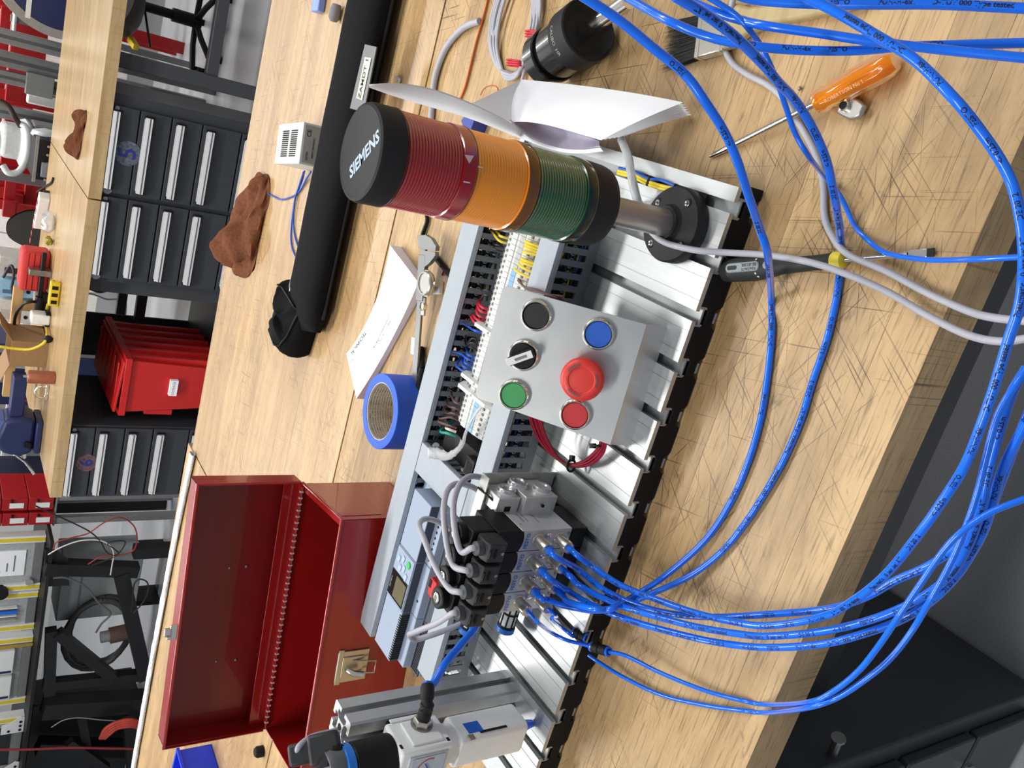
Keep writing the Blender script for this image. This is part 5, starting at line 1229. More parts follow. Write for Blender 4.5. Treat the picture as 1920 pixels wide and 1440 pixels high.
# ------------------------------------------------------------ screwdrivers, nut
t = thing('screwdriver', 'screwdriver with a clear amber fluted handle on the front bench', 'screwdriver', P(1530, 190, .9))
tip, nk, end = P(1331, 294, .9025), P(1530, 194, .9125), P(1682, 112, .912)
d = (nk - tip).normalized()
obj('shank', MB().lathe([(.0012, 0), (.0024, .006 / (nk - tip).length), (.0026, .014 / (nk - tip).length), (.0027, 1.04)], 14, tip, nk - tip), CHROME, t, smooth=50)
hd = (end - nk); hl = hd.length; hn = hd.normalized()
AM = mat('amber_resin', (255, 158, 24), .14, trans=.6, var=.03, coat=.4, ior=1.3)
fr = frame(nk, hn, V((0, 0, 1)).cross(hn)); vs = []; fs = []; NN = 48
prof = [(.0, .0065), (.002, .0095), (.010, .0108), (.016, .0092), (.024, .0108), (.05, .0112), (.075, .0112), (.084, .0102), (.09, .0075), (.0915, .0)]
sc = hl / .0915
for x, r in prof:
    for k in range(NN):
        a = 2 * pi * k / NN; fl_ = (1 - .10 * max(0, cos(6 * a)) ** 3) if .02 < x < .08 else 1
        vs.append(fr @ V((x * sc, cos(a) * max(r, .0001) * fl_, sin(a) * max(r, .0001) * fl_)))
for i in range(len(prof) - 1):
    for k in range(NN): fs.append((i * NN + k, i * NN + (k + 1) % NN, (i + 1) * NN + (k + 1) % NN, (i + 1) * NN + k))
mb = MB(); mb.add(vs, [tuple(reversed(f)) for f in fs] + [tuple(range(NN))]); obj('handle', mb, AM, t, smooth=40)
obj('handle_core', MB().lathe([(.003, 0), (.0045, .1), (.003, .42), (0, .45)], 12, nk, hd), mat('yellow_core', (226, 190, 10), .4), t, smooth=50)
text('ROBERTSON No 1', .0042, fr @ frame((hl * .42, -.0072, .0086), (1, 0, 0), (0, .76, .64)), mat('foil_print', (236, 205, 170), .5), t)
c = P(1605, 208, .9)
t = thing('t_nut', 'small bright metal slot nut with a black hole beside the amber screwdriver', 'nut', c)
FN = frame(c + V((0, 0, .004)), P(1635, 222) - P(1580, 195), V((0, 0, 1)).cross(P(1635, 222) - P(1580, 195)))
obj('body', MB(FN).prism([(-.0105, -.0075), (.006, -.0078), (.0125, -.002), (.0115, .007), (.003, .0085), (-.0105, .0075)], 0, .0055), CSL, t, bevel=.0018)
obj('collar', MB(FN).lathe([(.0046, .005), (.0046, .0085), (.0034, .009), (.0032, .006), (0, .006)], 20, (-.004, .0, 0), UP), CHROME, t, smooth=40)
obj('hole', MB(FN).lathe([(.0032, .0083), (0, .0083)], 18, (-.004, 0, 0), UP), VOID, t)
obj('foot', MB(FN).box((-.0095, -.006, -.0036), (.004, .006, 0)), BLACK, t)
c = P(1502, 167, .9)
tag(obj('steel_ball', MB().lathe([(0, 0), (.0012, .0002), (.0019, .0016), (.0012, .003), (0, .0034)], 12, c + V((0, 0, .0003)), UP), STEEL, smooth=60), 'tiny steel ball between the screwdriver shank and the blue tube', 'ball')
t = thing('screwdriver', 'screwdriver with a black and grey dimpled grip and a yellow collar', 'screwdriver', P(1450, 500, .9))
h0, h1, tp = P(1358, 508, .9125), P(1573, 489, .911), P(1752, 473, .9035)
hd = h1 - h0; hl = hd.length; hx = hd.normalized(); fr = frame(h0, hx, V((0, 0, 1)).cross(hx))
GR = mat('grip_rubber', (40, 42, 42), .6, var=.1); GG = mat('grip_grey', (140, 150, 150), .45)
prof = [(.0, .001), (.006 * 1, .0072), (.018, .0098), (.10, .0108), (.30, .0112), (.42, .0098), (.55, .0072), (.8, .0062), (.93, .0068), (.955, .0068)]
obj('grip', MB().lathe([(r, x) for x, r in prof] + [(0, .955)], 32, h0, hd), GR, t, smooth=50)
obj('end_cap', MB().lathe([(0, -.004), (.006, .0), (.0096, .03), (.0103, .07), (.0098, .075)], 28, h0, hd), GG, t, smooth=50)
obj('grey_inlay', MB(fr).prism(rrect(hl * .09, -.0042, hl * .40, .0042, .004, 4), .0085, .0115), GG, t, bevel=.0008)
obj('hang_slot', MB(fr).prism(rrect(hl * .11, -.0019, hl * .20, .0019, .0018, 4), .0113, .0117), GR, t)
obj('thumb_spot', MB(fr).lathe([(.0032, .0085), (.0032, .0108), (0, .0112)], 18, (hl * .46, 0, 0), UP), GG, t)
dm = mat('dimple_pale', (205, 208, 205), .6)
for s_ in (-1, 1):
    for j in range(2):
        for i in range(9):
            a = rad(90 - s_ * (36 + 20 * j)); x = hl * (.10 + .032 * i + .012 * j); r = .0105
            obj('dimple', MB(fr).lathe([(.0011, 0), (0, .0003)], 8, (x, r * cos(a), r * sin(a)), (0, cos(a), sin(a))), dm, t)
text('BE-8100L', .0042, fr @ frame((hl * .31, .0016, .0116), (-1, 0, 0), (0, -1, 0)), DK, t)
text('0.6x3.0x75', .0034, fr @ frame((hl * .31, -.0022, .0116), (-1, 0, 0), (0, -1, 0)), DK, t)
obj('collar', MB().lathe([(.0068, .955), (.0076, .965), (.0076, 1.0), (.0066, 1.03), (.0035, 1.045), (0, 1.045)], 24, h0, hd), mat('collar_yellow', (226, 204, 66), .45), t, smooth=40)
bd = tp - h1; bl2 = bd.length
obj('blade', MB().lathe([(.002, 0), (.002, .72), (.0021, .74)], 12, h1, bd), CHROME, t, smooth=50)
fb_ = frame(h1, bd, V((0, 0, 1)).cross(bd))
obj('blade_tip', MB(fb_).prism([(bl2 * .68, -.002), (bl2 * .78, -.0032), (bl2 * .985, -.003), (bl2 * .985, .003), (bl2 * .78, .0032), (bl2 * .68, .002)], -.0009, .0009), CHROME, t, bevel=.0003)
obj('dark_point', MB(fb_).box((bl2 * .93, -.0031, -.00095), (bl2, .0031, .00095)), mat('burnt_steel', (44, 42, 42), .4, .6), t)

# ------------------------------------------------------------ pneumatic tubes
def air(label, pts, dia=.006, txt=None, start=.05, name='air_tube', m=BLUE, facing=(.05, -.55, .83), group='blue air tubes', gap=.045, size=.0042):
    """pts: 3-D points, or (u, v, z) on a level z, or (u, v, 'w', px) where a tube of this diameter looks px wide"""
    q = []
    for p in pts:
        if isinstance(p, V): q.append(p)
        elif len(p) == 4:
            w_ = PD(p[0], p[1], F * dia / (p[3] + 1.3)); b_ = P(p[0], p[1], .9002 + dia / 2); c_ = P(p[0], p[1], .9345 + dia / 2)
            if b_.y > -.2 and w_.z < b_.z: w_ = b_
            if -.7 < c_.x < .02 and c_.y > -.004 and w_.z < c_.z: w_ = c_
            q.append(w_)
        else: q.append(P(*p))
    sp = spline(q, 9); r = dia / 2
    t = tag(obj(name, MB().tube(sp, r, 12), m, smooth=60), label, 'tube' if m is BLUE else 'cable', group)
    if txt:
        fr = frames(sp); cum = [0]
        for a, b in zip(sp, sp[1:]): cum.append(cum[-1] + (b - a).length)
        ups = V(facing).normalized()
        def at(s_):
            s_ = max(0, min(cum[-1] - 1e-6, s_)); i = 0
            lo, hi = 0, len(cum) - 2
            while lo < hi:
                md = (lo + hi + 1) // 2
                if cum[md] <= s_: lo = md
                else: hi = md - 1
            i = lo; f_ = (s_ - cum[i]) / max(1e-9, cum[i + 1] - cum[i])
            p = sp[i].lerp(sp[i + 1], f_); tg = fr[i][1].lerp(fr[i + 1][1], f_).normalized()
            n_ = (ups - tg * ups.dot(tg)).normalized(); return p, n_, tg.cross(n_)
        mb = MB(); s0 = start; k = 0
        while s0 < cum[-1] - .04 and k < 40:
            s_ = txt[k % len(txt)]; vs, fs = text_mesh(s_, size, INK, .00012)
            x0 = min(v[0] for v in vs); wd = max(v[0] for v in vs) - x0
            if s0 + wd > cum[-1]: break
            out = []
            for x, y, _ in vs:
                p, n_, b_ = at(s0 + x - x0); an = (y + .0004) / r
                out.append(p + (n_ * cos(an) - b_ * sin(an)) * (r * 1.015))
            mb.add(out, fs); s0 += wd + gap * (.2 if k % 2 else .35); k += 1
        if mb.v: obj('lettering', mb, INK, t)['kind'] = 'stuff'
    return t
TP = ['FESTO', 'PUN-H-6x1', 'D-TUV 000 Type tested', 'Pneumatic 10 bar bei RT', 'DE 2012', '| <- 0.25m']
def outlet(k, i):
    x, y = FT[k]; z = (.9885, .9625)[i] + SH.z
    return [V((x, y - .017, z)), V((x, y - .032, z - .0008))]
air('blue tube from the rightmost valve\'s upper fitting, crossing over its neighbour', outlet(0, 0) + [(1085, 1068, 'w', 10), (1130, 1104, 'w', 10.4), (1190, 1133, 'w', 10.8), (1260, 1151, 'w', 11.1), (1340, 1157, 'w', 11.5), (1440, 1152, 'w', 12.2), (1550, 1142, 'w', 13), (1622, 1120, 'w', 13.8), (1680, 1088, 'w', 14.3), (1742, 1060, 'w', 14.8), (1810, 1014, 'w', 15.6), (1852, 965, 'w', 16.4), (1878, 900, 'w', 17), (1905, 830, 'w', 17.5), (1935, 760, 'w', 18)], txt=TP)
air('long blue tube from the rightmost valve\'s lower fitting, looping around the bench\'s front', outlet(0, 1) + [(1112, 1063, 'w', 10.2), (1160, 1095, 'w', 10.6), (1220, 1120, 'w', 11), (1300, 1148, 'w', 11.5), (1370, 1165, 'w', 12), (1440, 1173, 'w', 12.6), (1540, 1157, 'w', 13.6), (1600, 1126, 'w', 14.6), (1660, 1078, 'w', 15.6), (1724, 1000, 'w', 16.6), (1780, 920, 'w', 17.4), (1812, 866, 'w', 18), (1842, 790, 'w', 18.6), (1866, 720, 'w', 19), (1890, 640, 'w', 19.5), (1914, 560, 'w', 20), (1919, 460, 'w', 20), (1905, 370, 'w', 20), (1882, 312, 'w', 20), (1840, 248, 'w', 20), (1788, 184, 'w', 20), (1715, 112, 'w', 19.5), (1640, 65, 'w', 19), (1560, 18, 'w', 18.5), (1470, -25, 'w', 18)], txt=TP, start=.03)
air('blue tube from the second valve\'s upper fitting, lowest of the four thick ones', outlet(1, 0) + [(1062, 1106, 'w', 10), (1110, 1134, 'w', 10.4), (1180, 1163, 'w', 11), (1285, 1192, 'w', 11.6), (1360, 1207, 'w', 12), (1440, 1214, 'w', 12.6), (1540, 1208, 'w', 13.4), (1620, 1188, 'w', 14), (1690, 1162, 'w', 14.4), (1745, 1128, 'w', 15), (1790, 1084, 'w', 15.6), (1820, 1040, 'w', 16), (1848, 985, 'w', 16.5), (1880, 880, 'w', 17.2), (1925, 790, 'w', 18)], txt=TP, start=.06)
air('blue tube from the second valve\'s lower fitting, second lowest of the thick ones', outlet(1, 1) + [(1090, 1100, 'w', 10.2), (1150, 1130, 'w', 10.7), (1210, 1150, 'w', 11.2), (1300, 1174, 'w', 11.7), (1380, 1188, 'w', 12.2), (1440, 1193, 'w', 12.6), (1540, 1184, 'w', 13.4), (1630, 1163, 'w', 14.2), (1710, 1130, 'w', 14.8), (1775, 1085, 'w', 15.6), (1815, 1025, 'w', 16.2), (1838, 960, 'w', 16.8), (1852, 890, 'w', 17.2), (1870, 820, 'w', 17.6), (1896, 740, 'w', 18), (1925, 690, 'w', 18)], txt=TP, start=.1)
air('blue air tube from the third valve\'s upper fitting, the left arc up the bench', outlet(2, 0) + [(1026, 1124, 'w', 10), (1052, 1134, 'w', 10.2), (1085, 1141, 'w', 10.5), (1115, 1145, 'w', 10.7), (1150, 1140, 'w', 11), (1190, 1117, .93), (1247, 1080, .915), (1322, 1013, .905), (1372, 938, .9035), (1405, 860, .9035), (1427, 782, .9035), (1440, 700, .9035), (1447, 620, .904), (1446, 555, .908), (1440, 480, 'w', 14), (1425, 430, 'w', 14.6), (1402, 362, 'w', 15.6), (1382, 300, 'w', 16.2), (1357, 245, 'w', 16.6), (1325, 195, 'w', 17), (1285, 140, 'w', 17.2), (1225, 90, 'w', 17.4), (1160, 37, 'w', 17.6), (1085, -12, 'w', 17.8)], txt=TP, start=.32, gap=.2)
air('blue air tube from the third valve\'s lower fitting, the right arc up the bench', outlet(2, 1) + [(1065, 1128, 'w', 10.4), (1095, 1137, 'w', 10.8), (1128, 1143, 'w', 11), (1170, 1136, .94), (1215, 1116, .925), (1290, 1082, .91), (1352, 1036, .9045), (1398, 980, .9035), (1440, 915, .9035), (1473, 855, .9035), (1502, 787, .9035), (1524, 715, .9035), (1548, 645, .9035), (1562, 590, .9035), (1572, 535, .904), (1577, 462, .906), (1570, 398, 'w', 14.2), (1562, 355, 'w', 14.8), (1549, 298, 'w', 15.4), (1522, 237, 'w', 16), (1490, 187, 'w', 16.6), (1460, 155, 'w', 17.2), (1432, 122, 'w', 17.8), (1385, 75, 'w', 18.6), (1330, 32, 'w', 19.4), (1265, -8, 'w', 20)], txt=TP, start=.25)
t4 = .004
c1, c2 = P(1108, 1212, .93), P(1142, 1222, .927)
air('thin blue tube from the leftmost valve\'s upper fitting into the black straight connector', outlet(3, 0) + [(1006, 1165, 'w', 7), (1032, 1185, .965), (1062, 1200, .948), (1090, 1207, .936), c1], t4)
air('thin blue tube from the leftmost valve\'s lower fitting into the half hidden connector', outlet(3, 1) + [(1035, 1160, 'w', 7), (1052, 1175, .95), (1068, 1188, .942), P(1076, 1194, .94)], t4)
def connector(label, a, b, r=.0052):
    t = thing('tube_connector', label, 'connector', a, 'black tube connectors')
    L_ = (b - a).length; d = (b - a)
    obj('body', MB().lathe([(r * .8, .12), (r, .14), (r, .46), (r * .86, .48), (r * .86, .54), (r, .56), (r, .88), (0, .88)], 22, a, d), BLACKM, t, smooth=35)
    for q0, q1 in ((0, .11), (.89, 1.0)): obj('release_ring', MB().lathe([(r * .6, q0), (r, q0 + .02), (r * .95, q1), (r * .6, q1)], 20, a, d), BLUE, t, smooth=40)
    obj('metal_ring', MB().lathe([(r * 1.02, .11), (r * 1.02, .14)], 20, a, d), CHROME, t)
connector('black straight tube connector resting on the end cap edge, nearer one', c1, c2)
d1, d2 = P(1074, 1192, .941), P(1100, 1204, .934)
connector('black straight tube connector half hidden behind the nearer one', d1 + V((0, .006, -.004)), d2 + V((0, .006, -.004)))
air('thin blue tube from the nearer connector, upper of two across the bench', [c2, (1175, 1230, .923), (1240, 1262, .915), (1320, 1294, .907), (1390, 1313, .904), (1440, 1321, .905), (1515, 1317, 'w', 9.2), (1560, 1298, 'w', 9.6), (1610, 1258, 'w', 10), (1652, 1205, 'w', 10.4), (1690, 1148, 'w', 10.8), (1724, 1098, 'w', 11), (1765, 1038, 'w', 11.2), (1800, 1000, 'w', 11.4), (1855, 962, 'w', 11.6), (1935, 930, 'w', 11.8)], t4)
air('thin blue tube from the hidden connector, lower of two across the bench', [P(1103, 1228, .92), (1125, 1243, .914), (1170, 1270, .908), (1240, 1303, .904), (1320, 1322, .9035), (1390, 1332, .9035), (1440, 1336, .905), (1510, 1328, 'w', 9.2), (1570, 1308, 'w', 9.6), (1628, 1270, 'w', 10), (1672, 1232, 'w', 10.2), (1712, 1180, 'w', 10.4), (1750, 1115, 'w', 10.8), (1785, 1050, 'w', 11), (1812, 985, 'w', 11.2), (1832, 925, 'w', 11.4), (1848, 860, 'w', 11.6), (1870, 780, 'w', 11.8), (1905, 720, 'w', 12), (1930, 690, 'w', 12)], t4)
air('thick blue tube crossing the top right corner, nearest the photo\'s top edge', [(1370, -14, 'w', 17), (1420, 0, 'w', 17), (1520, 7, 'w', 17.4), (1640, 8, 'w', 18), (1760, 8, 'w', 18.6), (1935, 16, 'w', 19.4)], txt=TP, start=.06)
air('upper of two blue tubes running above the amber screwdriver handle', [(1275, -6, 'w', 15), (1335, 20, 'w', 15.4), (1390, 38, 'w', 15.6), (1440, 49, 'w', 16), (1540, 63, 'w', 16.4), (1640, 78, 'w', 16.8), (1765, 93, 'w', 17.2), (1935, 110, 'w', 18)])
air('lower of two blue tubes running above the amber screwdriver handle', [(1170, -8, 'w', 14.6), (1215, 18, 'w', 15), (1262, 43, 'w', 15.4), (1335, 71, 'w', 15.6), (1410, 86, 'w', 16), (1500, 94, 'w', 16.2), (1600, 95, 'w', 16.4), (1690, 88, 'w', 16.6), (1800, 84, 'w', 17), (1935, 80, 'w', 17.6)], txt=['FESTO', 'PUN-H-6x1'], start=.1)
air('thin blue tube beside the right arc, leaving the photo over the bench\'s right end', [(1320, -10, 'w', 10), (1372, 22, 'w', 10), (1402, 52, 'w', 10), (1424, 82, 'w', 9.8), (1441, 115, 'w', 9.8), (1460, 160, 'w', 9.6), (1474, 202, 'w', 9.4), (1492, 252, 'w', 9.2), (1520, 298, 'w', 9), (1550, 335, .912), (1577, 370, .906), (1602, 422, .9035), (1630, 452, .904), (1665, 475, .914), (1740, 487, .93), (1830, 486, .945), (1935, 481, .95)], t4)
GC = 'grey cables on the front bench'
air('grey cable leaving the signal tower base and running over the grey screwdriver', [(1222, 436, .953), (1238, 450, .957), (1262, 460, .956), (1310, 470, .952), (1370, 474, .94), (1435, 478, .932), (1515, 491, .93), (1590, 515, .926), (1665, 548, .914), (1740, 592, .908), (1815, 628, .92), (1877, 640, .93), (1935, 633, .93)], .0056, m=CABLE, name='cable', group=GC)
air('grey cable passing under the tubes and over the grey screwdriver\'s blade', [(1378, -12, .915), (1364, 45, .91), (1358, 85, .906), (1372, 117, .904), (1400, 139, .904), (1440, 160, .904), (1470, 187, .904), (1502, 238, .904), (1530, 292, .904), (1543, 345, .904), (1546, 405, .904), (1560, 442, .908), (1590, 477, .916), (1665, 510, .912), (1740, 550, .906), (1815, 583, .915), (1865, 596, .93), (1935, 603, .93)], .0056, m=CABLE, name='cable', group=GC)

# ------------------------------------------------------------ far bench clutter
RF = mat('red_frame', (160, 20, 24), .4); WPN = mat('white_panel', (222, 220, 212), .5); GRF = mat('grey_machine', (132, 132, 132), .45, .3); DKB = mat('dark_blue', (32, 42, 84), .45)
def far_box(name, label, cat, px, y, dep, m, z0=None, parts=None, bevel=.003, rnd=None):
    # px: (u_top, v_right, u_bottom, v_left) measured outline at depth y
    a = PY((px[0] + px[2]) / 2, px[1], y); b = PY((px[0] + px[2]) / 2, px[3], y)
    zt = PY(px[0], (px[1] + px[3]) / 2, y).z; zb = z0 if z0 is not None else PY(px[2], (px[1] + px[3]) / 2, y).z
    t = thing(name, label, cat, ((a.x + b.x) / 2, y + dep / 2, zb))
    return t, min(a.x, b.x), max(a.x, b.x), zb, zt
# brown mug-like can
w = P(104, 713, .9)
t = thing('can', 'copper brown cylindrical can standing on the far bench', 'can', w)
obj('body', MB().lathe([(.028, .0005), (.031, .003), (.031, .105), (.027, .112), (.012, .114), (0, .114)], 28, (w.x, w.y + .03, .9), UP), mat('copper_brown', (160, 92, 66), .4, .3), t, smooth=40)
obj('spout', MB().cyl((w.x, w.y + .03, 1.014), (w.x, w.y + .03, 1.03), .008, .005, 12), CHROME, t)
w = P(96, 722, .9)
t = thing('clamp', 'chrome ring clamp lying beside the brown can', 'clamp', w)
obj('ring', MB().tube([V((w.x + .03 * cos(a / 10 * 2 * pi) - .06, w.y + .05, .93 + .028 * sin(a / 10 * 2 * pi))) for a in range(11)], .006, 8), CHROME, t, smooth=60)
obj('bar', MB().box((w.x - .1, w.y + .045, .9005), (w.x - .02, w.y + .06, .915)), CHROME, t, bevel=.002)
# cardboard box
CB = mat('cardboard', (150, 116, 80), .8, var=.06)
t, x0, x1, z0, z1 = far_box('cardboard_box', 'open brown cardboard box on the far bench behind the yellow cord', 'box', (38, 642, 90, 688), 3.95, .3, CB, z0=.9005)
z1 = 1.06
for a, b in (((x0, 3.95, z0), (x1, 3.954, z1)), ((x0, 4.2, z0), (x1, 4.204, z1)), ((x0, 3.954, z0), (x0 + .004, 4.2, z1)), ((x1 - .004, 3.954, z0), (x1, 4.2, z1)), ((x0, 3.954, z0), (x1, 4.2, z0 + .004))): obj('side', MB().box(a, b), CB, t)
obj('flap', MB(Mx.Translation((x1, 0, z1)) @ Mx.Rotation(rad(-35), 4, 'Y')).box((0, 3.954, -.003), (.09, 4.2, 0)), CB, t)
obj('flap', MB(Mx.Translation((x0, 0, z1)) @ Mx.Rotation(rad(20), 4, 'Y')).box((-.12, 3.954, -.003), (0, 4.2, 0)), CB, t)
t, x0, x1, z0, z1 = far_box('wood_board', 'long pale wood board leaning over the cardboard box on the far bench', 'board', (22, 540, 42, 745), 4.25, .05, CB)
obj('board', MB().box((x0, 4.25, 1.0), (x1, 4.29, 1.045)), mat('pale_board', (196, 156, 104), .6, stretch=(1, 12, 12), scale=6), t, bevel=.002)
for x in (x0 + .1, x1 - .1): obj('prop', MB().box((x - .02, 4.255, .9), (x + .02, 4.285, 1.0)), mat('pale_board', (196, 156, 104), .6), t)
# white charger cube and yellow cord
t, x0, x1, z0, z1 = far_box('charger', 'white charger cube with a black plug side on the far bench', 'charger', (47, 590, 80, 609), 3.98, .08, WHITE, z0=.9005)
obj('body', MB().box((x0, 3.98, .9005), (x1, 4.06, .985)), WHITE, t, bevel=.008); obj('plug', MB().box((x0 - .008, 3.985, .902), (x1 + .008, 4.055, .922)), BLACK, t)
cable('yellow power cord hanging over the cardboard box on the far bench', [PY(0, 650, 3.9), PY(30, 654, 3.9), PY(55, 655, 3.88), PY(75, 648, 3.86), P(86, 638, .93), P(88, 625, .915), P(88, 605, .908), P(87, 585, .908), P(90, 570, .908)], .0065, YEL, 'cord', 'extension_lead')
w = P(90, 636, .92)
tag(obj('cord_knot', MB().lathe([(0, -.02), (.016, -.014), (.022, 0), (.016, .014), (0, .02)], 16, w, (1, .2, .1)), BLACK, smooth=60), 'black rubber knot on the yellow cord', 'cord knot')
t = thing('power_tap', 'yellow power outlet block on the far bench near its front', 'power outlet', P(112, 552, .9))
w = P(112, 551, .9); obj('body', MB().box((w.x - .06, w.y - .018, .9005), (w.x + .06, w.y + .018, .945)), mat('yellow_plastic', (216, 184, 30), .4), t, bevel=.006)
for i in range(3): obj('socket', MB().box((w.x - .048 + i * .035, w.y - .0186, .91), (w.x - .03 + i * .035, w.y - .0175, .936)), BLACK, t)
cable('black cord curling from the yellow outlet block to the grey charger', [V((w.x + .06, w.y, .93)), P(97, 545, .93), P(90, 560, .915), P(93, 575, .91), P(90, 590, .91)], .005, BLKW, 'cord', 'cord')
w = P(88, 572, .9)
tag(obj('adapter', MB(frame((w.x, w.y + .04, .9005), (1, .8, 0), (-.8, 1, 0))).box((-.06, -.025, 0), (.06, .025, .05)), mat('grey_adapter', (140, 140, 146), .5), bevel=.006), 'grey power adapter lying beside the yellow outlet block', 'adapter')
# red pack with clamp
t, x0, x1, z0, z1 = far_box('red_pack', 'red padded pack with a black clamp bar on the far bench', 'pack', (40, 472, 80, 548), 4.2, .12, RED, z0=.9005)
obj('body', MB().box((x0, 4.2, .9005), (x1, 4.34, 1.03)), mat('red_fabric', (202, 56, 52), .7, bump=.3), t, bevel=.02)
for i in range(4): obj('seam', MB().box((x0 + .01, 4.195, .925 + i * .025), (x1 - .01, 4.2005, .929 + i * .025)), mat('red_fabric', (202, 56, 52), .7), t)
t2 = thing('bar_clamp', 'black bar clamp lying in front of the red pack', 'clamp', (x0, 4.15, .9))
obj('bar', MB().box((x0 - .02, 4.13, .93), (x1 + .02, 4.15, .95)), BLACK, t2, bevel=.003); obj('jaw', MB().box((x1 - .1, 4.12, .9005), (x1 - .07, 4.18, 1.0)), STEEL, t2, bevel=.003)
obj('grip', MB().cyl((x0 - .12, 4.14, .935), (x0, 4.14, .935), .024), BLACK, t2, smooth=40); obj('foot', MB().box((x0 - .02, 4.12, .9005), (x0 + .02, 4.16, .93)), BLACK, t2)
# bag of yellow plugs
w = P(103, 432, .9)
t = thing('parts_bag', 'clear little bag of yellow wire nuts on the far bench', 'bag', w)
rr = random.Random(9)
def cb(u, v):
    a = 2 * pi * v; r = .052 * sin(pi * min(.999, max(.001, u))) ** .6
    return V((w.x + .03 + r * cos(a) * (1 + .2 * sin(5 * a)), w.y + .02 + r * .7 * sin(a), .9006 + .055 * (1 - cos(pi * u)) / 2 * (1 + .15 * sin(4 * a))))
obj('film', MB().grid(cb, 14, 18), mat('clear_film', (235, 236, 236), .25), t, smooth=50)
for i in range(9):
    q = V((w.x - .045 + rr.uniform(-.03, .02), w.y + rr.uniform(-.025, .03), .908 + (i % 2) * .012)); obj('wire_nut', MB().cyl(q, q + V((rr.uniform(-.012, .012), rr.uniform(-.012, .012), .016)), .009, .004, 8), mat('olive_yellow', (150, 140, 30), .5), t)
# white power strip
a_, b_ = P(94, 368, .9), P(82, 425, .9)
t = thing('power_strip', 'white power strip with small red squares on the far bench', 'power strip', a_)
fr = frame((a_ + b_) / 2 + V((0, 0, 0)), b_ - a_, V((0, 0, 1)).cross(b_ - a_)); hl = (b_ - a_).length / 2
obj('body', MB(fr).prism(rrect(-hl, -.03, hl, .03, .012, 4), .0005, .05), WHITE, t, bevel=.003)
for i in range(6): obj('red_switch', MB(fr).box((-hl + .05 + i * .055, -.012, .0495), (-hl + .075 + i * .055, .012, .052)), mat('switch_red', (190, 70, 80), .5), t)
obj('rear_strip', MB(fr).box((-hl, -.042, .0005), (hl, -.031, .03)), mat('brown_edge', (70, 50, 42), .6), t)
cable('dark knife-like tool lying at the back of the far bench', [P(100, 334, .905), P(96, 343, .906), P(84, 350, .91), P(70, 360, .92)], .006, BLACK, 'tool', 'tool', k=3)
# black connector box
t, x0, x1, z0, z1 = far_box('connector_box', 'black box studded with connectors behind the far bench', 'control box', (64, 262, 94, 338), 4.76, .3, BLACK)
obj('case', MB().box((x0, 4.76, .9 - .25), (x1, 5.0, z1)), BLACK, t, bevel=.005)
obj('edge_trim', MB().box((x0 - .015, 4.755, z1 - .015), (x1 + .015, 4.77, z1)), GRF, t)
obj('stand', MB().box((x0 + .05, 4.8, 0), (x1 - .05, 4.95, .65)), GRF, t)
for i in range(5):
    for j in range(3): obj('stud', MB().cyl((x1 - .03 - i * .045, 4.752, z1 - .06 - j * .035), (x1 - .03 - i * .045, 4.762, z1 - .06 - j * .035), .007, n=10), NICKEL, t)
obj('module', MB().box((x0 + .02, 4.74, z1 - .1), (x0 + .1, 4.762, z1 - .035)), mat('module_grey', (120, 124, 130), .4), t, bevel=.004)
obj('red_socket', MB().cyl((x1 - .1, 4.745, z1 - .15), (x1 - .1, 4.762, z1 - .15), .014, n=14), mat('orange_red', (206, 76, 40), .4), t)
# white robot arm
t = thing('robot_arm', 'white industrial robot arm on a grey rail behind the far bench', 'robot', (-.8, 5.4, .4))
def YB(px, y, dep, m, nm, par, bev=.01):
    a, b, c, d = [PY(*q, y) for q in ((px[0], px[1]), (px[0], px[3]), (px[2], px[1]), (px[2], px[3]))]
    xs_ = [(a.x + c.x) / 2, (b.x + d.x) / 2]; zs_ = [(a.z + b.z) / 2, (c.z + d.z) / 2]
    return obj(nm, MB().box((min(xs_), y, min(zs_)), (max(xs_), y + dep, max(zs_))), m, par, bevel=bev)
RBW = mat('robot_white', (206, 208, 206), .4)
YB((0, 238, 48, 300), 5.3, .22, RBW, 'lower_arm', t, .03); YB((36, 232, 62, 318), 5.27, .25, RBW, 'base_housing', t, .04); YB((-30, 246, 12, 292), 5.32, .2, RBW, 'upper_arm', t, .04)
YB((60, 240, 140, 300), 5.3, .2, GRF, 'pedestal', t)
p = PY(45, 236, 5.26)
obj('hose', MB().tube(spline([PY(36, 232, 5.28), PY(46, 236, 5.22), PY(52, 250, 5.2), PY(52, 280, 5.2), PY(46, 305, 5.2), PY(34, 322, 5.2), PY(16, 324, 5.2), PY(5, 310, 5.22)], 6), .018, 10), RBW, t, smooth=60)
obj('cable', MB().tube(spline([PY(0, 190, 5.24), PY(16, 200, 5.22), PY(28, 220, 5.22), PY(38, 236, 5.26)], 6), .016, 10), mat('black_orange', (60, 40, 32), .5), t, smooth=60)
tag(obj('plastic_bundle', MB().lathe([(0, 0), (.05, .2), (.07, .5), (.06, .8), (0, 1)], 12, PY(84, 265, 4.95), PY(84, 240, 4.95) - PY(84, 265, 4.95)), mat('bag_white', (220, 222, 222), .4), smooth=30), 'white bundle on top of the black connector box', 'bundle')
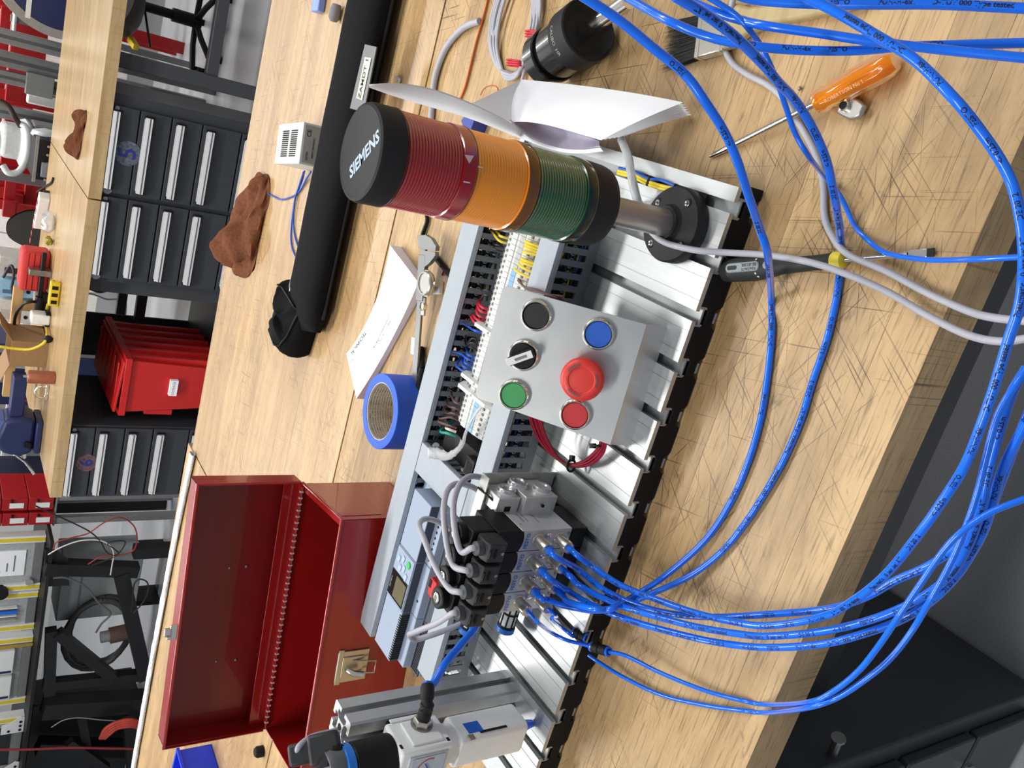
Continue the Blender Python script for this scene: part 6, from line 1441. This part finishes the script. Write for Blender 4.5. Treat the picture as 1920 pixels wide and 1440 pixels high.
# grey T-slot uprights and rails
def pole(label, p0, p1, y, w, m=GRF, slots_=True, name='machine_post', cat='post', dep=None):
    a, b = PY(*p0, y), PY(*p1, y); x = (a.x + b.x) / 2; zt = max(a.z, b.z) + .25
    t = thing(name, label, cat, (x, y, 0)); d_ = dep or w
    obj('profile', MB().box((x - w / 2, y, 0), (x + w / 2, y + d_, zt)), m, t, bevel=.004)
    if slots_: obj('groove', MB().box((x - w * .12, y - .001, 0), (x + w * .12, y + .003, zt)), mat('groove_dark', (84, 84, 86), .5), t)
    return t, x, zt
pole('grey slotted upright nearest the blue disc behind the far bench', (0, 66), (110, 94), 5.1, .075)
pole('grey slotted upright second from the blue disc behind the far bench', (0, 110), (108, 134), 5.3, .085)
t, x, z = pole('grey slotted upright with a clamp block, third from the blue disc', (0, 143), (105, 166), 5.3, .07)
w = PY(75, 152, 5.28); obj('clamp_block', MB().box((x - .06, 5.25, w.z - .07), (x + .06, 5.3, w.z + .07)), mat('clamp_grey', (128, 128, 126), .5), t, bevel=.004)
pole('grey slotted upright behind the robot arm', (0, 212), (100, 226), 5.62, .08)
t = thing('machine_rail', 'dull grey upright bar left of the robot arm', 'post', (-1.1, 5.35, 0))
a, b = PY(0, 328, 5.35), PY(82, 342, 5.35); obj('bar', MB().box((min(a.x, b.x) - .03, 5.35, 0), (max(a.x, b.x) + .02, 5.42, 1.4)), mat('taupe_steel', (110, 100, 100), .5), t, bevel=.005)
# red frames
def red_post(label, u0, v0, v1, y, w_=.1):
    a, b = PY(u0, v0, y), PY(u0, v1, y)
    t = thing('red_girder', label, 'frame', ((a.x + b.x) / 2, y, 0)); zc = a.z
    obj('beam', MB().box((b.x, y, zc - w_ / 2), (a.x, y + .06, zc + w_ / 2)), RF, t, bevel=.004)
    for x in (a.x - .02, b.x + .02): obj('upright', MB().box((x - .04, y + .06, 0), (x + .04, y + .12, zc + .5)), RF, t, bevel=.004)
    return t
red_post('red steel beam crossing behind the grey uprights, lower one', 62, 8, 200, 6.0, .2)
red_post('red steel beam crossing behind the grey uprights, upper one', 14, 2, 330, 6.2, .06)
red_post('red steel beam behind the robot arm', 42, 150, 330, 6.4, .16)
red_post('red steel beam left of the robot arm, upper one', 30, 365, 395, 5.9, .09)
red_post('red steel beam left of the robot arm, lower one', 62, 348, 390, 5.95, .09)
t = thing('red_plate', 'red steel plate standing left of the robot arm behind the white power strip', 'plate', (-1.3, 5.5, 0))
YB((5, 378, 30, 408), 5.7, .05, RF, 'plate', t, .004); YB((8, 340, 30, 380), 5.78, .03, RF, 'web', t, .004); obj('foot', MB().box((PY(10, 400, 5.7).x, 5.71, 0), (PY(10, 380, 5.7).x, 5.75, .95)), RF, t)
t = thing('wall_partition', 'white wall panel boards behind the red frames', 'panel', (-.8, 6.8, 0))
for i in range(9): obj('panel', MB().box((-2.6 + i * .4, 6.8, .2), (-2.21 + i * .4, 6.83, 2.2)), WPN, t, bevel=.002)
t = thing('white_rail', 'white strip light bar low behind the robot arm', 'bar', (-.6, 5.6, .8)); w_ = YB((50, 183, 130, 202), 5.75, .06, WPN, 'bar', t); q = PY(120, 192, 5.75); obj('bracket', MB().box((q.x - .02, 5.81, 0), (q.x + .02, 5.84, q.z + .1)), GRF, t)
t = thing('sign_plate', 'cream plate hanging beside the blue disc', 'plate', (-.2, 5.6, 1)); YB((24, 12, 32, 60), 5.7, .03, WPN, 'plate', t); q = PY(28, 36, 5.7); obj('post', MB().box((q.x - .02, 5.73, 0), (q.x + .02, 5.76, q.z + .02)), GRF, t)
# blue disc with grey rim
t = thing('blue_drum', 'big round blue drum lid with a grey rim behind the far bench', 'drum', (.0, 4.9, .9))
c = PY(122, -58, 4.95); r_ = abs(PY(122, 76, 4.95).x - c.x)
obj('rim', MB().lathe([(r_ - .045, -.001), (r_, -.001), (r_, .05), (r_ - .045, .05), (r_ - .045, -.001)], 72, c, (0, 1, 0)), mat('rim_grey', (150, 146, 142), .5), t, smooth=40)
obj('lid', MB().lathe([(0, .004), (r_ - .044, .004), (r_ - .044, .03), (0, .03)], 72, c, (0, 1, 0)), DKB, t, smooth=40)
a, b = PY(55, 0, 4.95), PY(60, 36, 4.95); obj('stripe', MB().box((b.x, 4.948, a.z - .012), (b.x + .6, 4.954, a.z + .012)), WHITE, t)
for q_ in (.25, .6): obj('stand_leg', MB().cyl((c.x + q_, 5.02, 0), (c.x + q_, 5.02, c.z), .02), GRF, t)
# chairs
t = thing('office_chair', 'grey swivel chair with a black star base beyond the far bench', 'chair', (.03, 5.45, 0))
cx_, cy_ = .045, 5.35
def seat(u, v):
    a = 2 * pi * v; r = u
    return V((cx_ + .24 * r * cos(a), cy_ + .22 * r * sin(a), .50 + .06 * r ** 3 + (.02 if r > .9 else 0)))
obj('seat', MB().grid(seat, 8, 28), mat('chair_grey', (110, 108, 104), .6), t, smooth=60)
def under_(u, v):
    p = seat(u, v); p.z -= .07 * (1 - u ** 4) + .005; return p
obj('seat_shell', MB().grid(lambda u, v: under_(u, 1 - v), 8, 28), mat('chair_shell', (66, 62, 56), .6), t, smooth=60)
obj('column', MB().cyl((cx_, cy_, .1), (cx_, cy_, .44), .028), BLACK, t, smooth=40); obj('column_sleeve', MB().cyl((cx_, cy_, .09), (cx_, cy_, .26), .04), BLACK, t, smooth=40)
obj('lever', MB().cyl((cx_, cy_, .42), (cx_ - .22, cy_ - .02, .36), .007, n=8), BLACK, t)
obj('arm_pad', MB(frame((cx_ - .22, cy_ - .1, .47), (.2, .6, .1), (0, 0, 1))).box((-.06, -.015, -.015), (.06, .02, .02)), mat('yellow_plastic', (216, 184, 30), .4), t, bevel=.005)
for k in range(5):
    a = 2 * pi * k / 5 + .3; e = V((cx_ + .3 * cos(a), cy_ + .3 * sin(a), .075))
    lg = obj('leg', MB().tube([V((cx_, cy_, .12)), V((cx_ + .15 * cos(a), cy_ + .15 * sin(a), .105)), e], .018, 8), BLACK, t, smooth=60)
    obj('caster', MB().cyl((e.x - .02, e.y, .03), (e.x + .02, e.y, .03), .03, n=14).cyl((e.x, e.y, .05), (e.x, e.y, .08), .008, n=8), BLACK, lg)
t = thing('office_chair', 'dark grey chair backrest showing over the far bench beside the red pack', 'chair', (-1.2, 5.0, 0))
a, b = PY(62, 398, 4.95), PY(62, 474, 4.95); xm = (a.x + b.x) / 2; hw = (a.x - b.x) / 2
def back(u, v):
    s_ = (u - .5) * 2; z = .62 + .42 * v
    k = (1 - abs(s_) ** 3.2 * .12); return V((xm + s_ * hw * (1 - .35 * max(0, v - .6) ** 1.2), 4.97 + .05 * s_ * s_ + .02 * sin(pi * v), z - (.10 * abs(s_) ** 2.6 * (1 if v > .5 else 0)) * (v - .5) * 2))
obj('backrest', MB().grid(back, 18, 14), mat('back_grey', (66, 66, 62), .8, bump=.2, scale=300), t, smooth=60)
obj('back_shell', MB().grid(lambda u, v: back(1 - u, v) + V((0, .035, 0)), 18, 14), BLACK, t, smooth=60)
obj('spine', MB().tube([V((xm, 5.0, .75)), V((xm, 5.06, .45)), V((xm, 5.25, .42))], .02, 8), BLACK, t); obj('seat', MB().lathe([(0, 0), (.22, .0), (.24, .03), (.22, .06), (0, .065)], 28, (xm, 5.25, .43), UP), BLACK, t, smooth=50)
obj('column', MB().cyl((xm, 5.25, .08), (xm, 5.25, .43), .025), BLACK, t)
for k in range(5):
    a_ = 2 * pi * k / 5; lg = obj('leg', MB().tube([V((xm, 5.25, .1)), V((xm + .28 * cos(a_), 5.25 + .28 * sin(a_), .07))], .018, 8), BLACK, t); obj('caster', MB().cyl((xm + .28 * cos(a_) - .02, 5.25 + .28 * sin(a_), .03), (xm + .28 * cos(a_) + .02, 5.25 + .28 * sin(a_), .03), .03, n=12), BLACK, lg)
# instruments on a rack behind the far bench
t = thing('equipment_rack', 'grey rack post and shelf behind the far bench carrying the instruments', 'rack', (-1.9, 5.0, 0))
pa_, pb_ = PY(26, 480, 4.95), PY(30, 640, 4.95)
obj('shelf', MB().box((pb_.x - .2, 4.95, .84), (pa_.x + .1, 5.35, .865)), GRF, t); obj('brace', MB().box((pb_.x - .2, 5.3, .7), (pa_.x + .1, 5.34, .74)), GRF, t)
for x in (pa_.x + .08, pb_.x - .18):
    for y in (5.32,): obj('upright', MB().box((x - .02, y - .02, 0), (x + .02, y + .02, .84)), GRF, t)
for i, (px, m, lab) in enumerate((((2, 482, 24, 518), mat('instrument_grey', (200, 198, 192), .5), 'pale grey instrument with a dark dial on the rack, rightmost of the three'), ((0, 524, 22, 556), mat('instrument_blue', (150, 196, 220), .5), 'light blue instrument on the rack between two pale ones'), ((-4, 562, 26, 604), mat('instrument_white', (214, 210, 202), .5), 'white instrument with a yellow dot on the rack, leftmost of the three'))):
    a, b = PY(12, px[1], 4.97), PY(12, px[3], 4.97); t = thing('instrument', lab, 'instrument', ((a.x + b.x) / 2, 5.0, .865))
    obj('case', MB().box((b.x, 4.97, .8655), (a.x, 5.2, 1.06)), m, t, bevel=.006)
    f_ = obj('face', MB().box((b.x + .02, 4.966, .93), (a.x - .06, 4.971, 1.03)), mat('face_dark%d' % i, ((60, 60, 64), (90, 110, 150), (190, 186, 180))[i], .4), t, bevel=.002)
    obj('dial', MB().cyl((a.x - .035, 4.962, .9), (a.x - .035, 4.971, .9), .014, n=16), (BLACK, WHITE, mat('dot_yellow', (214, 206, 60), .5))[i], t)
    obj('dial', MB().cyl((b.x + .04, 4.962, .9), (b.x + .04, 4.971, .9), .010, n=16), BLACK, t)
cable('black cable draped from the rack down behind the red pack', [PY(6, 520, 4.9), PY(20, 498, 4.88), PY(26, 512, 4.86), PY(22, 540, 4.88), PY(26, 556, 4.9)], .008, BLKW, 'cable', 'draped_cable')
cable('black cable arching from the wood board to the far bench', [PY(26, 612, 4.2), PY(30, 590, 4.15), PY(42, 572, 4.1), PY(55, 566, 4.05), P(70, 566, .93)], .008, BLKW, 'cable', 'draped_cable')
cable('pink cable hanging beside the white instrument', [PY(0, 594, 4.9), PY(4, 596, 4.9), PY(14, 612, 4.9), PY(26, 624, 4.9)], .006, mat('pink_wire', (226, 90, 110), .5), 'cable', 'draped_cable')
# blue bench vise
vz = .9
a, b = P(72, 765, .9), P(72, 826, .9)
xv = (a.x + b.x) / 2; yv = 3.86
t = thing('bench_vise', 'dark blue bench vise with a bright handle at the left end of the far bench', 'vise', (xv, yv, .9))
obj('base', MB().box((xv - .085, yv - .05, .9005), (xv + .085, yv + .12, .93)), DKB, t, bevel=.006)
obj('body', MB(frame((0, yv, 0), (1, 0, 0), (0, 0, 1))).prism([(xv - .09, .93), (xv + .09, .93), (xv + .10, .99), (xv + .085, 1.07), (xv - .03, 1.10), (xv - .10, 1.06), (xv - .115, .98)][::1], -.13, .03), DKB, t, bevel=.02)
obj('jaw', MB().box((xv + .02, yv - .02, 1.06), (xv + .085, yv + .12, 1.12)), mat('vise_light', (84, 104, 160), .4), t, bevel=.008)
obj('slide', MB().box((xv + .09, yv + .0, .985), (xv + .30, yv + .09, 1.045)), DKB, t, bevel=.006)
obj('screw', MB().cyl((xv - .15, yv + .04, .965), (xv - .1, yv + .04, .965), .018), CHROME, t)
obj('handle', MB().tube([V((xv - .14, yv + .04, .99)), V((xv - .15, yv - .01, .955)), V((xv - .19, yv - .07, .915))], .008, 8), CHROME, t, smooth=60)
obj('side_bolt', MB().cyl((xv - .04, yv - .045, .96), (xv - .04, yv - .028, .96), .016), BLACK, t)
# blue cabinets and grey board behind the vise
for i, (v0, v1, lab) in enumerate(((648, 700, 'dark blue steel cabinet behind the cardboard box'), (704, 762, 'dark blue steel cabinet behind the brown can'))):
    a, b = PY(30, v0, 5.2), PY(30, v1, 5.2); t = thing('blue_cabinet', lab, 'cabinet', ((a.x + b.x) / 2, 5.3, 0))
    obj('carcass', MB().box((b.x, 5.22, .0), (a.x, 5.6, 1.3)), DKB, t, bevel=.006); obj('door', MB().box((b.x + .015, 5.2, .05), (a.x - .05, 5.22, 1.27)), DKB, t, bevel=.004); obj('edge', MB().box((a.x - .05, 5.195, .02), (a.x - .01, 5.222, 1.3)), GRF, t); obj('handle', MB().box((b.x + .04, 5.185, .7), (b.x + .055, 5.2, .9)), CHROME, t)
t = thing('grey_board', 'big grey board standing behind the vise and the red drawers', 'board', (-3.0, 5.7, 0))
obj('board', MB().box((-3.6, 5.7, 0), (-2.55, 5.74, 1.6)), mat('board_grey', (150, 148, 142), .7, var=.1, scale=12), t, bevel=.004)
obj('ledge', MB().box((-3.5, 5.62, .78), (-2.62, 5.7, .80)), mat('pale_ledge', (206, 210, 214), .4), t); obj('bar', MB().box((-3.5, 5.6, .86), (-2.62, 5.62, .885)), mat('bar_white', (220, 222, 226), .4), t, bevel=.003)
obj('switch', MB().box((-2.95, 5.685, .98), (-2.87, 5.7, 1.06)), WHITE, t, bevel=.003)
t = thing('glass_tube_box', 'dark blue trough under the grey board', 'trough', (-3.0, 5.4, 0))
a, b = PY(50, 908, 4.9), PY(50, 930, 4.9); obj('trough', MB().box((b.x, 4.9, .62), (a.x, 5.3, 1.1)), mat('navy', (22, 26, 58), .4), t, bevel=.006)
for x_ in (b.x + .02, a.x - .02): obj('leg', MB().box((x_ - .012, 5.2, 0), (x_ + .012, 5.24, .62)), CHAR, t)
# red parts drawers
t = thing('parts_cabinet', 'red steel parts-drawer cabinet with white card holders left of the far bench', 'drawer cabinet', (-2.72, 4.3, 0))
for (v0, v1) in ((934, 957), (962, 985)):
    a, b = PY(50, v0, 4.3), PY(50, v1, 4.3); zb = PY(102, v0, 4.3).z
    for k in range(3):
        d = obj('drawer', MB().box((b.x, 4.3, zb + .13 * k), (a.x, 4.6, zb + .13 * k + .127)), RF, t, bevel=.003)
        obj('card_holder', MB().box((b.x + .018, 4.295, zb + .13 * k + .02), (a.x - .03, 4.301, zb + .13 * k + .09)), WHITE, d)
        obj('knob', MB().cyl((a.x - .014, 4.285, zb + .13 * k + .08), (a.x - .014, 4.3, zb + .13 * k + .08), .007, n=10), BLACK, d)
a, b = PY(50, 932, 4.3), PY(50, 988, 4.3)
obj('frame', MB().box((b.x - .005, 4.31, zb - .01), (a.x + .005, 4.62, zb)), GRF, t)
for x in (b.x + .02, a.x - .02):
    for y in (4.34, 4.58): obj('leg', MB().box((x - .02, y - .02, 0), (x + .02, y + .02, zb - .01)), GRF, t)
# training stands with yellow edged aluminium panels
YS = mat('yellow_strip', (222, 196, 40), .4); PG = mat('panel_grey', (168, 170, 170), .5)
t = thing('trainer_stand', 'black steel trolley carrying yellow-edged panels at the photo\'s lower left', 'trolley', (-3.6, 4.3, 0))
BK_ = mat('trolley_black', (20, 20, 21), .5)
def beam(nm, a, b, w_): obj(nm, MB(frame(a, V(b) - V(a), (0, 1, .01) if abs((V(b) - V(a)).normalized().y) < .9 else (0, 0, 1))).box((0, -w_ / 2, -w_ / 2), ((V(b) - V(a)).length, w_ / 2, w_ / 2)), BK_, t)
ztab = .735
obj('table_top', MB().box((-4.9, 4.1, ztab), (-2.86, 4.75, ztab + .018)), BK_, t)
def pbeam(nm, u0, v0, u1, v1, w_, y=4.13): beam(nm, PY(u0, v0, y), PY(u1, v1, y), w_)
for nm, u0, v0, u1, v1, w_, y in (('post', 84, 1062, 258, 1068, .075, 4.13), ('rail', 226, 1072, 272, 1268, .085, 4.13), ('apron', 96, 1180, 92, 1300, .06, 4.13), ('brace', 108, 1186, 214, 1272, .06, 4.11),
        ('post', 80, 1284, 276, 1264, .06, 4.13), ('post', 80, 1326, 300, 1312, .11, 4.13), ('rail', 150, 1328, 170, 1440, .05, 4.2), ('rail', 244, 1330, 256, 1470, .10, 4.13), ('post', 70, 1398, 300, 1404, .09, 4.3), ('brace', 130, 1390, 200, 1440, .05, 4.15)): pbeam(nm, u0, v0, u1, v1, w_, y)
for x, y in ((-2.97, 4.13), (-2.97, 4.7), (-4.75, 4.15), (-4.75, 4.7)): beam('leg', (x, y, 0), (x, y, ztab if y > 4.2 else .3), .07)
q = [PY(84, 1030, 4.12), PY(86, 1100, 4.12), PY(130, 1098, 4.12), PY(128, 1050, 4.12), PY(108, 1034, 4.12)]
obj('gusset', MB(frame((0, 4.12, 0), (1, 0, 0), (0, 0, 1))).prism([(p.x, p.z) for p in q], -.02, .0), BK_, t)
obj('dark_backing', MB().box((PY(100, 1440, 4.4).x - .3, 4.4, .05), (PY(100, 1318, 4.4).x, 4.65, ztab - .05)), mat('backing_black', (26, 27, 28), .5), t, bevel=.006)  # added dark backing that blackens the lower part of the trolley
t2 = thing('coiled_hose', 'coil of dark hose stored inside the black trolley', 'hose', (-3.8, 4.4, .45))
for j in range(3): obj('turn', MB().tube([V((-3.72 + .26 * cos(a / 20 * 2 * pi), 4.35 + .03 * j, .38 + .19 * sin(a / 20 * 2 * pi) - .02 * j)) for a in range(21)], .018, 8), mat('hose_grey', (74, 74, 72), .5), t2, smooth=60)
t3 = thing('grey_case', 'pale grey electrical case under the black trolley top', 'case', (-3.3, 4.45, .5))
obj('body', MB().box((-3.62, 4.4, .16), (-3.18, 4.66, .62)), mat('case_grey', (158, 164, 164), .5), t3, bevel=.006); obj('lid_line', MB().box((-3.6, 4.396, .5), (-3.2, 4.401, .51)), GREYT, t3); obj('blue_mark', MB().box((-3.56, 4.396, .22), (-3.53, 4.401, .26)), DKB, t3)
for x_ in (-3.58, -3.22): obj('support', MB().box((x_ - .02, 4.45, 0), (x_ + .02, 4.62, .16)), BK_, t3)
t4_ = thing('red_hose', 'bundle of orange-red hose under the black trolley', 'hose', (-4.3, 4.2, .2))
for j in range(4): obj('turn', MB().tube(spline([PY(188 + 3 * j, 1384, 4.05), PY(198 + 3 * j, 1366 + 3 * j, 4.0), PY(222, 1353 + 4 * j, 4.0), PY(250, 1350 + 4 * j, 4.0), PY(275, 1362 + 3 * j, 4.05)], 6), .011, 8), mat('hose_red', (196, 70, 52), .45), t4_, smooth=60)
t5 = thing('small_motor', 'grey and brown little motor fixed inside the black trolley', 'motor', (-3.6, 4.2, .3))
q = PY(205, 1192, 4.2); obj('body', MB().cyl(q, q + V((.02, 0, -.14)), .05), mat('motor_brown', (88, 66, 58), .5), t5, smooth=40); obj('cap', MB().cyl(q + V((-.005, 0, .05)), q, .035), GRF, t5, smooth=40); obj('bracket', MB().box((q.x - .06, 4.2, q.z - .16), (q.x + .06, 4.28, q.z - .12)), BK_, t5)
def stand(label, v0, v1, y, kind):
    a, b = PY(40, v0, y), PY(40, v1, y); x0, x1 = b.x, a.x; z0 = ztab + .02
    t = thing('training_station', label, 'trainer panel', ((x0 + x1) / 2, y, z0), 'trainer panels on the black trolley')
    obj('board', MB().box((x0 + .04, y + .02, z0), (x1 - .04, y + .04, 1.3)), PG, t)
    for x in (x0, x1 - .045):
        f = obj('upright', MB().box((x, y, z0), (x + .045, y + .06, 1.3)), WHITE, t, bevel=.002)
        obj('yellow_strip', MB().box((x + .012, y - .003, z0 + .003), (x + .033, y, 1.3)), YS, f)
    obj('bottom_rail', MB().box((x0 + .045, y + .005, z0 + .005), (x1 - .045, y + .03, z0 + .05)), GRF, t)
    if kind == 0:
        obj('paper', MB().box((x0 + .1, y + .012, z0 + .09), (x1 - .1, y + .02, 1.2)), PAPER, t)
        for i in range(9): obj('printed_row', MB().box((x0 + .13, y + .0105, z0 + .14 + .035 * i), (x1 - .13 - .05 * (i % 3), y + .012, z0 + .147 + .035 * i)), GREYT, t)
        obj('connector', MB().cyl((x1 - .3, y - .02, z0 + .06), (x1 - .3, y + .01, z0 + .06), .02, n=14), CHROME, t)
    elif kind == 1:
        for i in range(4):
            obj('module', MB().box((x0 + .08 + i * (x1 - x0 - .16) / 4, y - .01, z0 + .1), (x0 + .06 + (i + 1) * (x1 - x0 - .16) / 4, y + .02, z0 + .5)), (PG, WHITE, GRF, WHITE)[i], t, bevel=.004)
        obj('black_knob', MB().cyl((x0 + .3, y - .05, z0 + .2), (x0 + .3, y - .01, z0 + .2), .04, n=16), BLACK, t); obj('blue_strip', MB().box((x1 - .14, y - .012, z0 + .1), (x1 - .12, y - .008, z0 + .35)), BLUE, t)
    elif kind == 2:
        for i in range(2):
            m_ = obj('module', MB().box((x0 + .06 + i * (x1 - x0 - .12) / 2, y - .02, z0 + .09), (x0 + .04 + (i + 1) * (x1 - x0 - .12) / 2, y + .02, 1.25)), WHITE, t, bevel=.004)
            obj('port_row', MB().box((x0 + .07 + i * (x1 - x0 - .12) / 2, y - .023, z0 + .1), (x0 + .085 + i * (x1 - x0 - .12) / 2, y - .019, 1.2)), DKB, m_)
        obj('wood_strip', MB().box((x1 - .07, y - .006, z0), (x1 - .05, y + .0, z0 + .35)), mat('ochre_strip', (176, 140, 60), .5), t)
    else:
        obj('black_window', MB().box((x0 + .09, y + .012, z0 + .06), (x1 - .09, y + .021, 1.25)), mat('window_black', (34, 35, 38), .4), t)
        for x in (x0 + .02, x1 - .1):
            cn = obj('corner_plate', MB(frame((x, y - .004, z0), (1, 0, 0), (0, 0, 1))).prism([(-.02, .0), (.09, 0), (.1, .02), (.06, .08), (.05, .12), (-.02, .12)], -.002, .002), WHITE, t)
            for i, (dx, dz) in enumerate(((.0, .02), (.03, .02), (.06, .02), (.0, .08))): obj('corner_bolt', MB().cyl((x + dx, y - .01, z0 + dz), (x + dx, y - .005, z0 + dz), .008, n=10), BLACK, cn)
stand('trainer panel with a taped paper schematic, rightmost on the black trolley', 1006, 1108, 4.25, 0)
stand('trainer panel with grey modules and a black knob, second on the black trolley', 1110, 1182, 4.27, 1)
stand('trainer panel with two white modules, third on the black trolley', 1194, 1318, 4.25, 2)
stand('trainer panel with a black window and white corner plates, leftmost on the black trolley', 1342, 1452, 4.2, 3)
# loose wires by the trolley
for lab, m, pts, r_ in (('red wire looping free beside the black trolley', mat('loop_red', (150, 44, 44), .5), [(100, 1030), (106, 1017), (135, 1008), (165, 1000), (195, 980), (225, 970), (250, 985), (257, 1010), (250, 1032), (228, 1040), (190, 1044), (165, 1058)], .004),
                        ('dark wire hanging from the red drawers to the black trolley', BLKW, [(66, 948), (100, 964), (140, 982), (170, 998), (188, 1015), (200, 1035), (215, 1041), (225, 1035), (234, 1015), (202, 1018), (215, 1030), (222, 1038), (205, 1048), (172, 1060)], .004),
                        ('pale wire curving out of the black trolley', WHTW, [(90, 1040), (115, 1026), (150, 1014), (185, 1013), (205, 1022), (213, 1038), (210, 1060), (207, 1078)], .0035),
                        ('grey cable sagging across the front of the black trolley', mat('dull_cable', (88, 88, 90), .5), [(100, 1084), (125, 1084), (160, 1100), (185, 1130), (207, 1150), (190, 1170), (180, 1186)], .006),
                        ('black loop of wire hanging right of the black trolley', BLKW, [(246, 1148), (249, 1120), (252, 1095), (262, 1086), (276, 1092), (277, 1110), (266, 1132), (250, 1150)], .0045),
                        ('red cord stretched across the photo\'s lower left corner', mat('cord_red', (150, 50, 50), .6), [(-10, 1406), (60, 1405), (130, 1402), (190, 1403), (245, 1404), (275, 1407)], .007),
                        ('thin pale wire crossing the dark lower part of the trolley', mat('dull_white', (150, 150, 146), .6), [(96, 1364), (120, 1350), (150, 1346), (190, 1350), (225, 1352)], .003)):
    cable(lab, [PY(u, v, 4.04) for u, v in pts], r_, m, 'wire', 'loose_wire')
cable('black cables tangled on the floor behind the far bench legs', [PY(155, 532, 4.9), PY(165, 538, 4.9), PY(185, 546, 4.9), PY(200, 543, 4.9), PY(210, 535, 4.9)], .012, BLKW, 'cable', 'floor_cable')
cable('white cable hanging in the gap beside the number 5 cabinet', [PY(152, 549, 4.8), PY(175, 552, 4.8), PY(200, 561, 4.8), PY(232, 562, 4.8), PY(236, 580, 4.8), PY(233, 594, 4.8), PY(229, 580, 4.8), PY(231, 562, 4.8)], .006, WHTW, 'cable', 'hanging_cable')
